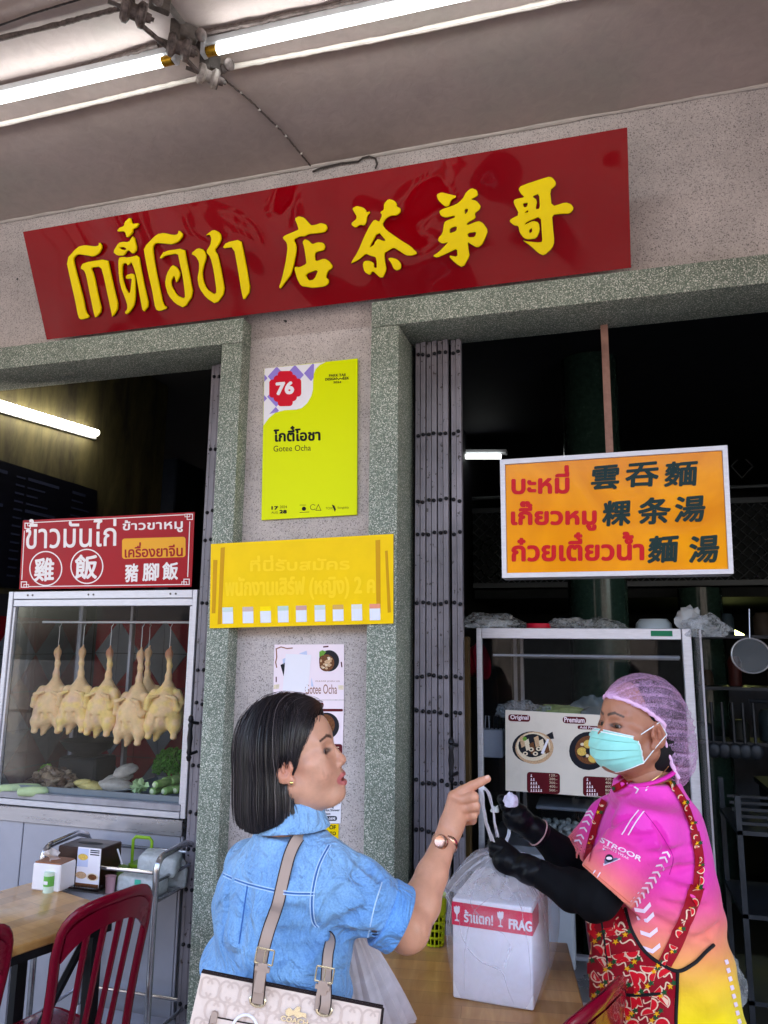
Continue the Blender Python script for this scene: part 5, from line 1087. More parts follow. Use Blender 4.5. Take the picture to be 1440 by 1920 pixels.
def warp(names):
    for o in [o for o in bpy.data.objects if o.parent is None and any(o.name.startswith(n) for n in names)]:
        for q in [o] + list(o.children_recursive):
            if q.type != 'MESH': continue
            L = Vector(o.location)
            for v in q.data.vertices:
                p = v.co + L; p = Vector((p.x * 1.058, 2.385 + (p.y - 2.25) * .72, 1.62 - (1.62 - p.z) * 1.058)); v.co = p - L
warp(['trolley', 'wooden_box', 'napkin_pack', 'teal_tag', 'green_caddy', 'pink_cup', 'jar', 'straw'])

# ================================================================== CHAIRS
m_ch = mat('maroon_plastic', lin((120, 6, 34)), .26, coat=.35, var=.08, vs=6, bump=.06, bs=400)
def make_chair():
    t = thing('plastic_chair', 'x', 'chair', (0, 0, 0), 0, 'maroon plastic chairs'); Wd, Hs, Ht = .205, .455, .905
    def back(x, z):      # curved, leaning back
        s = (z - Hs) / (Ht - Hs); return (x, -.20 - .085 * s - .03 * (1 - (x / Wd) ** 2) * (.5 + .5 * s), z)
    out = []
    for a in np.linspace(0, 1, 12): out.append((-Wd + .012 * sin(a * pi), Hs - .02 + (Ht - .10 - Hs) * a))
    for a in np.linspace(pi, 0, 15)[0:]: out.append((Wd * (abs(cos(a)) ** .62) * (1 if cos(a) > 0 else -1) * .985, Ht - .085 + .085 * sin(a) ** .8))
    for a in np.linspace(1, 0, 12): out.append((Wd - .012 * sin(a * pi), Hs - .02 + (Ht - .10 - Hs) * a))
    MB().tube([back(x, z) for x, z in out], .0205, m_ch, 12, flat=.55, up=(0, 1, 0)).build('back_frame', t)
    # broad top rail
    def top(u_, v_):
        x = (u_ - .5) * 2 * Wd * .93; zt = Ht - .012 - .05 * (abs(u_ - .5) * 2) ** 3.2; z = zt - v_ * (.055 + .02 * (abs(u_ - .5) * 2) ** 2); return back(x, z)
    N, M_ = 20, 4
    mb = MB(); A = [top(i / N, j / M_) for j in range(M_ + 1) for i in range(N + 1)]; B_ = [(a[0], a[1] - .011, a[2]) for a in A]; K = len(A)
    f = [[j * (N + 1) + i, j * (N + 1) + i + 1, (j + 1) * (N + 1) + i + 1, (j + 1) * (N + 1) + i] for j in range(M_) for i in range(N)]
    f2 = [[K + q for q in r][::-1] for r in f]; e = [[M_ * (N + 1) + i, M_ * (N + 1) + i + 1, K + M_ * (N + 1) + i + 1, K + M_ * (N + 1) + i] for i in range(N)]
    mb.add(A + B_, f + f2 + e, m_ch, True); mb.build('top_rail', t)
    for x in (-.105, -.036, .036, .105):
        pts = [back(x * (1 - .12 * (1 - s)), Hs + .01 + (Ht - .055 - Hs) * s) for s in np.linspace(0, 1, 10)]
        MB().tube(pts, [.015 + .004 * abs(s - .4) for s in np.linspace(0, 1, 10)], m_ch, 8, flat=.4, up=(0, 1, 0)).build('back_slat', t)
    def seat(u_, v_):
        x = (u_ - .5) * 2 * (.205 + .015 * v_); y = -.20 + .42 * v_; e_ = max(abs(u_ - .5) * 2, 0); z = Hs - .016 * (1 - e_ ** 3) * sin(min(1, v_ * 1.1) * pi) - .02 * max(0, v_ - .85) / .15; return (x, y, z)
    N, M_ = 16, 16; A = [seat(i / N, j / M_) for j in range(M_ + 1) for i in range(N + 1)]; B_ = [(a[0], a[1], a[2] - .014) for a in A]; K = len(A)
    f = [[j * (N + 1) + i, j * (N + 1) + i + 1, (j + 1) * (N + 1) + i + 1, (j + 1) * (N + 1) + i] for j in range(M_) for i in range(N)]
    mb = MB().add(A + B_, f + [[K + q for q in r][::-1] for r in f], m_ch, True)
    rim = [i for i in range(N + 1)] + [j * (N + 1) + N for j in range(1, M_ + 1)] + [M_ * (N + 1) + i for i in range(N - 1, -1, -1)] + [j * (N + 1) for j in range(M_ - 1, 0, -1)]
    mb.tube([tuple(np.array(A[i]) - [0, 0, .012]) for i in rim + [rim[0]]], .014, m_ch, 8); mb.build('seat', t)
    for sx in (-1, 1):
        for y0_, y1_ in ((-.19, -.235), (.19, .215)): MB().tube([(sx * .195, y0_, Hs - .01), (sx * .205, (y0_ + y1_) / 2, .25), (sx * .215, y1_, .0)], [.022, .018, .015], m_ch, 8, flat=.6).build('leg', t)
    return t
c1 = make_chair()
bd = Vector((.30, .954)); sdv = Vector((-.954, .30)); bd = Vector((.22, .975)); sdv = Vector((-.975, .22)); cm = Vector((-1.43, 2.04)) + sdv * .24; c1.scale = (.79, .9, .99)
rz1 = atan2(sdv.y, sdv.x) - pi / 2
c1.location = (cm.x, cm.y, 0); c1.rotation_euler = (0, 0, rz1); ORI[c1.name] = (Vector(c1.location), rz1); c1['label'] = 'maroon slatted plastic chair pushed up to the left table'
dup(c1, (cm.x - .165, cm.y - .39, 0), rz1 - .04, 'maroon plastic chair cut off by the left edge of the photo')
sd3 = Vector((-.92, .38)).normalized(); cm3 = Vector((-.075, 1.70)) + sd3 * .255
dup(c1, (cm3.x, cm3.y, 0), atan2(sd3.y, sd3.x) - pi / 2, scale=(.95, .95, 1.03), label= 'maroon plastic chair in front of the apron at the right table')

# ================================================================== RIGHT CABINET
RX0, RX1, RT, RB, YR = -.48, .305, 1.699, .87, 2.95
rc = thing('food_cabinet', 'aluminium framed glass cabinet with a menu poster in the right doorway', 'food cabinet', (-.1, 3.2, 0))
def rb(n, *a, m=m_alu): return MB().bx(*a, m, .002).build(n, rc)
rb('top_rail', RX0 + .022, RX1 - .034, YR, YR + .03, RT - .040, RT); rb('post', RX0, RX0 + .020, YR - .002, YR + .03, RB - .3, RT); rb('post', RX1 - .032, RX1, YR - .002, YR + .03, RB - .3, RT)
rb('inner_post', RX0 + .085, RX0 + .10, YR + .5, YR + .52, RB, RT, m=m_alud); rb('inner_post', RX0 + .115, RX0 + .13, YR + .5, YR + .52, RB, RT, m=m_alud); rb('top_panel', RX0, RX1, YR + .032, YR + .55, RT - .018, RT - .004, m=m_alud)
rb('rear_rail', RX0 + .132, RX1, YR + .5, YR + .52, RT - .12, RT - .10, m=m_alud); rb('deck', RX0 + .01, RX1, YR + .032, YR + .55, RB - .02, RB, m=m_ss); rb('bottom_rail', RX0 + .022, RX1 - .034, YR, YR + .03, RB - .04, RB - .002)
MB().bx(RX0 + .022, RX1 - .034, YR + .012, YR + .016, RB, RT - .042, m_gl2).build('front_glass', rc)
MB().bx(RX0 + .006, RX0 + .010, YR + .032, YR + .53, RB, RT - .02, m_gl2).build('side_glass', rc)
MB().tube([(RX0 + .05, YR + .10, RT - .105), (RX1 - .034, YR + .10, RT - .105)], .005, m_alu, 8).build('hanging_rod', rc)
sp = PY(1220, 1183, YR - .002); MB().bx(sp[0], sp[0] + .075, YR - .0012, YR - .0005, RT - .028, RT - .008, mat('green_sticker', lin((10, 110, 76)), .4)).build('sticker', rc)
text('ELEGANCE ALUMINIUM', [np.array((sp[0] + .02, YR - .0014, RT - .011)), np.array((sp[0] + .072, YR - .0014, RT - .011)), np.array((sp[0] + .072, YR - .0014, RT - .0165)), np.array((sp[0] + .02, YR - .0014, RT - .0165))], m_pw, (0, -1, 0), parent=None, name='x') if False else None
rb('counter_panel', RX0 + .0, RX1, YR + .01, YR + .04, .02, RB - .32, m=m_pan)
gp = thing('glass_screen', 'upright clear glass screen with an aluminium edge right of the right cabinet', 'glass screen', (RX1 + .03, 2.86, 0))
MB().bx(RX1 + .004, RX1 + .008, 2.74, 2.945, .75, 1.69, m_gl).build('pane', gp); MB().bx(RX1 + .003, RX1 + .009, 2.733, 2.739, .75, 1.69, m_alud).build('edge', gp)
# menu poster
m_mp = mat('menu_poster_paper', lin((222, 212, 200)), .3, var=.06, vs=8, coat=.15)
t, pl, Q = board('menu_poster', 'beige laminated menu poster with two noodle bowl photos on the right cabinet glass', 'poster', ((947.5, 1331), (1225, 1346), (1222, 1502), (948, 1482)), YR - .004, m_mp, .003); n = pl.n
mb = MB(); fpoly(rrect(953, 1339, 994, 1352, 5, .04), pl, m_mar, .0005).build('label_patch', t); fpoly(rrect(1055, 1343, 1099, 1356, 6, .04), pl, m_mar, .0005).build('label_patch', t); fpoly(rrect(1083, 1360, 1150, 1367, 3, .04), pl, m_mar, .0005).build('label_patch', t)
fpoly(rrect(988, 1447, 1050, 1486, 6, .05), pl, m_mar, .0005).build('price_patch', t); fpoly(rrect(1093, 1455, 1158, 1492, 6, .05), pl, m_mar, .0005).build('price_patch', t)
text('Original', tq(pl, 957, 1340, 991, 1351, .03), m_pp, n, th=.001, bold=.03, parent=t); text('Premium', tq(pl, 1058, 1344, 1096, 1354, .04), m_pp, n, th=.001, bold=.03, parent=t); text('Add Premium Ribs', tq(pl, 1087, 1361, 1148, 1366, .04), m_pp, n, th=.001, bold=.02, parent=t)
for ox, oy, pr_ in ((992, 1451, ('120.-', '200.-', '300.-', '400.-', '500.-')), (1097, 1458, ('220.-', '400.-', '600.-', '800.-', '999.-'))):
    for r_ in range(5):
        mb = MB()
        for q in range(r_ + 1): x = ox + 3 + q * 4.6; y = oy + 2 + r_ * 7; fpoly(circ(x + 1.3, y, 1.1, 1.3, 8), pl, m_pp, .0009, mb); fpoly([(x - .6, y + 3.6), (x + .4, y + 1.4), (x + 2.2, y + 1.4), (x + 3.2, y + 3.6)], pl, m_pp, .0009, mb)
        mb.build('people_icons', t, kind='stuff'); text(pr_[r_], tq(pl, ox + 38, oy + r_ * 7, ox + 53, oy + 4.5 + r_ * 7, .05), m_f5, n, th=.001, parent=t, name='price')
mb = MB(); fpoly(circ(998, 1401, 37.5, 30), pl, m_bowl, .0005, mb); fpoly(circ(1002, 1402, 36, 30.5), pl, m_f1, .0007, mb); fpoly(circ(1000, 1400, 32, 26.5), pl, m_f5, .0009, mb); fpoly(circ(999, 1398, 27, 22), pl, m_bowl, .0011, mb); fpoly([(1024, 1378), (1036, 1372), (1039, 1385), (1030, 1386)], pl, m_bowl, .0006, mb)
for i in range(6): x = 974 + i * 9; y = 1392 + (i % 3) * 6; fpoly([(x, y - 9), (x + 8, y - 13), (x + 12, y + 6), (x + 4, y + 10)], pl, (m_f1, m_f5, m_f4)[i % 3], .0013 + i * .0001, mb)
for x, y in ((985, 1413), (1004, 1413), (996, 1405), (1010, 1404)): fpoly(circ(x, y, 5, 4, 12), pl, m_f5, .002, mb); fpoly(circ(x, y, 2.2, 1.8, 8), pl, m_bowl, .0022, mb)
fpoly([(1014, 1412), (1026, 1385), (1030, 1386), (1019, 1414)], pl, m_pw, .0022, mb); fpoly(circ(984, 1385, 4, 4, 9), pl, m_f3, .0022, mb); mb.build('bowl_print', t)
mb = MB(); fpoly(circ(1104, 1408, 37, 36), pl, m_bowl, .0005, mb); fpoly(circ(1106, 1406, 28, 27), pl, m_f4, .0007, mb)
for i in range(26): a, q = rnd.uniform(0, 6.28), rnd.uniform(5, 25); fpoly(circ(1106 + q * cos(a), 1406 + q * sin(a), 4, 3, 8), pl, rnd.choice((m_f5, m_bowl, m_f4)), .0009 + i * .00003, mb)
for x, y in ((1103, 1395), (1091, 1409), (1116, 1404), (1112, 1422), (1127, 1414)): fpoly(circ(x, y, 9, 8, 14), pl, m_f2, .0022, mb)
fpoly(circ(1104, 1408, 6, 5.5, 12), pl, m_bowl, .0026, mb); mb.build('bowl_print', t)
# things in and on the right cabinet
wb = thing('white_basket', 'white plastic basket of dark utensils hung inside the right cabinet', 'basket', tuple(PY(925, 1400, YR + .08)))
a_ = PY(904, 1366, YR + .08); b_ = PY(945, 1420, YR + .08)
m_gw = mat('grey_white_plastic', lin((170, 174, 184)), .4)
MB().bx(a_[0], b_[0], YR + .05, YR + .12, b_[2], a_[2], m_gw, .004).build('bin', wb)
for dx in (.01, .03, .045, .06): MB().tube([(a_[0] + dx, YR + .08, a_[2] - .02), (a_[0] + dx + .006, YR + .07, a_[2] + .05), (a_[0] + dx + .018, YR + .07, a_[2] + .05), (a_[0] + dx + .02, YR + .08, a_[2] - .02)], .0025, m_gw if dx < .02 else m_blk, 6).build('utensil', wb)
m_bag = film('crumpled_bag', (.75, .78, .80), crinkle=34, rough=.15, lo=.06, hi=.6)
def crumple(name, label, c0, r3, m, seed, cat='plastic bag', n=26):
    r_ = np.random.RandomState(seed); mb = MB().ell((0, 0, 0), (1, 1, 1), m, None, n, n // 2); V = np.array(mb.v); d = 1 + .35 * vnoise(V + 5, 2.2, seed) + .16 * vnoise(V + 9, 5.5, seed + 1)
    V = V * d[:, None] * np.array(r3) * (1 + .10 * vnoise(V + 3, 13, seed + 2))[:, None]; zmin = -r3[2] * .55; V[:, 2] = np.maximum(V[:, 2], zmin); V = V + np.array(c0) - [0, 0, zmin]; mb.v = [tuple(p) for p in V]; return one(name, label, cat, mb)
def onR(px, py=None, dy=.1): p = PY(px, 1178, YR + dy); return (p[0], YR + dy, RT + .001)
crumple('plastic_bag', 'crumpled bag of white towels at the left end on top of the right cabinet', onR(925, dy=.08), (.12, .07, .035), m_bag, 1)
crumple('folded_cloths', 'pale folded cloths inside the bag at the left end of the cabinet top', onR(920, dy=.09), (.085, .05, .022), m_pkw, 2, 'cloths')
one('tape_roll', 'red tape roll lying on top of the right cabinet', 'tape roll', MB().lathe([(.024, 0), (.048, 0), (.048, .018), (.024, .018), (.024, 0)], onR(1010, dy=.07), mat('red_tape', lin((190, 24, 50)), .4), 28))
crumple('plastic_bag', 'flat crumpled clear bag in the middle on top of the right cabinet', onR(1065, dy=.08), (.075, .05, .026), m_bag, 4)
crumple('plastic_bag', 'glossy clear bag right of the middle on top of the right cabinet', onR(1125, dy=.08), (.085, .05, .024), m_bag, 5)
one('lid_dome', 'translucent plastic tub lid on top of the right cabinet', 'tub', MB().lathe([(.066, 0), (.064, .02), (.05, .036), (0, .038)], onR(1226, dy=.08), mat('frosted_tub', lin((150, 160, 166)), .3, coat=.3), 28))
o = crumple('plastic_bag', 'loose clear bag hanging off the right end of the cabinet top', onR(1320, dy=.02), (.08, .05, .05), m_bag, 7); o.location.z -= .03
crumple('plastic_bag', 'white twisted bag corner at the right end of the cabinet top', onR(1296, dy=.05), (.05, .03, .05), mat('white_bag', lin((190, 194, 200)), .4, trans=.2), 8)
crumple('plastic_bag', 'clear bag of greens behind the top edge of the menu poster', tuple(PY(985, 1336, YR + .06) - np.array([0, 0, .02])), (.10, .04, .04), m_bag, 9)
crumple('cabbage', 'pale cabbage leaves behind the top edge of the menu poster', tuple(PY(1060, 1340, YR + .08) - np.array([0, 0, .025])), (.12, .05, .035), mat('cabbage_leaf', lin((150, 164, 100)), .5, var=.35, vs=30), 10, 'cabbage')
crumple('noodle_bag', 'bulging clear noodle bag above the menu poster beside the hair net', tuple(PY(1118, 1342, YR + .08) - np.array([0, 0, .02])), (.08, .05, .055), mat('noodle_bag', lin((96, 104, 104)), .25, coat=.4), 11, 'noodles')
mt = thing('meatball_tub', 'clear tub of pale meatballs below the menu poster', 'tub', tuple(PY(1070, 1530, YR + .16)))
cq = PY(1072, 1540, YR + .15); MB().bx(cq[0] - .12, cq[0] + .12, YR + .05, YR + .24, cq[2] - .06, cq[2] + .055, m_gl2, .01).build('tub', mt); MB().bx(cq[0] - .125, cq[0] + .125, YR + .045, YR + .245, cq[2] + .056, cq[2] + .068, mat('tub_rim', lin((120, 124, 132)), .3), .004).build('rim', mt)
mbm = MB().ell((0, 0, 0), (.011, .011, .011), mat('meatball', lin((188, 188, 180)), .4, var=.1), None, 10, 6).mesh('meatball'); Lm = origin_of(mt)[0]
for i in range(90):
    o = bpy.data.objects.new('meatball', mbm); COL.objects.link(o); o.parent = mt; o.location = Vector((cq[0] + rnd.uniform(-.105, .105), YR + rnd.uniform(.062, .22), cq[2] - .047 + rnd.choice((0, .018, .034)) + rnd.uniform(0, .004))) - Lm
one('steel_pan', 'pale steel pan on the counter behind the polystyrene box', 'pan', MB().lathe([(0, 0), (.11, 0), (.13, .05), (.133, .052), (.126, .05), (.1, .008), (0, .006)], tuple(PY(960, 1640, 2.80)), m_ss, 30))
one('grey_crate', 'light grey crate behind the white box below the cabinet', 'crate', MB().bx(PY(905, 1700, 2.82)[0], PY(1075, 1700, 2.82)[0], 2.82, 2.94, .55, PY(960, 1600, 2.82)[2], mat('grey_crate', lin((150, 156, 166)), .5, var=.1), .008))
one('bench', 'grey metal bench carrying the crate and pan behind the right table', 'bench', MB().bx(-.52, .25, 2.62, 2.94, .50, .545, m_ss).bx(-.50, -.47, 2.64, 2.67, 0, .50, m_ss).bx(.20, .23, 2.64, 2.67, 0, .50, m_ss))
one('red_basin', 'red basin edge just left of the right cabinet', 'basin', MB().lathe([(0, 0), (.05, 0), (.075, .08), (.08, .082), (.07, .078), (0, .006)], tuple(PY(872, 1245, 3.2)), mat('red_plastic', lin((150, 12, 40)), .3), 24, (1, -.3, .2)))

# ================================================================== DARK INTERIOR, RIGHT
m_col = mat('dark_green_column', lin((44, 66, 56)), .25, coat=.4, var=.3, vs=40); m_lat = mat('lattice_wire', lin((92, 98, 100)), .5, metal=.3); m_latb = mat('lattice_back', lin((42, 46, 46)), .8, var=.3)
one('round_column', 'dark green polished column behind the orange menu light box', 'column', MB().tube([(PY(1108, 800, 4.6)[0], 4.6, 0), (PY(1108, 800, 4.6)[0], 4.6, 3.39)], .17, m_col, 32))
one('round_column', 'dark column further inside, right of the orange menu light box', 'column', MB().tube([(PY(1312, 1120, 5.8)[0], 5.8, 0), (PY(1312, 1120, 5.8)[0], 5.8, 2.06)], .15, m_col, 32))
lt = thing('mezzanine_screen', 'diamond lattice screen along the mezzanine deep inside the right doorway', 'lattice screen', (.6, 6.0, 2.2))
zt_, zb_ = PY(1000, 958, 6.0)[2], PY(1000, 1092, 6.0)[2]; xa, xb = -1.0, 2.55
MB().bx(xa, xb, 6.0, 6.03, zt_, zt_ + .04, m_lat).build('rail', lt); MB().bx(xa, xb, 6.0, 6.03, zb_ - .04, zb_, m_lat).build('rail', lt); MB().bx(xa, xb, 6.05, 6.07, zb_, zt_, m_latb).build('back_panel', lt)
MB().tube([(xa, 6.0, PY(1000, 930, 6.0)[2]), (xb, 6.0, PY(1000, 930, 6.0)[2])], .014, m_lat, 8).build('handrail', lt)
mb = MB(); H_ = zt_ - zb_; st = .085
for i in range(int((xb - xa + H_) / st) + 1):
    for s in (1, -1):
        x0_ = xa - H_ + i * st if s > 0 else xa + i * st; A_ = np.array([x0_, zb_]); B_ = np.array([x0_ + s * H_, zt_])
        t0 = max(0, min(1, (xa - A_[0]) / (B_[0] - A_[0]))); t1 = max(0, min(1, (xb - A_[0]) / (B_[0] - A_[0]))); lo_, hi_ = sorted((t0, t1)) 
        if s > 0: lo_, hi_ = max(0, (xa - A_[0]) / (B_[0] - A_[0])), min(1, (xb - A_[0]) / (B_[0] - A_[0]))
        else: lo_, hi_ = max(0, (A_[0] - xb) / H_), min(1, (A_[0] - xa) / H_)
        if hi_ - lo_ < .02: continue
        a, b_ = A_ + (B_ - A_) * lo_, A_ + (B_ - A_) * hi_; mb.tube([(a[0], 6.02 + .006 * s, a[1]), (b_[0], 6.02 + .006 * s, b_[1])], .0045, m_lat, 4)
mb.build('lattice', lt, kind='stuff')
# pillar panel with the same lattice higher up and the diamond plaque
one('mezzanine_slab', 'dark mezzanine floor slab carrying the lattice screen', 'floor slab', MB().bx(-1.0, 2.55, 6.08, 8.9, zb_ - .12, zb_ - .05, m_latb))
pf = thing('diamond_plaque', 'barely visible diamond shaped plaque on the dark wall at right', 'plaque', tuple(PY(1391, 872, 7.5))); plq = Plane((0, 7.5, 0), (0, -1, 0))
mb = MB(); line([(1371, 874), (1391, 854), (1412, 874), (1391, 896)], 2.5, plq, m_lat, 0, mb, True); mb.build('outline', pf)
sv = thing('hanging_sieve', 'round steel sieve hanging in the dark at the right edge', 'sieve', tuple(PY(1408, 1229, 3.6)))
cS = PY(1408, 1229, 3.6); pts = [(cS[0] + .078 * cos(a), 3.6 + .012 * sin(a), cS[2] + .074 * sin(a)) for a in np.linspace(0, 2 * pi, 33)]
MB().tube(pts, .0035, m_hook, 8, cap=False).build('rim', sv); MB().add([tuple(p) for p in pts[:-1]], [list(range(32))], glass('sieve_mesh', (.75, .78, .78), .6, .3, .25)).build('mesh', sv); MB().tube([(cS[0], 3.6, cS[2] + .074), (cS[0] + .01, 3.62, cS[2] + .2)], .003, m_hook, 6).build('handle', sv)
# kitchen shelf rack
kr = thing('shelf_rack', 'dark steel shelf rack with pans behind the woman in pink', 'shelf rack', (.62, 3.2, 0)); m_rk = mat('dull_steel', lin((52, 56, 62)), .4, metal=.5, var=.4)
for x in (.42, .72):
    for y in (3.0, 3.4): MB().bx(x, x + .018, y, y + .018, 0.01, 1.12, m_rk).build('post', kr)
for z in (.45, .72, .99): MB().bx(.42, .738, 3.0, 3.418, z, z + .014, m_rk).build('shelf', kr)
for i in range(5): MB().bx(.425, .733, 3.02 + i * .05, 3.03 + i * .05, 1.02 + .014 * i, 1.03 + .014 * i, m_rk).build('tray', kr)
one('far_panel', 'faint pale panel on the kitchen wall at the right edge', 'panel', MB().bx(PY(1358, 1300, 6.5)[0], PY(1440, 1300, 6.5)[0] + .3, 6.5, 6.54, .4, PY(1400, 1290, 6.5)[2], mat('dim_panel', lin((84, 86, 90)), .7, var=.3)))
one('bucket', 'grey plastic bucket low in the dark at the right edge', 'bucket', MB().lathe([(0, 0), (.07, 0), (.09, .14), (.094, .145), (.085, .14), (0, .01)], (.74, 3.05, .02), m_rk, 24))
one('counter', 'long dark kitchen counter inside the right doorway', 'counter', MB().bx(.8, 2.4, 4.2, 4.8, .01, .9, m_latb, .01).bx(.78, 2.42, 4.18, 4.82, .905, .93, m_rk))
crumple('plastic_bag', 'small hanging bag behind the yellow apron side at right', tuple(PY(1372, 1880, 2.5)), (.04, .03, .07), m_bag, 12)

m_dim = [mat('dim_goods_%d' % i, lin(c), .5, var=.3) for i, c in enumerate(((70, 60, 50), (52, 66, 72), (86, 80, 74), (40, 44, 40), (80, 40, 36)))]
kc = thing('kitchen_shelf', 'dim wall shelf of pots and jars deep inside the right doorway', 'shelf', (1.3, 5.2, 1.3))
for z in (1.05, 1.38, 1.70): MB().bx(.55, 2.4, 5.2, 5.5, z, z + .02, m_rk).build('shelf_board', kc)
for i in range(26):
    x = .6 + (i % 9) * .2 + rnd.uniform(-.03, .03); z = (1.071, 1.401, 1.721)[i // 9]; h = rnd.uniform(.08, .2); r = rnd.uniform(.035, .07)
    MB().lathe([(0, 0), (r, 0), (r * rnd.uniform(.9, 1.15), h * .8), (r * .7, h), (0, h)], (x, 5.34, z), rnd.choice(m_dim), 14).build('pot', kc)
for i in range(5):
    x = PY(1345 + i * 20, 1500, 4.3)[0]; one('utensil', ('leftmost', 'second', 'middle', 'fourth', 'rightmost')[i] + ' dim hanging utensil on the kitchen rail at the right edge', 'utensil', MB().tube([(x, 4.3, 1.36), (x, 4.3, 1.16)], .008, m_rk, 6).ell((x, 4.3, 1.12), (.035, .012, .04), m_rk), 'utensils on the kitchen rail')
one('utensil_rail', 'steel rail with hanging utensils at the right edge', 'rail', MB().tube([(.7, 4.3, 1.37), (2.4, 4.3, 1.37)], .01, m_rk, 8))

# ================================================================== RIGHT TABLE, WHITE BOX
t_r, Rm2, tc2 = table('light wooden table under the white box on the right', [(-.66, 1.66), (-.10, 1.74), (-.075, 2.36), (-.64, 2.29)], m_wt2)
m_eps = mat('polystyrene', lin((240, 238, 246)), .55, bump=.15, bs=350, var=.02, sss=.1); m_ft = mat('fragile_tape', lin((226, 16, 70)), .3, coat=.3)
o0 = Vector((-.379, 1.925, TZ + .001)); ub = Vector((.191, -.011, 0)); Lb = ub.length; ub.normalize(); vb = Vector((.115, .993, 0)).normalized(); Hb = .222; Db = .285
wbx = thing('polystyrene_box', 'white polystyrene box with red fragile tape, inside a clear bag on the table', 'box', tuple(o0))
R = Matrix.Rotation(atan2(ub.y, ub.x), 3, 'Z'); cbx = o0 + ub * Lb / 2 + Vector((-ub.y, ub.x, 0)) * Db / 2 + Vector((0, 0, Hb / 2)); vb = Vector((-ub.y, ub.x, 0))
MB().box(cbx - Vector((0, 0, .012)), (Lb, Db, Hb - .024), m_eps, R, .005, 3).build('body', wbx); MB().box(cbx + Vector((0, 0, Hb / 2 - .011)), (Lb + .001, Db + .001, .021), m_eps, R, .005, 3).build('lid', wbx)
nF = -vb
class BoxPl:
    n = np.array(nF)
    def p(s, a, b, off=0): return np.array(o0 + ub * a + Vector((0, 0, b)) + nF * off)
bp = BoxPl(); tz0, tz1 = .162, .214
MB().add([bp.p(-.001, tz0, .0012), bp.p(Lb + .0015, tz0 - .002, .0012), bp.p(Lb + .0015, tz1 - .004, .0012), bp.p(-.001, tz1, .0012)] + [np.array(o0 + ub * (Lb + .0015) + vb * Db * .35 + Vector((0, 0, z))) for z in (tz0 - .004, tz1 - .006)], [[0, 1, 2, 3], [1, 4, 5, 2]], m_ft).build('tape', wbx)
def bq(x0, x1, z0, z1): return [bp.p(x0, z1), bp.p(x1, z1), bp.p(x1, z0), bp.p(x0, z0)]
text('ร้าแตก!', bq(.029, .100, .171, .199), m_pw, bp.n, th=.0020, bold=.03, parent=wbx); text('FRAG', bq(.137, .200 - .008, .169, .192), m_pw, bp.n, th=.0020, bold=.05, parent=wbx)
for x in (.004, .110):
    mb = MB(); g = [(0, .034), (.003, .032), (.006, .036), (.009, .033), (.012, .036), (.0155, .034), (.0145, .022), (.0095, .016), (.0085, .006), (.013, .003), (.0135, .001), (.002, .001), (.0025, .003), (.007, .006), (.006, .016), (.001, .022)]
    mb.add([bp.p(x + a, .170 + b_, .0021) for a, b_ in g], [list(range(len(g)))], m_pw); mb.build('glass_symbol', wbx)
# ---- the clear bag round it
m_film = film('carrier_film', (.93, .92, .98), crinkle=7, rough=.2, lo=.02, hi=.32); m_film2 = film('gathered_film', (.93, .92, .98), crinkle=12, rough=.25, lo=.10, hi=.50)
NK = Vector(PD(935, 1597, 1.84))          # where the glove gathers the bag
def bag_pt(a, s):
    th = 2 * pi * a; c_, s_ = cos(th), sin(th); e_ = 2 / 5.0
    X = abs(c_) ** e_ * (1 if c_ > 0 else -1); Y = abs(s_) ** e_ * (1 if s_ > 0 else -1)
    base = cbx - Vector((0, 0, Hb / 2))
    if s < .5:
        q = s / .5; rx = Lb / 2 + .008 + .030 * sin(q * pi * .8) * (1 if X > 0 else .65); ry = Db / 2 + .006 + .018 * sin(q * pi * .9); P = base + ub * X * rx + vb * Y * ry + Vector((0, 0, .002 + q * (Hb - .01)))
    else:
        q = (s - .5) / .5; top = base + Vector((0, 0, Hb + .0)); rr = (1 - q) ** 1.15; blend = q ** 1.6
        C0 = top.lerp(NK, q); rnd_ = Vector((c_, s_)); sx_, sy_ = X * (1 - blend) + c_ * blend, Y * (1 - blend) + s_ * blend
        w_ = .010 + (Lb / 2 + .030) * rr; d_ = .010 + (Db / 2 + .015) * rr; P = C0 + ub * sx_ * w_ + vb * sy_ * d_ + Vector((0, 0, .035 * sin(q * pi) * (1 - .3 * abs(Y))))
    wr = .0035 * sin(a * 2 * pi * 11 + s * 9) * (0.2 + 1.4 * max(0, s - .45)) + .003 * sin(a * 2 * pi * 23 + 2) * max(0, s - .55)
    return tuple(P + (ub * c_ + vb * s_) * wr)
NA, NS = 120, 46; mb = MB(); V = [bag_pt(a / NA, j / NS) for j in range(NS + 1) for a in range(NA)]
mb.add(V, [[j * NA + a, j * NA + (a + 1) % NA, (j + 1) * NA + (a + 1) % NA, (j + 1) * NA + a] for j in range(NS) for a in range(NA)], m_film, True)
k_ = mb.mi(m_film2); mb.m = [k_ if i // NA > NS * .53 else q for i, q in enumerate(mb.m)]
creases = MB()  # milky tubes along the film's folds, standing for its diagonal highlights
for i, (a_, s0c, s1c, da) in enumerate(((.62, .25, .98, .06), (.70, .05, .97, .10), (.76, .3, .99, -.05), (.80, .45, .99, .03), (.84, .1, .96, -.12), (.88, .5, 1, .02), (.93, .3, .98, -.06), (.55, .2, .98, .03), (.66, .55, 1, .03), (.73, .6, 1, -.02), (.78, .02, .45, -.08), (.97, .4, 1, -.03), (.02, .3, .98, -.04))):
    P_ = [bag_pt(a_ + da * q + .006 * sin(q * 9 + i), s0c + (s1c - s0c) * q) for q in np.linspace(0, 1, 18)]; creases.tube(P_, [.0002 + .0011 * sin(pi * q) for q in np.linspace(0, 1, 18)], m_film2, 5)
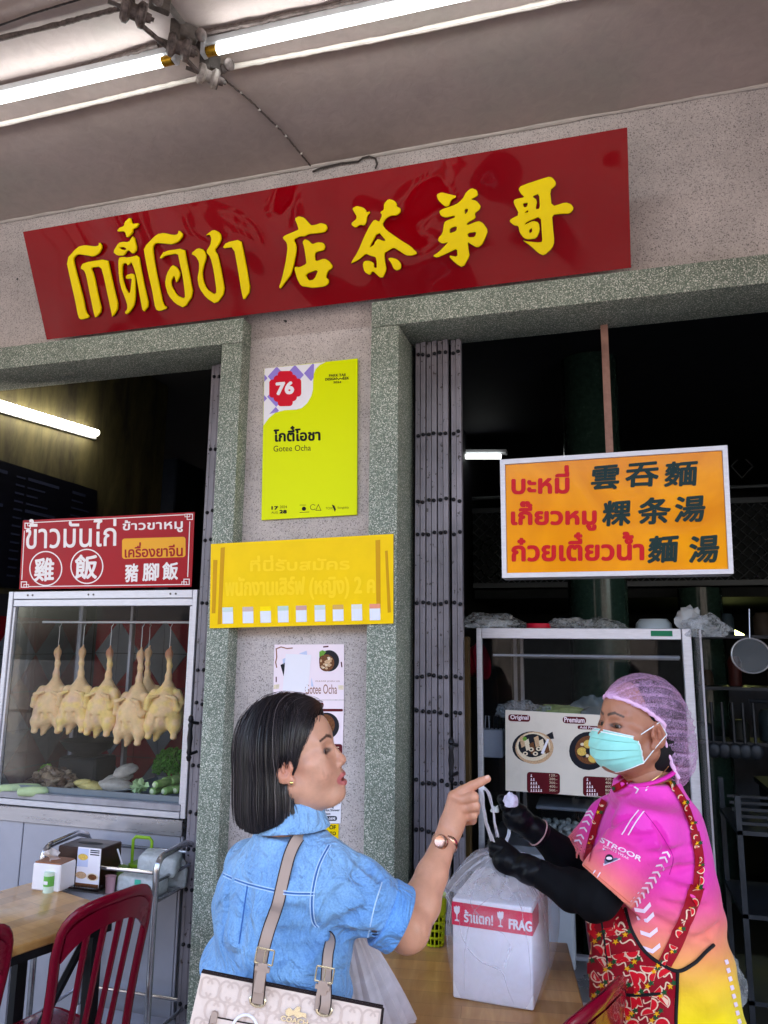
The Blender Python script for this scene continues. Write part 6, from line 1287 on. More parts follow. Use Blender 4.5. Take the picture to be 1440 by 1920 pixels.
one_bag = thing('carrier_bag', 'clear plastic carrier bag round the white box, gathered in the black gloves', 'plastic bag', tuple(o0 + Vector((.1, .1, 0)))); mb.build('film', one_bag); creases.build('crease', one_bag, kind='stuff')
m_hdl = film('bag_handle_film', (.92, .92, .97), crinkle=30, rough=.3, lo=.75, hi=1.0)
def strap(pts, wd, tw=1.5, m=m_hdl, parent=one_bag, name='handle'):
    P = [Vector(p) for p in pts]; out = []; N = 30
    def cr(t):
        n_ = len(P) - 1; i = min(int(t * n_), n_ - 1); f = t * n_ - i; p0, p1, p2, p3 = P[max(i - 1, 0)], P[i], P[i + 1], P[min(i + 2, n_)]
        return .5 * ((2 * p1) + (p2 - p0) * f + (2 * p0 - 5 * p1 + 4 * p2 - p3) * f * f + (3 * p1 - p0 - 3 * p2 + p3) * f ** 3)
    mb = MB()
    for q in (-1, 0, 1):
        pp = [cr(i / N) + RGTv * (q * wd * .35 * (.5 + .5 * sin(i * .35 + q))) - FWDv * (.003 * q) for i in range(N + 1)]; mb.tube(pp, [wd * .42 * (.75 + .25 * sin(i * .9 + q * 2)) for i in range(N + 1)], m, 7, flat=.45)
    return mb.build(name, parent)
RGTv, FWDv, UPVv = Vector(RGT), Vector(FWD), Vector(UPV)
strap([PD(932, 1600, 1.84), PD(918, 1560, 1.82), PD(907, 1520, 1.80), PD(902, 1484, 1.78), PD(908, 1476, 1.78)], .010)
strap([PD(938, 1600, 1.85), PD(932, 1560, 1.84), PD(924, 1520, 1.82), PD(914, 1484, 1.80), PD(906, 1476, 1.79)], .010)
strap([PD(942, 1612, 1.86), PD(948, 1590, 1.88), PD(954, 1560, 1.93), PD(956, 1530, 1.95), PD(956, 1506, 1.95)], .010)
# green basket with wooden chopsticks behind
gbx = thing('chopstick_basket', 'yellow green plastic basket on the right table beside the box', 'basket', tuple(PZ(815, 1765, TZ)))
pb0 = Vector(PZ(815, 1772, TZ)); m_yg = mat('yellow_green_plastic', lin((176, 190, 30)), .4)
for r_ in range(5): MB().lathe([(.024 + .0012 * r_, 0), (.026 + .0012 * r_, 0), (.026 + .0012 * r_, .005), (.024 + .0012 * r_, .005), (.024 + .0012 * r_, 0)], pb0 + Vector((0, 0, .004 + r_ * .02)), m_yg, 22).build('hoop', gbx)
for a in np.linspace(0, 2 * pi, 15)[:-1]: MB().tube([pb0 + Vector((.0245 * cos(a), .0245 * sin(a), .002)), pb0 + Vector((.0295 * cos(a), .0295 * sin(a), .088))], .002, m_yg, 5).build('rib', gbx)
MB().lathe([(.030, .088), (.033, .088), (.034, .135), (.031, .135), (.030, .088)], pb0, m_yg, 24).build('collar', gbx)
for i in range(7): p = Vector(PZ(792 + i * 1.6, 1758 + (i % 3) * 4, TZ)); one('chopstick', 'pale wooden chopstick left of the green basket', 'chopstick', MB().tube([p + Vector((0, .02, .001)), p + Vector((.004 * (i - 3), .03, .10))], .002, mat('pale_wood', lin((220, 186, 150)), .6), 6), 'wooden chopsticks beside the green basket')
one('pink_drum', 'dark pink cylindrical bin behind the white box', 'bin', MB().lathe([(0, 0), (.07, 0), (.08, .10), (.083, .103), (.075, .10), (0, .01)], (.0, 2.26, TZ + .001), mat('dusty_pink', lin((132, 74, 110)), .4), 30))
# ================================================================== PEOPLE
from mathutils.bvhtree import BVHTree
m_skin = mat('skin', (.6, .35, .25), .40, attr='paint', bump=.30, bs=300, sss=.10, var=.14, vs=38, bdist=.0012, spec=.42)
m_eye = mat('eye', (.8, .8, .8), .18, attr='paint', spec=.3)
Rh = Vector(RGT).to_2d().normalized().to_3d(); Dh = Vector((-Rh.y, Rh.x, 0)); Zv = Vector((0, 0, 1))
def frame_(yaw_to_depth, pitch, left=False, roll=0.0):
    """head axes: forward turned away from the camera by yaw (towards it if negative)"""
    F = (Rh * (-1 if left else 1)) * cos(yaw_to_depth) + Dh * sin(yaw_to_depth); L = Zv.cross(F).normalized()
    F2 = F * cos(pitch) + Zv * sin(pitch); U = F2.cross(L).normalized()
    if roll: L, U = L * cos(roll) + U * sin(roll), U * cos(roll) - L * sin(roll)
    return np.array(F2), np.array(L), np.array(U)
def toW(V, O, A): V = np.atleast_2d(np.array(V, float)); return O + V[:, :1] * A[0] + V[:, 1:2] * A[1] + V[:, 2:3] * A[2]
def join(parts):
    Vs, Qs, Cs, k = [], [], [], 0
    for V, Q, C in parts: Vs.append(V); Qs.append(Q + k); Cs.append(C); k += len(V)
    return np.concatenate(Vs), np.concatenate(Qs), np.concatenate(Cs)
def bvh(V, Q): return BVHTree.FromPolygons([tuple(p) for p in V], [tuple(int(i) for i in q) for q in Q])
def hit(B, px, py, off=.0):
    r = ray(px, py); d = Vector(r).normalized(); loc, n, i, dist = B.ray_cast(Vector(CAM), d)
    if loc is None: return None
    if n.dot(d) > 0: n = -n
    return loc + n * off
def pdist(P, a, b):
    a, b = np.array(a), np.array(b); ba = b - a; t = np.clip(((P - a) @ ba) / (ba @ ba), 0, 1); return np.linalg.norm(P - a - t[:, None] * ba, axis=1)
def in_poly(x, y, poly):
    r = np.zeros(np.shape(x), bool); n = len(poly); j = n - 1
    for i in range(n):
        xi, yi = poly[i]; xj, yj = poly[j]; c = ((yi > y) != (yj > y)) & (x < (xj - xi) * (y - yi) / (yj - yi + 1e-12) + xi); r ^= c; j = i
    return r
def spline(P, n=8):
    P = [np.array(p, float) for p in P]; out = []
    for i in range(len(P) - 1):
        p0, p1, p2, p3 = P[max(i - 1, 0)], P[i], P[i + 1], P[min(i + 2, len(P) - 1)]
        for k_ in range(n): f = k_ / n; out.append(.5 * ((2 * p1) + (p2 - p0) * f + (2 * p0 - 5 * p1 + 4 * p2 - p3) * f * f + (3 * p1 - p0 - 3 * p2 + p3) * f ** 3))
    out.append(P[-1]); return out
def drape(B, poly, off, step, m, name, parent, th=.0):
    xs = np.arange(min(p[0] for p in poly) - step, max(p[0] for p in poly) + step, step); ys = np.arange(min(p[1] for p in poly) - step, max(p[1] for p in poly) + step, step)
    idx = {}; mb = MB(); V = []; f = []
    X, Y = np.meshgrid(xs, ys, indexing='ij'); IN = in_poly(X, Y, poly)
    def vid(i, j):
        if (i, j) not in idx: h_ = hit(B, xs[i], ys[j], off); idx[(i, j)] = None if h_ is None else len(V); (V.append(h_) if h_ is not None else None)
        return idx[(i, j)]
    for i in range(len(xs) - 1):
        for j in range(len(ys) - 1):
            if IN[i, j] or IN[i + 1, j] or IN[i, j + 1] or IN[i + 1, j + 1]:
                if IN[i:i + 2, j:j + 2].sum() < 3: continue
                q = [vid(i, j), vid(i + 1, j), vid(i + 1, j + 1), vid(i, j + 1)]
                if None in q: continue
                if max((V[a] - V[b]).length for a, b in ((q[0], q[2]), (q[1], q[3]))) > .035: continue
                f.append(q)
    mb.add(V, f, m, True); return mb.build(name, parent)
def decal(B, polys, off, m, mb):
    for P in polys:
        V = [hit(B, *p, off) for p in P]
        if any(v is None for v in V) or max((V[i] - V[0]).length for i in range(len(V))) > .08: continue
        mb.add(V, [list(range(len(V)))], m)
    return mb
def ribbon(B, pts, wd, off, m, mb, n=5):
    P = spline([(a, b, 0) for a, b in pts], n); L_, R_ = [], []
    for i in range(len(P)):
        t = P[min(i + 1, len(P) - 1)] - P[max(i - 1, 0)]; t = t / (np.linalg.norm(t) or 1); nn = np.array([-t[1], t[0]]) * wd / 2
        a, b_ = hit(B, P[i][0] + nn[0], P[i][1] + nn[1], off), hit(B, P[i][0] - nn[0], P[i][1] - nn[1], off)
        if a is None or b_ is None: continue
        L_.append(a); R_.append(b_)
    N = len(L_); mb.add(L_ + R_, [[i, i + 1, N + i + 1, N + i] for i in range(N - 1) if (L_[i] - L_[i + 1]).length < .05], m, True); return mb
def cord(B, pts, r, off, m, mb, n=6, sides=6):
    P = [hit(B, p[0], p[1], off) for p in spline([(a, b, 0) for a, b in pts], n)]; P = [p for p in P if p is not None]
    if len(P) > 2: mb.tube(P, r, m, sides)
    return mb

def head_field(open_mouth=.003, h=.0017, neck=.052, broad=1.0, ex=0.0, lid=.0034):
    f = Field((-.125, -.10, -.20), (.125, .10, .135), h)
    f.ell((-.012, 0, .035), (.094, .073, .083)); f.ell((.028, 0, -.028), (.060, .056 * broad, .080), .03); f.ell((.035, 0, .042), (.050, .056, .048), .02)
    f.cap((-.018, 0, -.05), (-.042, 0, -.125), neck, neck - .002, .03)
    f.ell((.030, 0, -.066), (.046, .042 * broad, .030), .02); f.ell((.068, 0, -.052), (.024, .027, .025), .02); f.ell((.071, 0, -.086), (.0175, .019, .0155), .02)
    for s in (-1, 1):
        f.ell((.050, s * .036 * broad, -.032), (.030, .027, .029), .022); f.cap((-.002, s * .054 * broad, -.045), (.058, s * .020, -.086), .015, .014, .022)
        f.cap((.079, s * .010, .026), (.064, s * .046, .027), .0065, .007, .014); f.cap((.066, s * .044, .0), (.045, s * .058, -.012), .010, .010, .02)
    f.cap((.079, 0, .016), (.0965, 0, -.020), .0052, .0078, .012); f.ell((.0965, 0, -.0245), (.0090, .0098, .0080), .008)
    for s in (-1, 1):
        f.ell((.0905, s * .0125, -.0285), (.0092, .0066, .0066), .006); f.ell((.094, s * .0062, -.0355), (.0052, .0034, .003), .003, mode='s')
        f.ell((.091 + ex, s * .031, .006), (.0125 - ex * .5, .016, .0105), .014, mode='s'); f.ell((.0655 + ex, s * .031, .004), (.0150, .0152, .0145), .005)
        f.ell((.0810 + ex, s * .0325, .0030), (.012, .0150, lid), .0018, mode='s')
    f.chain([(.084, -.023, -.0565), (.0905, -.011, -.0512), (.0925, 0, -.0525), (.0905, .011, -.0512), (.084, .023, -.0565)], [.0022, .0050, .0046, .0050, .0022], .005)
    f.chain([(.083, -.021, -.059), (.0895, -.009, -.0660), (.0905, 0, -.0668), (.0895, .009, -.0660), (.083, .021, -.059)], [.0022, .0052, .0058, .0052, .0022], .005)
    f.ell((.0945, 0, -.0588), (.013, .0175, open_mouth), .002, mode='s')
    for s in (-1, 1):   # ears
        R = Matrix.Rotation(radians(-12), 3, 'Y'); Rl = [list(r) for r in R]
        f.ell((-.006, s * .0755, -.004), (.0185, .0085, .030), .004, Rl); f.ell((-.002, s * .0845, -.001), (.0125, .0098, .0205), .003, Rl, 's'); f.ell((-.004, s * .0795, -.002), (.005, .0035, .012), .003, Rl)
        f.ell((.004, s * .0745, -.031), (.0085, .0052, .0095), .006); f.ell((.010, s * .0765, -.006), (.0042, .0045, .0065), .004); f.ell((.001, s * .0835, -.006), (.0065, .006, .010), .003, mode='s')
    return f
def head_paint(V, skin, lip, brow, red=.25, ex=0.0):
    C = np.tile(skin, (len(V), 1)); Vm = V * np.array([1, 1, 1]); ay = np.abs(V[:, 1]); W_ = np.stack([V[:, 0], ay, V[:, 2]], 1)
    nz = vnoise(V, 60, 3); C = C * (1 + .05 * nz[:, None])
    g = lambda c, r: np.exp(-(np.linalg.norm(W_ - np.array(c), axis=1) / r) ** 2)
    C = mixc(C, g((.070, .038, -.028), .026) * red, (skin[0] * .95, skin[1] * .62, skin[2] * .58)); C = mixc(C, g((.100, 0, -.026), .014) * red, (skin[0], skin[1] * .66, skin[2] * .62))
    C = mixc(C, g((0, .08, -.01), .03) * red * 1.6, (skin[0] * .9, skin[1] * .55, skin[2] * .5))
    C = mixc(C, sstep(.25, .75, vnoise(V, 150, 8)) * g((.062, .048, -.030), .020) * .55, (skin[0] * .55, skin[1] * .42, skin[2] * .38))
    lw = np.zeros(len(V))
    for a, b_ in (((.084, .023, -.0565), (.0925, .011, -.0515)), ((.0925, .011, -.0515), (.095, 0, -.053)), ((.083, .021, -.059), (.092, .009, -.0655)), ((.092, .009, -.0655), (.093, 0, -.066))): lw = np.maximum(lw, 1 - sstep(.0055, .0078, pdist(W_, a, b_)))
    C = mixc(C, lw * .85 * (V[:, 0] > .075), lip)
    bw = np.zeros(len(V))
    Wp = W_.copy(); Wp[:, 0] = 0
    for a, b_, r in (((0, .011, .0265), (0, .030, .0325), .0034), ((0, .030, .0325), (0, .050, .0270), .0024)): bw = np.maximum(bw, (1 - sstep(r * .7, r * 1.3, pdist(Wp, a, b_))) * (W_[:, 0] > .045))
    C = mixc(C, bw * .88, brow)
    d = np.sqrt(((W_[:, 1] - .0325) / .0165) ** 2 + ((W_[:, 2] - .0038) / .0052) ** 2); e = np.exp(-((d - 1) / .30) ** 2) * (W_[:, 0] > .058) * (W_[:, 2] > -.002) * (W_[:, 0] < .10); C = mixc(C, np.clip(e, 0, 1) * .85, (.02, .012, .01))
    C = mixc(C, g((.0935, .0062, -.0345), .0042) * .8, (.06, .02, .015)); C = mixc(C, np.exp(-((V[:, 2] + .0588) / .0022) ** 2) * (ay < .018) * (V[:, 0] > .080) * (V[:, 0] < .093) * .9, (.08, .015, .015))
    return C
def eyes(O, A, parent, gaze, ex=0.0):
    g = np.array(gaze, float); g /= np.linalg.norm(g)
    for s in (-1, 1):
        c = np.array([.0655 + ex, s * .031, .004]); mb = MB().ell((0, 0, 0), (.0140, .0140, .0140), m_eye, None, 32, 24); V = np.array(mb.v); W_ = toW(V + c, O, A)
        C = np.tile((.34, .30, .29), (len(V), 1)); d = np.linalg.norm(V / .0140 - g, axis=1); C[d < .62] = (.010, .005, .004); C[d < .25] = (.001, .001, .001)
        Q = [f for f in mb.f]; me = bpy.data.meshes.new('eye'); L = np.array(origin_of(parent)[0]); me.from_pydata([tuple(p) for p in W_ - L], [], Q); me.materials.append(m_eye)
        at = me.color_attributes.new('paint', 'FLOAT_COLOR', 'POINT'); c4 = np.ones((len(V), 4), np.float32); c4[:, :3] = C; at.data.foreach_set('color', c4.ravel()); me.polygons.foreach_set('use_smooth', [True] * len(me.polygons)); link('eye', me, parent)

# ------------------------------------------------------------------ woman in denim, left
pA = thing('person', 'woman with dark bob hair in a light blue denim shirt pointing to the right', 'person', (PD(540, 1800, 1.5)[0], PD(540, 1800, 1.5)[1], 0))
AA = frame_(radians(-5), radians(15)); earA = PD(538, 1445, 1.462); OA = earA + AA[1] * .074 + AA[2] * .010
f = head_field(.0042, ex=-.004, lid=.0046); V, Q = f.nets(); V = relax(V, Q, 1, .3); skA = np.array(lin((214, 158, 130)))
C = head_paint(V, skA, lin((200, 98, 100)), lin((34, 24, 24)), .35); HV = toW(V, OA, AA); headA = (HV, Q, C)
# arm and hand
def q3(a, b, d): return np.array(PD(a, b, d))
sh, el, wr = q3(612, 1640, 1.44), q3(768, 1745, 1.50), q3(834, 1578, 1.67)
f = Field(np.minimum.reduce([sh, el, wr]) - .09, np.maximum.reduce([sh, el, wr, q3(918, 1458, 1.72)]) + .07, .0024)
dd = tuple(Dh)
up_ = q3(727, 1714, 1.477); f.chain([q3(615, 1660, 1.49), up_, el - (el - up_) * .1], [.030, .042, .041], .01); f.chain([el - (el - up_) * .1, el + np.array([0, 0, .004]), el * .72 + wr * .28, el * .4 + wr * .6, wr], [.040, .0375, .0405, .033, .0255], .012); f.ell(q3(762, 1752, 1.50), (.030, .030, .028), .02)
f.cap(wr, q3(846, 1548, 1.69), .0245, .026, .01, sq=(dd, .8))
KN = [(851, 1494, 1.70), (862, 1500, 1.692), (868, 1516, 1.692), (866, 1532, 1.700)]
for i, (kx, w_) in enumerate(zip(KN, (.0155, .0155, .0145, .0135))): f.cap(q3(836 + i * 3, 1562 + i * 2, 1.69), q3(*kx), .018, w_ * .92, .012)
f.cap(q3(850, 1545, 1.715), q3(870, 1512, 1.725), .017, .014, .012)
FG = [([KN[0], (866, 1484, 1.698), (885, 1474, 1.694), (901, 1466, 1.690), (914, 1460.5, 1.688)], [.0135, .0122, .0112, .0098, .0082]),
      ([KN[1], (888, 1494, 1.676), (889, 1506, 1.700), (876, 1512, 1.722)], [.0132, .0116, .0102, .0095]),
      ([KN[2], (891, 1511, 1.676), (891, 1522, 1.700), (876, 1527, 1.722)], [.0128, .0112, .0100, .0093]),
      ([KN[3], (887, 1528, 1.684), (886, 1538, 1.704), (872, 1541, 1.722)], [.0118, .0104, .0092, .0085])]
for pts, rs in FG:
    g_ = Field(f.lo, f.lo + (f.n - 1) * f.h, f.h) if False else None
    f.chain([q3(*p) for p in pts], rs, .0028)
f.chain([q3(850, 1535, 1.725), q3(868, 1508, 1.740), (q3(884, 1490, 1.735))], [.016, .0125, .010], .006)
for kx in KN: f.ell(q3(kx[0] + 1, kx[1] - 1, kx[2] - .008), (.008, .008, .007), .008)
V, Q = f.nets(); V = relax(V, Q, 1, .3); C = np.tile(skA * np.array([1.02, .97, .95]), (len(V), 1)) * (1 + .05 * vnoise(V, 40, 5)[:, None])
for kx in KN + [(885, 1474, 1.694)]: C = mixc(C, np.exp(-(np.linalg.norm(V - q3(*kx), axis=1) / .015) ** 2) * .35, (skA[0], skA[1] * .66, skA[2] * .6))
C = mixc(C, np.exp(-(np.linalg.norm(V - el, axis=1) / .03) ** 2) * .3, (skA[0] * .9, skA[1] * .6, skA[2] * .55)); C = mixc(C, np.exp(-(np.linalg.norm(V - q3(914, 1459, 1.68), axis=1) / .012) ** 2) * .4, (skA[0], skA[1] * .7, skA[2] * .7))
armA = (V, Q, C)
# rest of the body
tcx = Vector(PD(528, 1700, 1.52)); an = radians(35); axA = (-Dh * cos(an) + Rh * sin(an)); angA = atan2(axA.y, axA.x)
nk = toW([(-.03, 0, -.10)], OA, AA)[0]
def bodyfield(tc, ang, nk, secs, z0):
    f = Field((tc[0] - .34, tc[1] - .34, -.0), (tc[0] + .34, tc[1] + .34, nk[2] + .08), .006)
    f.loft([(z, tc[0] + cx, tc[1] + cy, a, b, ang) for z, cx, cy, a, b in secs]); f.cap(nk, (tc[0] * .6 + nk[0] * .4, tc[1] * .6 + nk[1] * .4, nk[2] - .12), .052, .042, .02)
    ax = np.array([cos(ang), sin(ang)]); fw = np.array([-sin(ang), cos(ang)])
    for s in (-1, 1):
        hp_ = np.array([*(np.array(tc[:2]) + ax * s * .085), z0]); kn_ = np.array([*(np.array(tc[:2]) + ax * s * .09 + fw * .02), .46]); fo = np.array([*(np.array(tc[:2]) + ax * s * .095), .07])
        f.chain([hp_, kn_, fo], [.088, .056, .038], .03); f.cap(fo - [0, 0, .03], fo + np.array([fw[0] * .13, fw[1] * .13, -.045]), .034, .026, .02)
    V, Q = f.nets(); return V, Q
fwA = Vector((cos(an) * Rh.x + sin(an) * Dh.x, cos(an) * Rh.y + sin(an) * Dh.y)); sgn = 1 if Vector((-sin(angA), cos(angA))).dot(fwA) > 0 else -1
V, Q = bodyfield(tcx, angA, nk, [(.72, 0, 0, .14, .10), (.85, 0, 0, .14, .095), (.98, 0, 0, .12, .085), (1.10, 0, 0, .135, .09), (1.17, 0, 0, .11, .07), (1.22, .0, 0, .06, .045)], .80)
C = np.tile(skA, (len(V), 1)); bodyA = (V, Q, C); V, Q, C = join([headA, armA, bodyA]); sdf_mesh('body', V, Q, [m_skin], pA, C)
eyes(OA, AA, pA, (.93, .16, -.05), -.004)
nl_ = Vector(q3(914, 1455.5, 1.684)); nd_ = (Vector(q3(914, 1460, 1.688)) - Vector(q3(901, 1466, 1.690))).normalized(); nu_ = (Vector(CAM) - nl_).normalized() * .75 + Zv * .65; nu_ = (nu_ - nd_ * nu_.dot(nd_)).normalized(); ns_ = nd_.cross(nu_)
MB().ell(Vector(q3(915, 1459.5, 1.687)) + nu_ * .0062, (.0062, .0042, .0022), mat('nail', lin((236, 186, 168)), .2, spec=.5), Matrix((nd_, ns_, nu_)).transposed(), 14, 8).build('fingernail', pA)
# nail, earring, watch
MB().lathe([(0, 0), (.0032, 0), (.0036, .002), (.002, .0035), (0, .004)], earA + AA[0] * .005 - AA[1] * .0055 - AA[2] * .0235, mat('gold', (.85, .55, .18), .2, metal=1), 14, tuple(-AA[1])).build('earring', pA)
m_rose = mat('rose_gold', (.62, .34, .24), .22, metal=.95); m_dial = mat('dial', lin((86, 44, 40)), .15, coat=1, var=.5, vs=60, col2=lin((206, 190, 186)))
wc = q3(828, 1579, 1.634); wn = (Vector(CAM) - Vector(wc)).normalized() * .9 + Vector((-.25, 0, .1)); wn.normalize()
MB().lathe([(0, 0), (.0150, 0), (.0155, .004), (.0140, .0065), (.0128, .0058)], wc, m_rose, 30, wn).build('watch_case', pA); MB().lathe([(.0128, .0054), (0, .0054)], wc, m_dial, 30, wn).build('watch_dial', pA)
um = wn.orthogonal().normalized(); vm = wn.cross(um)
for k_, ln in ((.3, .010), (2.6, .007)): MB().tube([Vector(wc) + wn * .0060, Vector(wc) + wn * .0060 + (um * cos(k_) + vm * sin(k_)) * ln], .0004, m_wp, 4).build('watch_hand', pA)
axw = Vector(wr - el).normalized(); b1 = axw.orthogonal().normalized(); b2_ = axw.cross(b1)
MB().tube([Vector(q3(834, 1580, 1.672)) + (b1 * cos(t_) * .0290 + b2_ * sin(t_) * .0290) for t_ in np.linspace(0, 2 * pi, 33)], .0062, m_rose, 8, cap=False, flat=.25, up=tuple(b1)).build('watch_strap', pA)

# shirt
m_den = NT('denim'); k = m_den; tc = k.n('TexCoord').outputs['Object']
at = k.n('Attribute', attribute_name='paint'); n1 = k.n('TexNoise', i_Scale=300.0, i_Detail=3.0); k.l(tc, n1.inputs['Vector']); n2 = k.n('TexNoise', i_Scale=14.0, i_Detail=6.0, i_Roughness=.7); k.l(tc, n2.inputs['Vector'])
c = k.mix(1.0, at.outputs['Color'], k.ramp(n1.outputs[0], [(.35, (.80, .84, .9)), (.65, (1.1, 1.08, 1.04))]), 'MULTIPLY'); c = k.mix(1.0, c, k.ramp(n2.outputs[0], [(.3, (.70, .78, .88)), (.7, (1.14, 1.10, 1.06))]), 'MULTIPLY')
k.l(c, k.p.inputs['Base Color']); k.p.inputs['Roughness'].default_value = .85; k.p.inputs['Sheen Weight'].default_value = .15
n3 = k.n('TexNoise', i_Scale=13.0, i_Detail=3.0, i_Distortion=2.2); k.l(tc, n3.inputs['Vector']); b = k.n('Bump', i_Strength=.9, i_Distance=.028); k.l(n3.outputs[0], b.inputs['Height']); b3 = k.n('Bump', i_Strength=.3, i_Distance=.0006); k.l(n1.outputs[0], b3.inputs['Height']); k.l(b.outputs[0], b3.inputs['Normal']); k.l(b3.outputs[0], k.p.inputs['Normal']); m_den = k.m
T = np.array(tcx); f = Field((T[0] - .28, T[1] - .26, .86), (T[0] + .30, T[1] + .26, nk[2] + .06), .0035)
nx_, ny_ = nk[0] - T[0], nk[1] - T[1]
f.loft([(.885, -.005, 0, .190, .128, angA), (.95, -.005, 0, .186, .128, angA), (1.05, 0, 0, .180, .126, angA), (1.13, 0, 0, .176, .120, angA), (1.185, nx_ * .3, ny_ * .3, .158, .100, angA), (1.225, nx_ * .7, ny_ * .7, .112, .075, angA), (1.27, nx_, ny_, .062, .062, angA)] if False else [(z, T[0] + cx, T[1] + cy, a, b_, angA) for z, cx, cy, a, b_ in [(.885, -.012, -.004, .176, .124), (.95, -.010, 0, .176, .126), (1.05, 0, 0, .176, .124), (1.13, 0, 0, .172, .116), (1.18, nx_ * .3, ny_ * .3, .152, .096), (1.215, nx_ * .7, ny_ * .7, .104, .074), (1.25, nx_, ny_, .064, .066)]], pw=2.3)
s0_, s1_ = q3(594, 1640, 1.47), q3(729, 1714, 1.475)
f.chain([s0_, s0_ * .5 + s1_ * .5, s1_], [.066, .066, .060], .035); f.cap(q3(610, 1625, 1.46), q3(560, 1600, 1.5), .05, .045, .03)
f.chain([q3(470, 1625, 1.66), q3(480, 1700, 1.70), q3(560, 1760, 1.74)], [.06, .055, .045], .03)   # far sleeve
sd_ = (s1_ - s0_) / np.linalg.norm(s1_ - s0_)
# folds
def foldfn(x, y, z):
    P0_, P1_ = x - T[0], y - T[1]
    return (.0075 * np.sin(26 * (P0_ * .8 + z * .9) + 5 * np.sin(14 * z + 6 * P1_)) + .0045 * np.sin(52 * (z - P0_ * .5) + 4 * np.sin(19 * P0_ + 3 * z))) * np.clip((1.16 - z) * 8, .12, 1)
f.op(foldfn, (T[0], T[1], 1.05), (.33, .3, .25), 0, 'a')
for a, b_, r, md in (((470, 1668, 1.36), (462, 1760, 1.34), .006, 's'), ((478, 1690, 1.36), (440, 1780, 1.36), .008, 'u'), ((500, 1740, 1.35), (600, 1720, 1.33), .008, 's'), ((610, 1740, 1.38), (560, 1800, 1.36), .010, 's'), ((640, 1640, 1.40), (700, 1680, 1.40), .006, 's'), ((655, 1610, 1.42), (690, 1700, 1.39), .005, 's'), ((600, 1760, 1.42), (500, 1830, 1.36), .009, 'u')): pass
# underarm creases radiating
for (a, b_) in (((592, 1742), (540, 1700)), ((596, 1748), (520, 1760)), ((600, 1752), (560, 1810)), ((640, 1735), (690, 1750)), ((622, 1728), (672, 1700))):
    mid = q3((a[0] + b_[0]) / 2, (a[1] + b_[1]) / 2, 1.0)
V0, Q0 = f.nets(); B0 = bvh(V0, Q0)
for pts, r, md in (([(590, 1738), (565, 1715), (530, 1705)], .0075, 's'), ([(594, 1748), (560, 1755), (510, 1750)], .0075, 's'), ([(600, 1756), (575, 1785), (540, 1820)], .0075, 's'), ([(620, 1742), (650, 1752), (700, 1752)], .007, 's'), ([(630, 1730), (660, 1722), (690, 1700)], .006, 's'), ([(640, 1620), (668, 1640), (690, 1680)], .006, 's'), ([(662, 1606), (690, 1625), (715, 1650)], .0055, 's'), ([(464, 1664), (460, 1700), (452, 1760)], .0075, 's'), ([(430, 1640), (424, 1700), (420, 1790)], .005, 's'), ([(500, 1770), (530, 1790), (600, 1770)], .006, 's')):
    P = [hit(B0, *p) for p in pts]
    if any(p is None for p in P): continue
    f.chain([np.array(p) for p in P], [r * .8, r * 1.1, r * .5], .016, md)
# open sleeve end and hem
f.cap(s1_ - sd_ * .03, s1_ + sd_ * .10, .0545, .06, .0, 's')
def cutp(p, n_): 
    p = np.array(p); n_ = np.array(n_) / np.linalg.norm(n_); return lambda x, y, z: -((x - p[0]) * n_[0] + (y - p[1]) * n_[1] + (z - p[2]) * n_[2])
f.op(lambda x, y, z: np.maximum(cutp(s1_ + sd_ * .022, sd_)(x, y, z), np.sqrt((x - s1_[0]) ** 2 + (y - s1_[1]) ** 2 + (z - s1_[2]) ** 2) - .12), s1_, (.12,) * 3, 0, 's')
f.op(lambda x, y, z: z - (.905 + .02 * np.sin((x - T[0]) * 14)) + 0 * y, (T[0], T[1], .88), (.4, .4, .06), 0, 's')
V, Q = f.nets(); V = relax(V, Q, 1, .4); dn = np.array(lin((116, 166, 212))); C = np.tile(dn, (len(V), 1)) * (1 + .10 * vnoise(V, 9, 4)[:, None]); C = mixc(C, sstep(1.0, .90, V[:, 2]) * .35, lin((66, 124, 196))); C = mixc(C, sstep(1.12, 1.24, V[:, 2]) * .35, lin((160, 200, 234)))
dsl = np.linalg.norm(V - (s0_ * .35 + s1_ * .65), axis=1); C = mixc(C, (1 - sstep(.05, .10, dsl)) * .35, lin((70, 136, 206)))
shA = sdf_mesh('denim_shirt', V, Q, [m_den], pA, C); BA = bvh(V, Q)
m_st = mat('pale_stitch', lin((176, 204, 232)), .8); m_sd = mat('dark_seam', lin((60, 106, 168)), .8)
mb = MB()
for dy in (0, 6): cord(BA, [(409, 1632 + dy), (450, 1650 + dy), (500, 1664 + dy), (545, 1672 + dy), (590, 1673 + dy)], .0011, .0006, m_st, mb)
for dx in (0, 6): cord(BA, [(620 - dx, 1585), (600 - dx, 1625), (588 - dx, 1680), (590 - dx, 1725), (598 - dx, 1738)], .0011, .0006, m_st, mb)
cord(BA, [(716, 1655), (702, 1700), (688, 1764)], .0014, .0006, m_st, mb)
mb.build('stitching', shA, kind='stuff')
mb = MB(); cord(BA, [(409, 1635), (450, 1653), (500, 1667), (545, 1675), (590, 1676)], .0012, .0002, m_sd, mb); cord(BA, [(617, 1585), (597, 1625), (585, 1680), (587, 1725), (595, 1738)], .0013, .0002, m_sd, mb); cord(BA, [(464, 1660), (458, 1700), (448, 1770)], .0014, .0002, m_sd, mb); mb.build('seam', shA, kind='stuff')
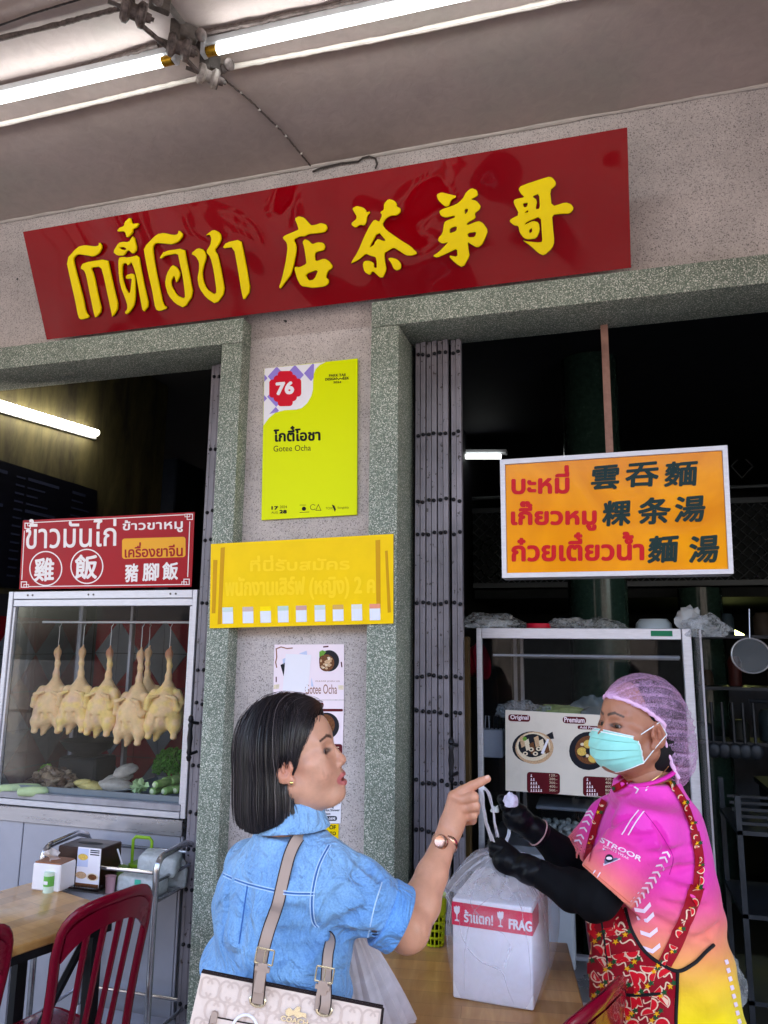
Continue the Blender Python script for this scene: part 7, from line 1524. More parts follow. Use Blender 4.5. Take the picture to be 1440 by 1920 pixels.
# cuff
ca_, cb2 = s1_ - sd_ * .014, s1_ + sd_ * .024; b1 = Vector(sd_).orthogonal().normalized(); b2_ = Vector(sd_).cross(b1)
prof = [(.0625, 0), (.0645, .003), (.0635, .020), (.0645, .036), (.0628, .039), (.0595, .038), (.0590, .01)]
mb = MB().lathe([(.0625, 0), (.0650, .003), (.0640, .020), (.0650, .036), (.0632, .039), (.0595, .038), (.0580, .01)], ca_, m_den, 60, tuple(sd_)); o = mb.build('cuff', shA)
at_ = o.data.color_attributes.new('paint', 'FLOAT_COLOR', 'POINT'); at_.data.foreach_set('color', np.tile(np.array([*lin((96, 156, 216)), 1.0], np.float32), len(o.data.vertices)))
# collar: a stand-up band falling over
nC = Vector(nk) + Vector((0, 0, -.030)); cbm = MB()
def col_(u_, v_):
    t_ = u_ * 2 * pi; dirv = Vector((cos(t_), sin(t_), 0)); front = dirv.dot(Vector(AA[0])); r0 = .062 + .004 * v_ - .004 * sin(v_ * pi); z_ = .052 - .004 * abs(front) - (.052 * max(0, v_ - .35) / .65) * (1.0 - .1 * front) + .018 * min(v_, .35); 
    return nC + dirv * (r0 + .020 * max(0, v_ - .35)) + Vector((0, 0, z_))
o = cbm.sheet(col_, 60, 10, m_den).build('collar', shA, fix=False); so_ = o.modifiers.new('s', 'SOLIDIFY'); so_.thickness = .003
at_ = o.data.color_attributes.new('paint', 'FLOAT_COLOR', 'POINT'); at_.data.foreach_set('color', np.tile(np.array([*lin((138, 186, 228)), 1.0], np.float32), len(o.data.vertices)))
# black skirt under the shirt
f = Field((T[0] - .25, T[1] - .25, .3), (T[0] + .25, T[1] + .25, .96), .006); f.loft([(z, T[0], T[1], a, b_, angA) for z, a, b_ in ((.32, .21, .18), (.6, .19, .15), (.8, .172, .122), (.95, .155, .11))])
f.op(lambda x, y, z: .004 * np.sin(np.arctan2(y - T[1], x - T[0]) * 40) + 0 * z, (T[0], T[1], .6), (.3, .3, .4), 0, 'a'); V, Q = f.nets(); sdf_mesh('skirt', V, Q, [mat('black_skirt', (.015, .016, .015), .7, var=.3)], pA)

# hair: volume, then strands
m_hr = mat('dark_hair', lin((26, 22, 25)), .5, var=.3, vs=20); m_hs = [mat('hair_strand_%d' % i, lin(c), .34, spec=.5) for i, c in enumerate(((22, 19, 22), (36, 31, 34), (58, 50, 53), (92, 82, 84)))]
AH = frame_(radians(-3), radians(3)); 
f = Field((-.15, -.105, -.19), (.11, .105, .15), .003)
f.ell((-.018, 0, .044), (.090, .080, .087), 0); f.ell((-.046, 0, -.005), (.070, .080, .100), .04); f.ell((-.056, 0, -.095), (.060, .078, .085), .04); f.ell((-.036, 0, -.075), (.046, .079, .085), .03)
f.ell((.016, .022, .093), (.042, .045, .028), .02)
f.ell((.088, 0, -.014), (.084, .125, .094), .010, mode='s')
f.ell((.042, 0, -.052), (.046, .120, .056), .010, mode='s'); f.ell((-.004, -.095, -.020), (.021, .032, .034), .006, mode='s')
f.ell((.002, 0, -.092), (.048, .062, .030), .012)
hem = lambda x: -.126 + .32 * np.maximum(0, x + .062) + .35 * np.maximum(0, -.075 - x)
f.op(lambda x, y, z: z - hem(x) + 0 * y, (-.03, 0, -.15), (.14, .12, .10), 0, 's')
V, Q = f.nets(); V = relax(V, Q, 1, .4); HVw = toW(V, OA, AH); hairA = sdf_mesh('hair', HVw, Q, [m_hr], pA); BH = bvh(HVw, Q)
r_ = random.Random(11); mbs = [MB() for _ in m_hs]
O_ = Vector(OA); Fh, Lh, Uh = [Vector(a) for a in AH]
part = [(.058, .030, .100), (.020, .026, .124), (-.02, .02, .130), (-.06, .012, .118), (-.095, .0, .085)]
def ptl(a): return O_ + Fh * a[0] + Lh * a[1] + Uh * a[2]
PTS = [ptl(p) for p in part]
nst = 4300
for i in range(nst):
    t_ = r_.random() * .999 * (len(PTS) - 1); j = int(t_); st_ = PTS[j].lerp(PTS[j + 1], t_ - j); side = -1 if r_.random() < .8 else 1
    st_ = st_ + Lh * side * r_.uniform(.001, .03); frac = t_ / (len(PTS) - 1); 
    loc, nn, _i, _d = BH.find_nearest(st_)
    if loc is None: continue
    pts = []; cur = loc; lift = r_.uniform(.0002, .0036) if r_.random() > .03 else r_.uniform(.004, .009); dirv = (Lh * side * 1.0 - Fh * (.55 - .2 * frac) - Uh * .1).normalized(); zend = -.128 + r_.gauss(0, .0075)
    if side > 0 and frac < .3: dirv = (-Fh * .9 + Lh * .5 + Uh * .3).normalized()
    if r_.random() < .3: cur = BH.find_nearest(loc - Uh * r_.uniform(.02, .10) + Lh * side * r_.uniform(.03, .06) - Fh * r_.uniform(0, .06))[0]; dirv = -Uh
    for s_ in range(40):
        loc, nn, _i, _d = BH.find_nearest(cur)
        if loc is None: break
        out = (loc - (O_ - Fh * .03)).normalized()
        if nn.dot(out) < 0: nn = -nn
        p = loc + nn * lift; lz = (p - O_).dot(Uh); lx = (p - O_).dot(Fh)
        if lz < zend + .126 + float(hem(lx)) + .004 or (lz < .05 and nn.z < -.65): break
        pts.append(p); g_ = -Uh * (.35 + .05 * s_) - Fh * max(0, lx + .01) * 7 * (1 if lz > -.02 else .3) + Vector((r_.gauss(0, .045), r_.gauss(0, .045), 0)); d_ = (dirv * .75 + g_ * .5); d_ = (d_ - nn * d_.dot(nn)).normalized(); dirv = d_; cur = loc + d_ * .0085
    if len(pts) < 6: continue
    q = r_.random(); kx = 0 if q < .42 else 1 if q < .78 else 2 if q < .95 else 3; w_ = r_.uniform(.0003, .00075)
    mbs[kx].tube(pts, [w_ * min(1, .25 + a, (len(pts) - a) * .35) for a in range(len(pts))], m_hs[kx], 3, cap=False)
for b_ in mbs:
    if b_.v: b_.build('hair_strands', hairA, fix=False, kind='stuff')
cp_ = MB(); cp_.tube([ptl((p[0], p[1] - .004, p[2] + .0015)) for p in part[:3]], .0012, mat('scalp', lin((150, 116, 100)), .6), 6).build('parting', hairA)

# ------------------------------------------------------------------ handbag
m_bagc = mat('cream_canvas', lin((226, 204, 190)), .5, var=.05, vs=80, bump=.15, bs=500); m_bagm = mat('monogram', lin((206, 182, 168)), .5); m_str = mat('taupe_strap', lin((172, 148, 134)), .45, var=.1); m_pip = mat('dark_piping', lin((40, 30, 30)), .4); m_gold = mat('pale_gold', (.75, .66, .48), .22, metal=.95)
gTL, gTR = Vector(PD(378, 1822, 1.325)), Vector(PD(718, 1890, 1.305)); gu = (gTR - gTL); gw = gu.length; gu.normalize(); gn = gu.cross(Zv).normalized(); 
if gn.dot(Vector(CAM) - gTL) < 0: gn = -gn
gd = gn.cross(gu).normalized(); 
if gd.z > 0: gd = -gd
hbg = thing('handbag', 'cream monogram handbag with taupe straps hanging from the shoulder of the woman in denim', 'handbag', tuple(gTL + gu * gw / 2 + gd * .25))
class BagPl:
    n = np.array(gn)
    def p(s, a, b, off=0): u_ = a / 340.0; v_ = b / 340.0; return np.array(gTL + gu * (gw * u_) + gd * (gw * v_) + gn * (off + .012 * sin(min(1, max(0, u_)) * pi) * min(1, v_ * 4)))
bg_ = BagPl(); N, M_ = 24, 16; Hb_ = 250
Vf = [bg_.p(340 * i / N - (M_ and 0) - 10 * (j / M_) * (1 - 2 * i / N) * 1.0, Hb_ * j / M_) for j in range(M_ + 1) for i in range(N + 1)]; Vk = [p - np.array(gn) * (.007 + .09 * min(1, (q // (N + 1)) / 5)) for q, p in enumerate(Vf)]; K = len(Vf)
f_ = [[j * (N + 1) + i, j * (N + 1) + i + 1, (j + 1) * (N + 1) + i + 1, (j + 1) * (N + 1) + i] for j in range(M_) for i in range(N)]
rim = [i for i in range(N + 1)] + [j * (N + 1) + N for j in range(1, M_ + 1)] + [M_ * (N + 1) + i for i in range(N - 1, -1, -1)] + [j * (N + 1) for j in range(M_ - 1, 0, -1)]
MB().add(Vf + Vk, f_ + [[K + q for q in r][::-1] for r in f_] + [[rim[i], rim[(i + 1) % len(rim)], K + rim[(i + 1) % len(rim)], K + rim[i]] for i in range(len(rim)) ], m_bagc, True).build('body', hbg)
MB().tube([tuple(Vf[i]) for i in rim[:N + 1]], .0022, m_pip, 6).tube([tuple(Vf[N + j * (N + 1)]) for j in range(M_ + 1)], .0025, m_pip, 6).tube([tuple(Vk[i]) for i in range(N + 1)], .002, m_pip, 6).build('piping', hbg)
mb = MB()
for r__ in range(5):
    for c__ in range(-1, 10):
        x, y = 20 + c__ * 38 + (19 if r__ % 2 else 0), 24 + r__ * 34
        if x < 12 or x > 330: continue
        for a0 in (0, pi):
            cx__ = x + (7 if a0 else -7)
            pts = circ(cx__, y, 13, 17, 22, a0 + .45, a0 + 2 * pi - .45 + (0 if a0 == 0 else 0)) ; line([(min(336, max(4, a)), max(4, b_)) for a, b_ in pts], 3.6, bg_, m_bagm, .0008 + (.0002 if a0 else 0), mb)
mb.build('monogram_print', hbg, kind='stuff')
def bagpatch(poly, off, m, name, th=.0025): 
    P = [bg_.p(*q, off + th) for q in poly]; P2 = [bg_.p(*q, off - .002) for q in poly]; n_ = len(P); return MB().add(P + P2, [list(range(n_))] + [[i, (i + 1) % n_, n_ + (i + 1) % n_, n_ + i] for i in range(n_)], m).build(name, hbg)
bagpatch([(34, 66), (150, 62), (158, 180), (26, 180)], .002, m_bagc, 'pocket'); bagpatch([(166, 64), (322, 50), (330, 180), (168, 180)], .002, m_bagc, 'pocket')
mb = MB(); line([(26, 180), (34, 66), (150, 62), (158, 180)], 2.5, bg_, m_pip, .0048, mb); line([(168, 180), (166, 64), (322, 50), (330, 180)], 2.5, bg_, m_pip, .0048, mb); mb.build('pocket_edge', hbg, kind='stuff')
bagpatch(rrect(34, 56, 46, 84, 5), .005, m_str, 'tab', .003); MB().ell(bg_.p(40, 77, .0115), (.0035,) * 3, m_gold, None, 12, 8).build('stud', hbg)
for gx, gy in ((113, 26), (235, 20)):
    P = [bg_.p(gx + a * 13 * 1, gy + b_ * 8, .003) for a, b_ in [(cos(t_), sin(t_)) for t_ in np.linspace(0, 2 * pi, 25)]]; MB().tube([tuple(p) for p in P], .0032, m_gold, 8, cap=False).build('grommet', hbg); bagpatch([(gx + 9 * cos(t_), gy + 5 * sin(t_)) for t_ in np.linspace(0, 2 * pi, 17)[:-1]], .0008, m_pip, 'grommet_hole', .001)
def strapband(pts, wd, m, name, parent, nrm=None, th=.003, n=10):
    P = [Vector(p) for p in spline([tuple(q) for q in pts], n)]; V = []; N = len(P)
    for i in range(N):
        t_ = (P[min(i + 1, N - 1)] - P[max(i - 1, 0)]).normalized(); nn = (nrm[min(i * len(nrm) // N, len(nrm) - 1)] if nrm else gn); s_ = t_.cross(nn).normalized(); n2_ = s_.cross(t_)
        V += [P[i] + s_ * wd / 2 + n2_ * th / 2, P[i] - s_ * wd / 2 + n2_ * th / 2, P[i] - s_ * wd / 2 - n2_ * th / 2, P[i] + s_ * wd / 2 - n2_ * th / 2]
    f_ = [[i * 4 + a, i * 4 + (a + 1) % 4, (i + 1) * 4 + (a + 1) % 4, (i + 1) * 4 + a] for i in range(N - 1) for a in range(4)] + [[0, 1, 2, 3], [(N - 1) * 4 + a for a in (3, 2, 1, 0)]]
    mb = MB().add(V, f_, m); mb.tube([V[i * 4] for i in range(N)], .0011, m_pip, 4).tube([V[i * 4 + 1] for i in range(N)], .0011, m_pip, 4); return mb.build(name, parent)
shp = [hit(BA, a, b_, .006) or Vector(PD(a, b_, 1.40)) for a, b_ in ((524, 1690), (536, 1640), (546, 1600), (560, 1574))]
topS = Vector(q3(578, 1556, 1.50)); strapband([bg_.p(113, 30, .004), bg_.p(112, 6, .010), PD(490, 1800, 1.308), PD(502, 1750, 1.32), PD(514, 1715, 1.345)] + shp + [topS, q3(596, 1562, 1.56)], .0215, m_str, 'strap', hbg)
strapband([bg_.p(235, 24, .004), bg_.p(236, 4, .010), PD(612, 1830, 1.325), PD(615, 1790, 1.35), PD(619, 1756, 1.40), PD(600, 1740, 1.47)], .0185, m_str, 'strap', hbg)
for (a, b_, d_) in ((497, 1792, 1.302), (609, 1826, 1.317)):
    c_ = Vector(PD(a, b_, d_)); R = Matrix((gu, -gd, gn)).transposed(); c_ = c_ + gn * .004
    pts = [c_ + gu * (x * .0155) - gd * (y * .012) for x, y in ((-1, -1), (1, -1), (1, 1), (-1, 1), (-1, -1))]; mb = MB()
    for i in range(4): mb.tube([pts[i], pts[i + 1]], .0016, m_gold, 6)
    mb.tube([pts[0].lerp(pts[1], .5), pts[2].lerp(pts[3], .5)], .0012, m_gold, 6); mb.build('buckle', hbg); MB().box(c_ + gd * .020, (.026, .008, .007), m_str, R, .001).build('keeper', hbg); MB().box(c_ + gd * .034 + gn * .002, (.017, .048, .003), m_str, R, .001).build('strap_end', hbg)
MB().tube([bg_.p(100 + 24 * cos(t_), 78 - 28 * sin(t_), .006) for t_ in np.linspace(.2, pi - .1, 16)], .0026, mat('white_cable', lin((236, 230, 232)), .3), 8).build('white_cable', hbg)
MB().tube([tuple(bg_.p(205, 62, .008)), tuple(bg_.p(262, 58, .010))], .003, mat('blue_pen', lin((40, 110, 200)), .3), 8).build('pen', hbg)
mb = MB(); lg = [(166, 32), (172, 26), (180, 30), (186, 22), (192, 22), (192, 30), (204, 30), (206, 38), (198, 36), (190, 40), (182, 36), (174, 40), (168, 38)]; P = [bg_.p(a, b_, .004) for a, b_ in lg]; mb.add(P, [list(range(len(P)))], m_gold); mb.build('emblem', hbg)
text('COACH', [bg_.p(160, 40, 0), bg_.p(210, 40, 0), bg_.p(210, 49, 0), bg_.p(160, 49, 0)], m_gold, gn, th=.0035, bold=.06, parent=hbg, name='emblem_lettering')
# thin white carrier bag on her far side
m_thin = film('thin_white_bag', (.88, .84, .90), crinkle=12, rough=.35, lo=.7, hi=.95); tb_ = thing('carrier_bag', 'thin white carrier bag hanging at the far side of the woman in denim', 'plastic bag', tuple(PD(720, 1900, 1.72)))
a0, a1, a2 = PD(655, 1735, 1.62), PD(722, 1930, 1.66), PD(728, 1930, 1.72)
def tbag(u_, v_):
    t_ = u_ * 2 * pi; c0 = Vector(a0).lerp(Vector(PD(715, 1990, 1.70)), v_); r0 = .024 + .088 * min(1, v_ * 1.15) ** .8; wr_ = 1 + .10 * sin(9 * t_ + 3 * v_) * (.3 + .7 * v_) + .05 * sin(21 * t_)
    return c0 + (Rh * cos(t_) * r0 * wr_ + Dh * sin(t_) * r0 * .7 * wr_)
MB().sheet(tbag, 72, 20, m_thin).build('film', tb_, fix=False)
# ------------------------------------------------------------------ server in pink, right
pB = thing('person', 'food seller in a pink shirt, lilac hair net, green mask, red apron and black gloves', 'person', (PD(1235, 1800, 1.82)[0], PD(1235, 1800, 1.82)[1], 0))
skB = np.array(lin((176, 118, 92)))
AB = tuple(a * .96 for a in frame_(-radians(15), radians(7), left=True)); earB = PD(1230, 1383, 1.66); OB_ = earB - AB[1] * .074 + AB[2] * .010
f = head_field(.001, broad=1.08); V, Q = f.nets(); V = relax(V, Q, 1, .3); C = head_paint(V, skB, lin((150, 70, 66)), lin((40, 26, 22)), .3); hdB = (toW(V, OB_, AB), Q, C)
nkB = toW([(-.03, 0, -.10)], OB_, AB)[0]; TB = np.array(PD(1235, 1640, 1.82)); angB = atan2(Dh.y, Dh.x)
V, Q = bodyfield(Vector(TB), angB, nkB, [(.70, 0, 0, .14, .11), (.85, 0, 0, .135, .105), (1.0, 0, 0, .125, .10), (1.12, 0, 0, .135, .10), (1.20, 0, 0, .10, .07), (1.25, 0, 0, .06, .05)], .78)
V, Q, C = join([hdB, (V, Q, np.tile(skB, (len(V), 1)))]); sdf_mesh('body', V, Q, [m_skin], pB, C); eyes(OB_, AB, pB, (.92, .12, -.25))
# trousers
m_trs = mat('black_trousers', (.014, .014, .018), .8, var=.3); f = Field((TB[0] - .26, TB[1] - .26, .02), (TB[0] + .26, TB[1] + .26, .86), .007); ax = np.array([cos(angB), sin(angB)])
for s in (-1, 1):
    hp_ = np.array([*(TB[:2] + ax * s * .088), .76]); kn_ = np.array([*(TB[:2] + ax * s * .095), .45]); fo = np.array([*(TB[:2] + ax * s * .10), .06]); f.chain([hp_, kn_, fo], [.080, .072, .060], .02)
V, Q = f.nets(); sdf_mesh('trousers', V, Q, [m_trs], pB)
# black sleeves and gloves, one volume each arm
m_slv = mat('black_arm_sleeve', lin((7, 8, 13)), .8, var=.3, spec=.15); m_glv = mat('black_nitrile', lin((10, 12, 17)), .38, bump=.6, bs=70, bdist=.003)
def fist(f, W, P, dirs, s=1.0, fw=.0104):
    """closed hand: palm centre P, wrist W; dirs = (row direction index->little, outward of knuckles)"""
    row, out = [np.array(d, float) / np.linalg.norm(d) for d in dirs]; a = (P - W) / np.linalg.norm(P - W); nrm = np.cross(row, out)
    f.cap(W, P, .027 * s, .033 * s, .012); f.ell(P, (.034 * s,) * 3, .01)
    for i in range(4):
        c_ = P + row * ((i - 1.5) * .0190 * s); L = (1, 1.06, 1.0, .84)[i]
        k0 = c_ + out * .010 * s + a * .012; k1 = k0 + a * .022 * s * L + out * .002; k2 = k1 - out * .026 * s * L - a * .002; k3 = k2 - a * .024 * s * L
        f.chain([k0 - out * .006, k1, k2, k3], [.0128 * s, .0122 * s, .0112 * s, .0105 * s], .0025)
    t0 = P - row * .036 * s - out * .010; f.chain([W * .35 + P * .65 - row * .018 - out * .008, t0 + a * .012 * s, t0 + a * .034 * s + row * .010 - out * .008], [.0165 * s, .0135 * s, .0115 * s], .004)
for nm, pts, rs, W, Pc, dirs, fing in (('near', [(1185, 1592, 1.715), (1142, 1652, 1.695), (1116, 1684, 1.69), (1070, 1668, 1.73), (1000, 1634, 1.78)], [.032, .046, .047, .043, .030], (990, 1630, 1.785), (950, 1614, 1.82), (-UPV * 1.0 + RGT * .15, -FWD * 1.0 + UPV * .1), 0),
                               ('far', [(1135, 1560, 1.965), (1104, 1596, 1.97), (1088, 1636, 1.985), (1052, 1602, 1.96), (1008, 1560, 1.94)], [.030, .042, .046, .042, .031], (1002, 1556, 1.94), (968, 1532, 1.935), (-UPV * .9 + RGT * .35, -FWD * .9 + UPV * .2), 1)):
    P = [q3(*p) for p in pts]; W = q3(*W); Pc = q3(*Pc); lo = np.minimum.reduce(P + [Pc]) - .07; hi = np.maximum.reduce(P + [Pc]) + .07
    f = Field(lo, hi, .0032); f.chain(P, rs, .015); f.op(lambda x, y, z: .0020 * np.sin(95 * x + 60 * z + 3 * np.sin(38 * y + 20 * z)) + 0 * z, (lo + hi) / 2, (hi - lo) / 2, 0, 'a'); V, Q = f.nets(); V = relax(V, Q, 1); sdf_mesh('arm_sleeve', V, Q, [m_slv], pB)
    f = Field(np.minimum(W, Pc) - .075, np.maximum(W, Pc) + .075, .0021); wd = (W - Pc) / np.linalg.norm(W - Pc); f.cap(W + wd * .012, W, .034, .0315, .004); fist(f, W, Pc, dirs)
    f.op(lambda x, y, z: .0010 * np.sin(150 * (x * wd[0] + y * wd[1] + z * wd[2]) + 3 * np.sin(60 * z)) + 0 * x, W, (.05,) * 3, 0, 'a'); V, Q = f.nets(); V = relax(V, Q, 1, .3); sdf_mesh('glove', V, Q, [m_glv], pB)
    if nm == 'far': MB().tube([q3(1002, 1556, 1.94) + np.array(Vector(wd).orthogonal().normalized() * cos(t_) + Vector(wd).cross(Vector(wd).orthogonal().normalized()) * sin(t_)) * .0345 + wd * .013 for t_ in np.linspace(0, 2 * pi, 25)], .002, mat('glove_rim', lin((190, 150, 150)), .5), 6, cap=False).build('glove_rim', pB)
crumple('bag_end', 'white crumpled end of the bag clenched in the far black glove', tuple(q3(957, 1512, 1.885)), (.017, .014, .021), mat('white_bag_end', lin((214, 206, 226)), .4, var=.3, vs=60), 31, 'plastic bag', 20)
crumple('bag_scrap', 'small grey scrap of the bag beside the far glove', tuple(q3(929, 1523, 1.93)), (.012, .008, .010), m_pkw, 32, 'plastic bag', 14)

# shirt
m_pnk = mat('sport_shirt', (1, 0, .5), .62, attr='paint', var=.06, vs=16, bump=.6, bs=13, sheen=.2, bdist=.016)
f = Field((TB[0] - .27, TB[1] - .29, .66), (TB[0] + .27, TB[1] + .29, 1.36), .0035); nx_, ny_ = nkB[0] - TB[0], nkB[1] - TB[1]; cR = np.array(Rh)
def sec(z, off, a, b_): return (z, TB[0] + cR[0] * off, TB[1] + cR[1] * off, a, b_, angB)
f.loft([sec(.70, .004, .178, .172), sec(.80, -.001, .176, .168), sec(.90, -.008, .172, .160), sec(1.0, -.016, .166, .153), sec(1.10, -.012, .164, .135), sec(1.19, -.010, .166, .116), sec(1.24, -.005, .150, .10), (1.285, TB[0] + nx_ * .8, TB[1] + ny_ * .8, .105, .085, angB), (1.325, TB[0] + nx_, TB[1] + ny_, .070, .070, angB)], pw=2.2)
S0, S1 = q3(1210, 1560, 1.715), q3(1140, 1655, 1.69); f.cap(q3(1225, 1530, 1.74), S0, .055, .066, .035); f.cap(S0, S1, .066, .0655, .03); sdn = (S1 - S0) / np.linalg.norm(S1 - S0)
G0, G1 = q3(1150, 1545, 1.95), q3(1100, 1600, 1.97); f.cap(q3(1165, 1530, 1.93), G0, .055, .062, .03); f.cap(G0, G1, .062, .060, .03); gdn = (G1 - G0) / np.linalg.norm(G1 - G0)
f.op(lambda x, y, z: .0030 * np.sin(42 * (z + .35 * (x - TB[0])) + 4 * np.sin(16 * (x - TB[0]) + 5 * z)) * np.clip((1.14 - z) * 6, 0, 1) + .0018 * np.sin(80 * z - 30 * x + 3 * np.sin(22 * y)) * np.clip((1.2 - z) * 6, 0, 1) + 0 * y, (TB[0], TB[1], 1.0), (.3, .3, .36), 0, 'a')
V0, Q0 = f.nets(); B0 = bvh(V0, Q0)
for pts, r in (([(1230, 1545), (1245, 1575), (1250, 1620)], .006), ([(1215, 1600), (1250, 1600), (1300, 1585)], .008), ([(1235, 1640), (1270, 1630), (1310, 1622)], .007), ([(1255, 1655), (1280, 1668), (1320, 1668)], .007), ([(1190, 1600), (1170, 1590), (1120, 1590)], .006), ([(1185, 1530), (1150, 1545), (1120, 1570)], .005), ([(1240, 1690), (1280, 1702), (1325, 1700)], .007), ([(1225, 1720), (1260, 1740), (1290, 1730)], .006), ([(1150, 1520), (1160, 1500), (1190, 1485)], .005), ([(1300, 1760), (1330, 1752), (1345, 1735)], .008), ([(1160, 1560), (1190, 1570), (1225, 1566)], .005)):
    P = [hit(B0, *p) for p in pts]
    if any(p is None for p in P): continue
    f.chain([np.array(p) for p in P], [r * .3, r * .8, r * .3], .013, 's')
for p_, n_, r_c in ((S1 + sdn * .010, sdn, .10), (G1 + gdn * .010, gdn, .10)):
    f.cap(p_ - n_ * .03, p_ + n_ * .1, .057, .06, 0, 's'); f.op(lambda x, y, z, p_=p_, n_=n_: np.maximum(cutp(p_, n_)(x, y, z), np.sqrt((x - p_[0]) ** 2 + (y - p_[1]) ** 2 + (z - p_[2]) ** 2) - .10), p_, (.1,) * 3, 0, 's')
V, Q = f.nets(); V = relax(V, Q, 1, .4)
def grad(z, st):
    C = np.zeros((len(z), 3))
    for i in range(len(st) - 1):
        a, b_ = st[i], st[i + 1]; m_ = (z >= a[0]) & (z <= b_[0]); t_ = ((z[m_] - a[0]) / (b_[0] - a[0]))[:, None]; C[m_] = np.array(lin(a[1])) * (1 - t_) + np.array(lin(b_[1])) * t_
    C[z < st[0][0]] = lin(st[0][1]); C[z > st[-1][0]] = lin(st[-1][1]); return C
C = grad(V[:, 2], [(.70, (250, 226, 0)), (.82, (250, 222, 10)), (.89, (250, 200, 50)), (.95, (248, 162, 92)), (1.01, (246, 124, 120)), (1.06, (242, 84, 150)), (1.11, (240, 58, 176)), (1.22, (246, 70, 192))])
for A_, B_, in ((S0, S1 + sdn * .01), (G0, G1 + gdn * .01)):
    d_ = pdist(V, A_, B_); t_ = ((V - A_) @ (B_ - A_)) / ((B_ - A_) @ (B_ - A_)); m_ = (d_ < .073) & (t_ > -.3) & (((V - TB) @ np.array(Rh) < -.02) | (d_ < .07)); Cs = grad(t_, [(0.1, (238, 46, 178)), (.5, (242, 72, 160)), (.8, (246, 110, 130)), (1.0, (250, 142, 116))]); C[m_] = Cs[m_]
shB = sdf_mesh('sport_shirt', V, Q, [m_pnk], pB, C); BB = bvh(V, Q)
# white prints
m_wp2 = mat('white_shirt_print', lin((246, 222, 240)), .5); mb = MB()
def chev(path, n, wd, hgt, th, flip=1, up=False):
    P = spline([(a, b_, 0) for a, b_ in path], 12); K = len(P) - 1
    for i in range(n):
        q = P[int(i * K / max(1, n - 1))]; q2 = P[min(K, int(i * K / max(1, n - 1)) + 3)]; q1 = P[max(0, int(i * K / max(1, n - 1)) - 3)]; t_ = (q2 - q1)[:2]; t_ = t_ / (np.linalg.norm(t_) or 1); s_ = np.array([-t_[1], t_[0]]); c_ = q[:2]; h2 = -t_ * hgt * flip
        for sg in (-1, 1): decal(BB, [[c_ + h2 * .5, c_ + s_ * sg * wd / 2 - h2 * .5, c_ + s_ * sg * wd / 2 - h2 * .5 + t_ * th, c_ + h2 * .5 + t_ * th]], .0016, m_wp2, mb)
chev([(1250, 1598), (1232, 1635), (1212, 1665), (1192, 1690)], 10, 17, 6, 4.2)
chev([(1108, 1522), (1098, 1548), (1086, 1576)], 6, 15, 5, 3.5); chev([(1214, 1475), (1196, 1480)], 2, 13, 6, 3.5)
chev([(1205, 1700), (1214, 1730), (1222, 1775)], 4, 32, 9, 8, -1)
for a, b_ in (((1198, 1518), (1166, 1566)), ((1208, 1520), (1178, 1566)), ((1117, 1632), (1104, 1655)), ((1126, 1636), (1114, 1660))): ribbon(BB, [a, ((a[0] + b_[0]) / 2 - 1, (a[1] + b_[1]) / 2), b_], 2.2, .0016, m_wp2, mb)
for i in range(9): y = 1800 + i * 16; x = 1357 + i * 3.4; decal(BB, [[(x, y), (x + 6, y - 2), (x + 9, y + 6), (x + 3, y + 9)]], .0016, m_wp2, mb)
mb.build('white_print', shB, kind='stuff')
def ptext(body, x0, y0, x1, y1, h, m, B, off=.0018, bold=.0, parent=None):
    """lettering wrapped onto a surface along a line from (x0,y0) to (x1,y1)"""
    Vt, Ft, sz = glyphs(body); d = np.array([x1 - x0, y1 - y0]); n_ = np.array([-d[1], d[0]]) / np.linalg.norm(d); mb = MB()
    for k_, (dx, dy) in enumerate(((0, 0), (bold, 0), (0, bold), (-bold, 0)) if bold else ((0, 0),)):
        P = [hit(B, x0 + d[0] * a[0] - n_[0] * h * a[1] + dx, y0 + d[1] * a[0] - n_[1] * h * a[1] + dy, off + k_ * .0001) for a in Vt]
        if any(p is None for p in P): return
        mb.add(P, Ft, m)
    return mb.build('lettering', parent, fix=False)
ptext('STROOR', 1126, 1579, 1200, 1615, 9, m_wp2, BB, bold=.5, parent=shB); ptext('SPORTS WEAR', 1131, 1588, 1178, 1612, 4, m_wp2, BB, parent=shB)
mb = MB(); decal(BB, [[(1131, 1590), (1164, 1611), (1132, 1624)]], .0018, m_wp2, mb); decal(BB, [[(1133, 1594), (1160, 1611), (1134, 1621)]], .0022, mat('badge_grey', lin((112, 112, 140)), .4), mb); decal(BB, [circ(1143, 1610, 7.5, 7.5, 16)], .0026, m_navy, mb); decal(BB, [circ(1143, 1610, 5.5, 3, 12)], .0029, m_wp2, mb); mb.build('sleeve_badge', shB)
mb = MB(); cord(BB, [(1205, 1518), (1228, 1548), (1248, 1578), (1262, 1608), (1255, 1640)], .0009, .0002, mat('pink_seam', lin((190, 30, 140)), .7), mb); cord(BB, [(1090, 1618), (1130, 1650), (1180, 1692)], .0010, .0004, mat('coral_seam', lin((226, 110, 90)), .7), mb); mb.build('seam', shB, kind='stuff')
# neck band and necklace
C0 = nkB + np.array([0, 0, -.012]); MB().tube([C0 + np.array([cos(t_) * .064, sin(t_) * .066, .012 - .022 * (Vector((cos(t_), sin(t_), 0)).dot(Vector(AB[0])))]) for t_ in np.linspace(0, 2 * pi, 37)], .0065, mat('pink_rib', lin((232, 50, 168)), .6), 8, cap=False, flat=.6).build('neck_band', shB)
MB().tube([C0 + np.array([cos(t_) * .058, sin(t_) * .060, .022 - .040 * (Vector((cos(t_), sin(t_), 0)).dot(Vector(AB[0])))]) for t_ in np.linspace(0, 2 * pi, 49)], .0011, MC['gold'], 5, cap=False).build('necklace', pB)
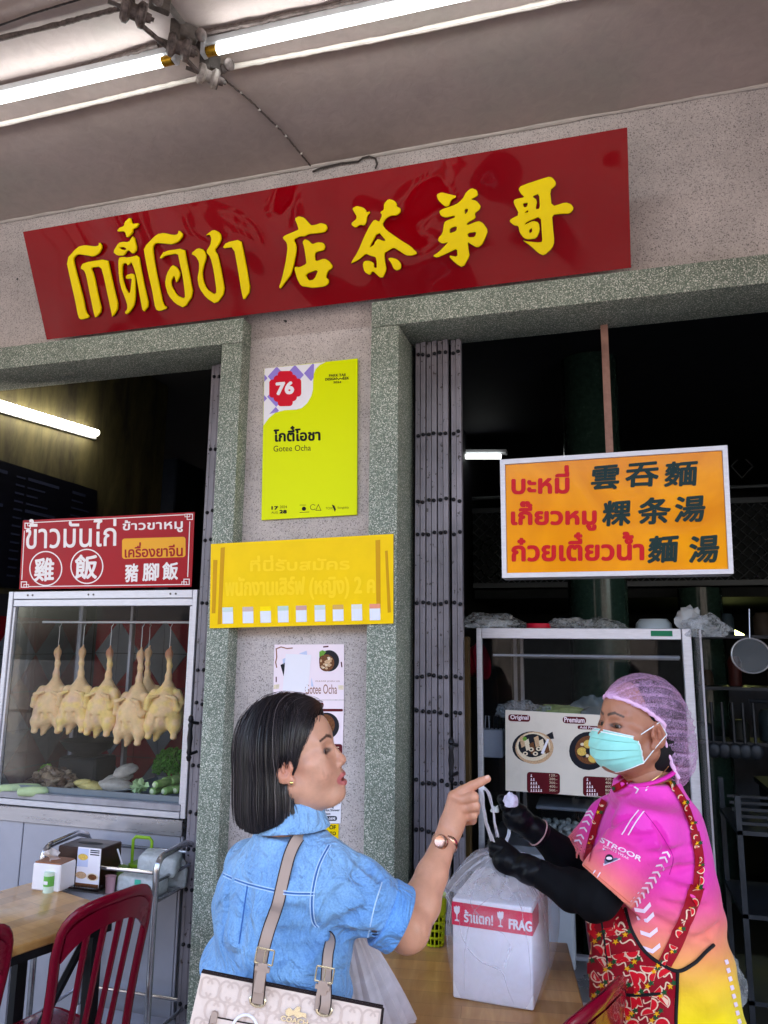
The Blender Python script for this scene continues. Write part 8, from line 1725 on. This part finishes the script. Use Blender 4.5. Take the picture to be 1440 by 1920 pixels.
# apron
m_apr = mat('maroon_apron', lin((160, 14, 34)), .6, var=.12, vs=20); m_bind = mat('black_binding', (.01, .01, .012), .6)
front = [(1096, 1700), (1140, 1690), (1172, 1704), (1183, 1740), (1204, 1778), (1234, 1803), (1270, 1820), (1268, 1870), (1265, 1960), (1100, 1960), (1104, 1860), (1098, 1780)]
apr = drape(BB, front, .004, 4.0, m_apr, 'apron', pB); side_ = [(1262, 1816), (1240, 1795), (1262, 1760), (1284, 1712), (1300, 1660), (1308, 1600), (1302, 1555), (1288, 1510), (1262, 1466), (1236, 1446), (1222, 1452), (1250, 1476), (1278, 1520), (1290, 1560), (1302, 1600)]
strapP = [(1228, 1450), (1258, 1472), (1284, 1512), (1300, 1560), (1309, 1610), (1306, 1660), (1290, 1710), (1268, 1762), (1246, 1806)]
def bandpoly(path, w0, w1):
    P = spline([(a, b_, 0) for a, b_ in path], 6); L_, R_ = [], []
    for i, p in enumerate(P): t_ = (P[min(i + 1, len(P) - 1)] - P[max(i - 1, 0)])[:2]; t_ /= np.linalg.norm(t_); n_ = np.array([-t_[1], t_[0]]); w_ = w0 + (w1 - w0) * i / len(P); L_.append(p[:2] + n_ * w_ / 2); R_.append(p[:2] - n_ * w_ / 2)
    return [tuple(q) for q in L_ + R_[::-1]]
mb = MB(); ribbon(BB, strapP[:5], 12, .004, m_apr, mb); mb.build('apron_strap', apr); mb = MB(); ribbon(BB, strapP[3:6], 17, .004, m_apr, mb); ribbon(BB, strapP[5:], 27, .0042, m_apr, mb); mb.build('apron_strap', apr)
mb = MB(); ribbon(BB, [(1152, 1480), (1176, 1468), (1206, 1452), (1230, 1449)], 12, .005, m_apr, mb); ribbon(BB, [(1150, 1476), (1132, 1510), (1116, 1556), (1104, 1600), (1096, 1640), (1098, 1690)], 13, .004, m_apr, mb); mb.build('apron_strap', apr)
mb = MB()
for pts, r in (([(1174, 1704), (1185, 1742), (1206, 1779), (1236, 1804), (1270, 1820), (1300, 1806), (1322, 1784), (1336, 1772)], .0038), ([(1270, 1820), (1268, 1870), (1265, 1990)], .0038), ([(1129, 1718), (1136, 1760), (1143, 1812)], .003), ([(1141, 1860), (1190, 1864), (1238, 1860)], .0036)): cord(BB, pts, r, .004, m_bind, mb)
mb.build('binding', apr, kind='stuff')
# fruit print: cut fruit, vines, flowers and leaves
m_fr = mat('print_red', lin((222, 22, 40)), .6); m_cr = mat('print_cream', lin((242, 206, 176)), .6); m_fl = mat('print_yellow', lin((246, 176, 30)), .6); m_lf = mat('print_leaf', lin((30, 84, 48)), .6); mb = MB(); r_ = random.Random(5)
allp = [front, bandpoly(strapP[3:], 14, 30)]
def inside(x, y): return any(bool(in_poly(np.array([x]), np.array([y]), p)[0]) for p in allp)
def slice_(x, y, r, a):
    arc = [(x + r * cos(a + t_), y + r * sin(a + t_)) for t_ in np.linspace(0, pi, 9)]; 
    if not all(inside(*p) for p in arc[::2]): return
    decal(BB, [arc], .0050, m_cr, mb); decal(BB, [[(x + (r - 2.6) * cos(a + t_), y + (r - 2.6) * sin(a + t_)) for t_ in np.linspace(0.06, pi - .06, 8)]], .0056, m_fr, mb)
gx = 0
for iy in range(15):
    for ix in range(12):
        x, y = 1104 + ix * 20 + (8 if iy % 2 else 0) + r_.uniform(-4, 4), 1590 + iy * 24 + r_.uniform(-5, 5)
        if not inside(x, y): continue
        k_ = (ix * 2 + iy * 3) % 4
        if k_ in (0, 2, 1): slice_(x, y, r_.uniform(12, 17) if y > 1690 else 9, r_.uniform(0, 6.28))
        if k_ in (3, 1): 
            dx, dy = r_.uniform(-3, 3) + (9 if k_ == 1 else 0), r_.uniform(-3, 3) + (10 if k_ == 1 else 0)
            if inside(x + dx, y + dy) and inside(x + dx + 8, y + dy - 8):
                decal(BB, [[(x + dx + 7 + 7 * cos(t_) * (1 if j % 2 else .45), y + dy - 6 + 7 * sin(t_) * (1 if j % 2 else .45)) for j, t_ in enumerate(np.linspace(0, 2 * pi, 11)[:-1])]], .0058, m_lf, mb)
                decal(BB, [[(x + dx + 6.5 * cos(t_ + x) * (1 if j % 2 else .4), y + dy + 6.5 * sin(t_ + x) * (1 if j % 2 else .4)) for j, t_ in enumerate(np.linspace(0, 2 * pi, 11)[:-1])]], .0064, m_fl, mb)
for i, p in enumerate(spline([(a, b_, 0) for a, b_ in strapP], 5) + spline([(1150, 1478, 0), (1132, 1510, 0), (1116, 1556, 0), (1106, 1590, 0)], 3)):
    if i % 2 == 0:
        x, y, a = p[0] + r_.uniform(-3, 3), p[1], r_.uniform(0, 6.28); r = 5 if y < 1620 else 8
        decal(BB, [[(x + r * cos(a + t_), y + r * sin(a + t_)) for t_ in np.linspace(0, pi, 8)]], .0062, m_cr, mb); decal(BB, [[(x + (r - 1.8) * cos(a + t_), y + (r - 1.8) * sin(a + t_)) for t_ in np.linspace(.06, pi - .06, 7)]], .0068, m_fr, mb)
    elif i % 4 == 1: decal(BB, [[(p[0] + 5 + 5 * cos(t_) * (1 if j % 2 else .45), p[1] + 5 * sin(t_) * (1 if j % 2 else .45)) for j, t_ in enumerate(np.linspace(0, 2 * pi, 11)[:-1])]], .0064, m_lf, mb); decal(BB, [[(p[0] - 1 + 4.5 * cos(t_) * (1 if j % 2 else .4), p[1] + 4.5 * sin(t_) * (1 if j % 2 else .4)) for j, t_ in enumerate(np.linspace(0, 2 * pi, 11)[:-1])]], .0070, m_fl, mb)
for i in range(70):
    x, y = r_.uniform(1100, 1320), r_.uniform(1600, 1925); a = r_.uniform(-.6, .6); L_ = r_.uniform(18, 34); pts = [(x + L_ * q * cos(a) - 5 * sin(q * 7) * sin(a), y + L_ * q * sin(a) + 5 * sin(q * 7)) for q in np.linspace(0, 1, 6)]
    if all(inside(*p) for p in pts): ribbon(BB, pts, 2.6, .0047, m_cr, mb, 3)
mb.build('fruit_print', apr, kind='stuff')
# mask
m_msk = mat('mask_green', lin((150, 224, 214)), .6, var=.06, vs=8, sheen=.2); m_mw = mat('mask_white_edge', lin((232, 238, 240)), .6)
def lerp(a, b_, t_): return a + (b_ - a) * t_
def mk(u_, v_):
    U_ = u_ * 2 - 1; zt = np.interp(v_, [0, .12, .35, .7, 1], [-.010, -.020, -.042, -.078, -.104]); xm = np.interp(v_, [0, .12, .35, .7, .88, 1], [.0915, .1035, .1070, .099, .084, .066]); xs = np.interp(v_, [0, 1], [.043, .020]); ys = np.interp(v_, [0, .5, 1], [.064, .067, .060]) * 1.06; zs = np.interp(v_, [0, 1], [-.014, -.070])
    e_ = abs(U_); w_ = (1 - e_ ** 2.3); x = xs + (xm - xs) * w_ ** .85; y = ys * (sin(U_ * pi / 2)) * (1 - .0 * v_) * (1.0 if e_ > .5 else 1.0); z = zs + (zt - zs) * (1 - e_ ** 1.6); pl_ = .0034 * ((v_ * 4.2) % 1) * (1 if .15 < v_ < .85 else 0) + .0012 * sin(u_ * 30 + v_ * 9) * w_
    return toW([(x + pl_ + .002, y * (1 + pl_ * 8), z)], OB_, AB)[0]
o = MB().sheet(lambda a, b_: tuple(mk(a, b_)), 48, 36, m_msk).build('face_mask', pB, fix=False); so_ = o.modifiers.new('s', 'SOLIDIFY'); so_.thickness = .0012
mk_edge = MB(); P = [tuple(mk(a, 0) + AB[0] * .0012) for a in np.linspace(0, 1, 30)]; mk_edge.tube(P, .0026, m_mw, 6, flat=.5); mk_edge.tube([tuple(mk(a, .06) + AB[0] * .0012) for a in np.linspace(0, 1, 30)], .0020, m_mw, 6)
for a_ in (0, 1): mk_edge.tube([tuple(mk(a_, b_)) for b_ in np.linspace(0, 1, 14)], .0018, m_mw, 6)
mk_edge.tube([tuple(mk(a, 1)) for a in np.linspace(0, 1, 30)], .0018, m_mw, 6); mk_edge.build('mask_edge', o)
for u_, s in ((1, 1), (0, -1)):
    a_, b_ = mk(u_, 0), mk(u_, 1); e0 = toW([(-.004, s * .080, .026), (-.022, s * .083, .0), (.002, s * .080, -.030)], OB_, AB)
    if (a_ - OB_) @ AB[1] * s < 0: a_, b_ = mk(1 - u_, 0), mk(1 - u_, 1)
    MB().tube([tuple(a_), tuple(e0[0])], .0012, m_mw, 6).tube([tuple(e0[0]), tuple(e0[1]), tuple(e0[2])], .0012, m_mw, 6).tube([tuple(e0[2]), tuple(b_)], .0012, m_mw, 6).build('ear_loop', o)
# hair under a puffed lilac net
f = Field((-.17, -.11, -.16), (.11, .11, .15), .004); f.ell((-.018, 0, .042), (.089, .076, .080)); f.ell((-.060, 0, -.010), (.055, .066, .085), .04); f.ell((-.03, .0, -.05), (.045, .062, .06), .03); f.ell((.110, 0, -.050), (.078, .12, .096), .01, mode='s')
V, Q = f.nets(); hB = sdf_mesh('hair', toW(V, OB_, AB), Q, [m_hr], pB)
k = NT('lilac_net'); out = k.t.nodes['Material Output']; tc = k.n('TexCoord').outputs['Object']; at = k.n('Attribute', attribute_name='paint')
v = k.n('TexNoise', i_Scale=330.0, i_Detail=3.0, i_Distortion=2.0); k.l(tc, v.inputs['Vector']); n2 = k.n('TexNoise', i_Scale=24.0, i_Detail=4.0); k.l(tc, n2.inputs['Vector'])
a_ = k.math('MULTIPLY', k.math('SUBTRACT', v.outputs[0], .45), 2.2); a2 = k.math('MULTIPLY', k.math('SUBTRACT', n2.outputs[0], .5), .7); sp_ = k.n('SeparateColor'); k.l(at.outputs['Color'], sp_.inputs[0]); a3 = k.n('Math', operation='ADD', use_clamp=True); k.l(k.math('ADD', a_, a2), a3.inputs[0]); k.l(sp_.outputs[0], a3.inputs[1])
k.p.inputs['Base Color'].default_value = (*lin((226, 178, 222)), 1); k.p.inputs['Roughness'].default_value = .5; trn = k.n('BsdfTransparent'); tl_ = k.n('BsdfTranslucent'); tl_.inputs[0].default_value = (*lin((220, 170, 214)), 1); m1 = k.n('MixShader', i0=.3); k.l(k.p.outputs[0], m1.inputs[1]); k.l(tl_.outputs[0], m1.inputs[2])
mx = k.n('MixShader'); k.l(a3.outputs[0], mx.inputs[0]); k.l(trn.outputs[0], mx.inputs[1]); k.l(m1.outputs[0], mx.inputs[2]); k.l(mx.outputs[0], out.inputs[0]); m_net = k.m
PK = np.array([.078, .0, .072])
f = Field((-.18, -.12, -.17), (.12, .12, .16), .0024); f.ell((-.014, 0, .048), (.099, .085, .086)); f.ell((-.084, 0, -.034), (.062, .076, .096), .05); f.cap(PK - [.01, 0, 0], PK + [.004, 0, .0], .012, .009, .02)
def netf(x, y, z):
    a = np.arctan2(y - PK[1], (z - PK[2]) + .25 * (x - PK[0]) - .6 * .0) ; r2 = np.sqrt((x - PK[0]) ** 2 + (y - PK[1]) ** 2 + (z - PK[2]) ** 2)
    q = np.arctan2(z - .02 + 0 * x, np.abs(y) + .02); return (.0022 * np.sin(q * 26 + 3 * np.sin(12 * x + 2) + 2 * np.sin(y * 30)) + .0012 * np.sin(q * 57 + x * 40)) * np.clip(r2 * 9, .2, 1)
f.op(netf, (-.03, 0, 0), (.16, .13, .17), 0, 'a')
# opening for face and neck: net ends at forehead, behind the ears, at the nape
f.op(lambda x, y, z: np.maximum(-(x * .80 - z * .60 + .028 - 0 * y) * 1.0, -1) , (0, 0, 0), (.3, .3, .3), 0, 's') if False else None
V, Q = f.nets(); V = relax(V, Q, 1, .3)
def keep(P): # plane from the forehead edge down behind the ear, then under the nape
    x, y, z = P[:, 0], P[:, 1], P[:, 2]; edge = np.interp(x, [-.11, -.085, -.065, -.042, -.028, -.012, .03, .06, .085], [-.135, -.115, -.085, -.045, -.018, .022, .046, .060, .068]); return z > edge + .004 * np.sin(x * 200)
kf = keep(V[Q].mean(1)); Q2 = Q[kf]; us = np.unique(Q2); mp2 = -np.ones(len(V), int); mp2[us] = np.arange(len(us)); V2 = V[us]; Q2 = mp2[Q2]
q = np.arctan2(V2[:, 2] - .02, np.abs(V2[:, 1]) + .02); fold = np.sin(q * 26 + 3 * np.sin(12 * V2[:, 0] + 2) + 2 * np.sin(V2[:, 1] * 30)); dpk = np.linalg.norm(V2 - PK, axis=1); dens = .22 + .22 * np.clip(fold, 0, 1) ** 2 + .45 * np.exp(-(dpk / .035) ** 2)
ed = V2[:, 2] - np.interp(V2[:, 0], [-.11, -.085, -.065, -.042, -.028, -.012, .03, .06, .085], [-.135, -.115, -.085, -.045, -.018, .022, .046, .060, .068]); dens += .5 * np.exp(-(ed / .010) ** 2)
o = sdf_mesh('hair_net', toW(V2, OB_, AB), Q2, [m_net], pB, np.repeat(dens[:, None], 3, 1)); 
el_ = []
for s in (-1, 1):
    for x in np.linspace(.082, -.095, 40):
        z = np.interp(x, [-.11, -.085, -.065, -.042, -.028, -.012, .03, .06, .085], [-.135, -.115, -.085, -.045, -.018, .022, .046, .060, .068]); el_.append((s, x, z))
BN = bvh(V, Q); mb = MB()
for s in (-1, 1):
    P = []
    for q_, x, z in el_:
        if q_ != s: continue
        h_ = BN.ray_cast(Vector((x, s * .2, z + .002)), Vector((0, -s, 0)))
        if h_[0] is not None: P.append(tuple(toW([(h_[0].x, h_[0].y + s * .001, h_[0].z)], OB_, AB)[0]))
    if len(P) > 3: mb.tube(P, [.0042 + .0012 * sin(i * 1.9) for i in range(len(P))], mat('net_elastic', lin((236, 190, 226)), .6), 8)
mb.build('net_elastic', o)
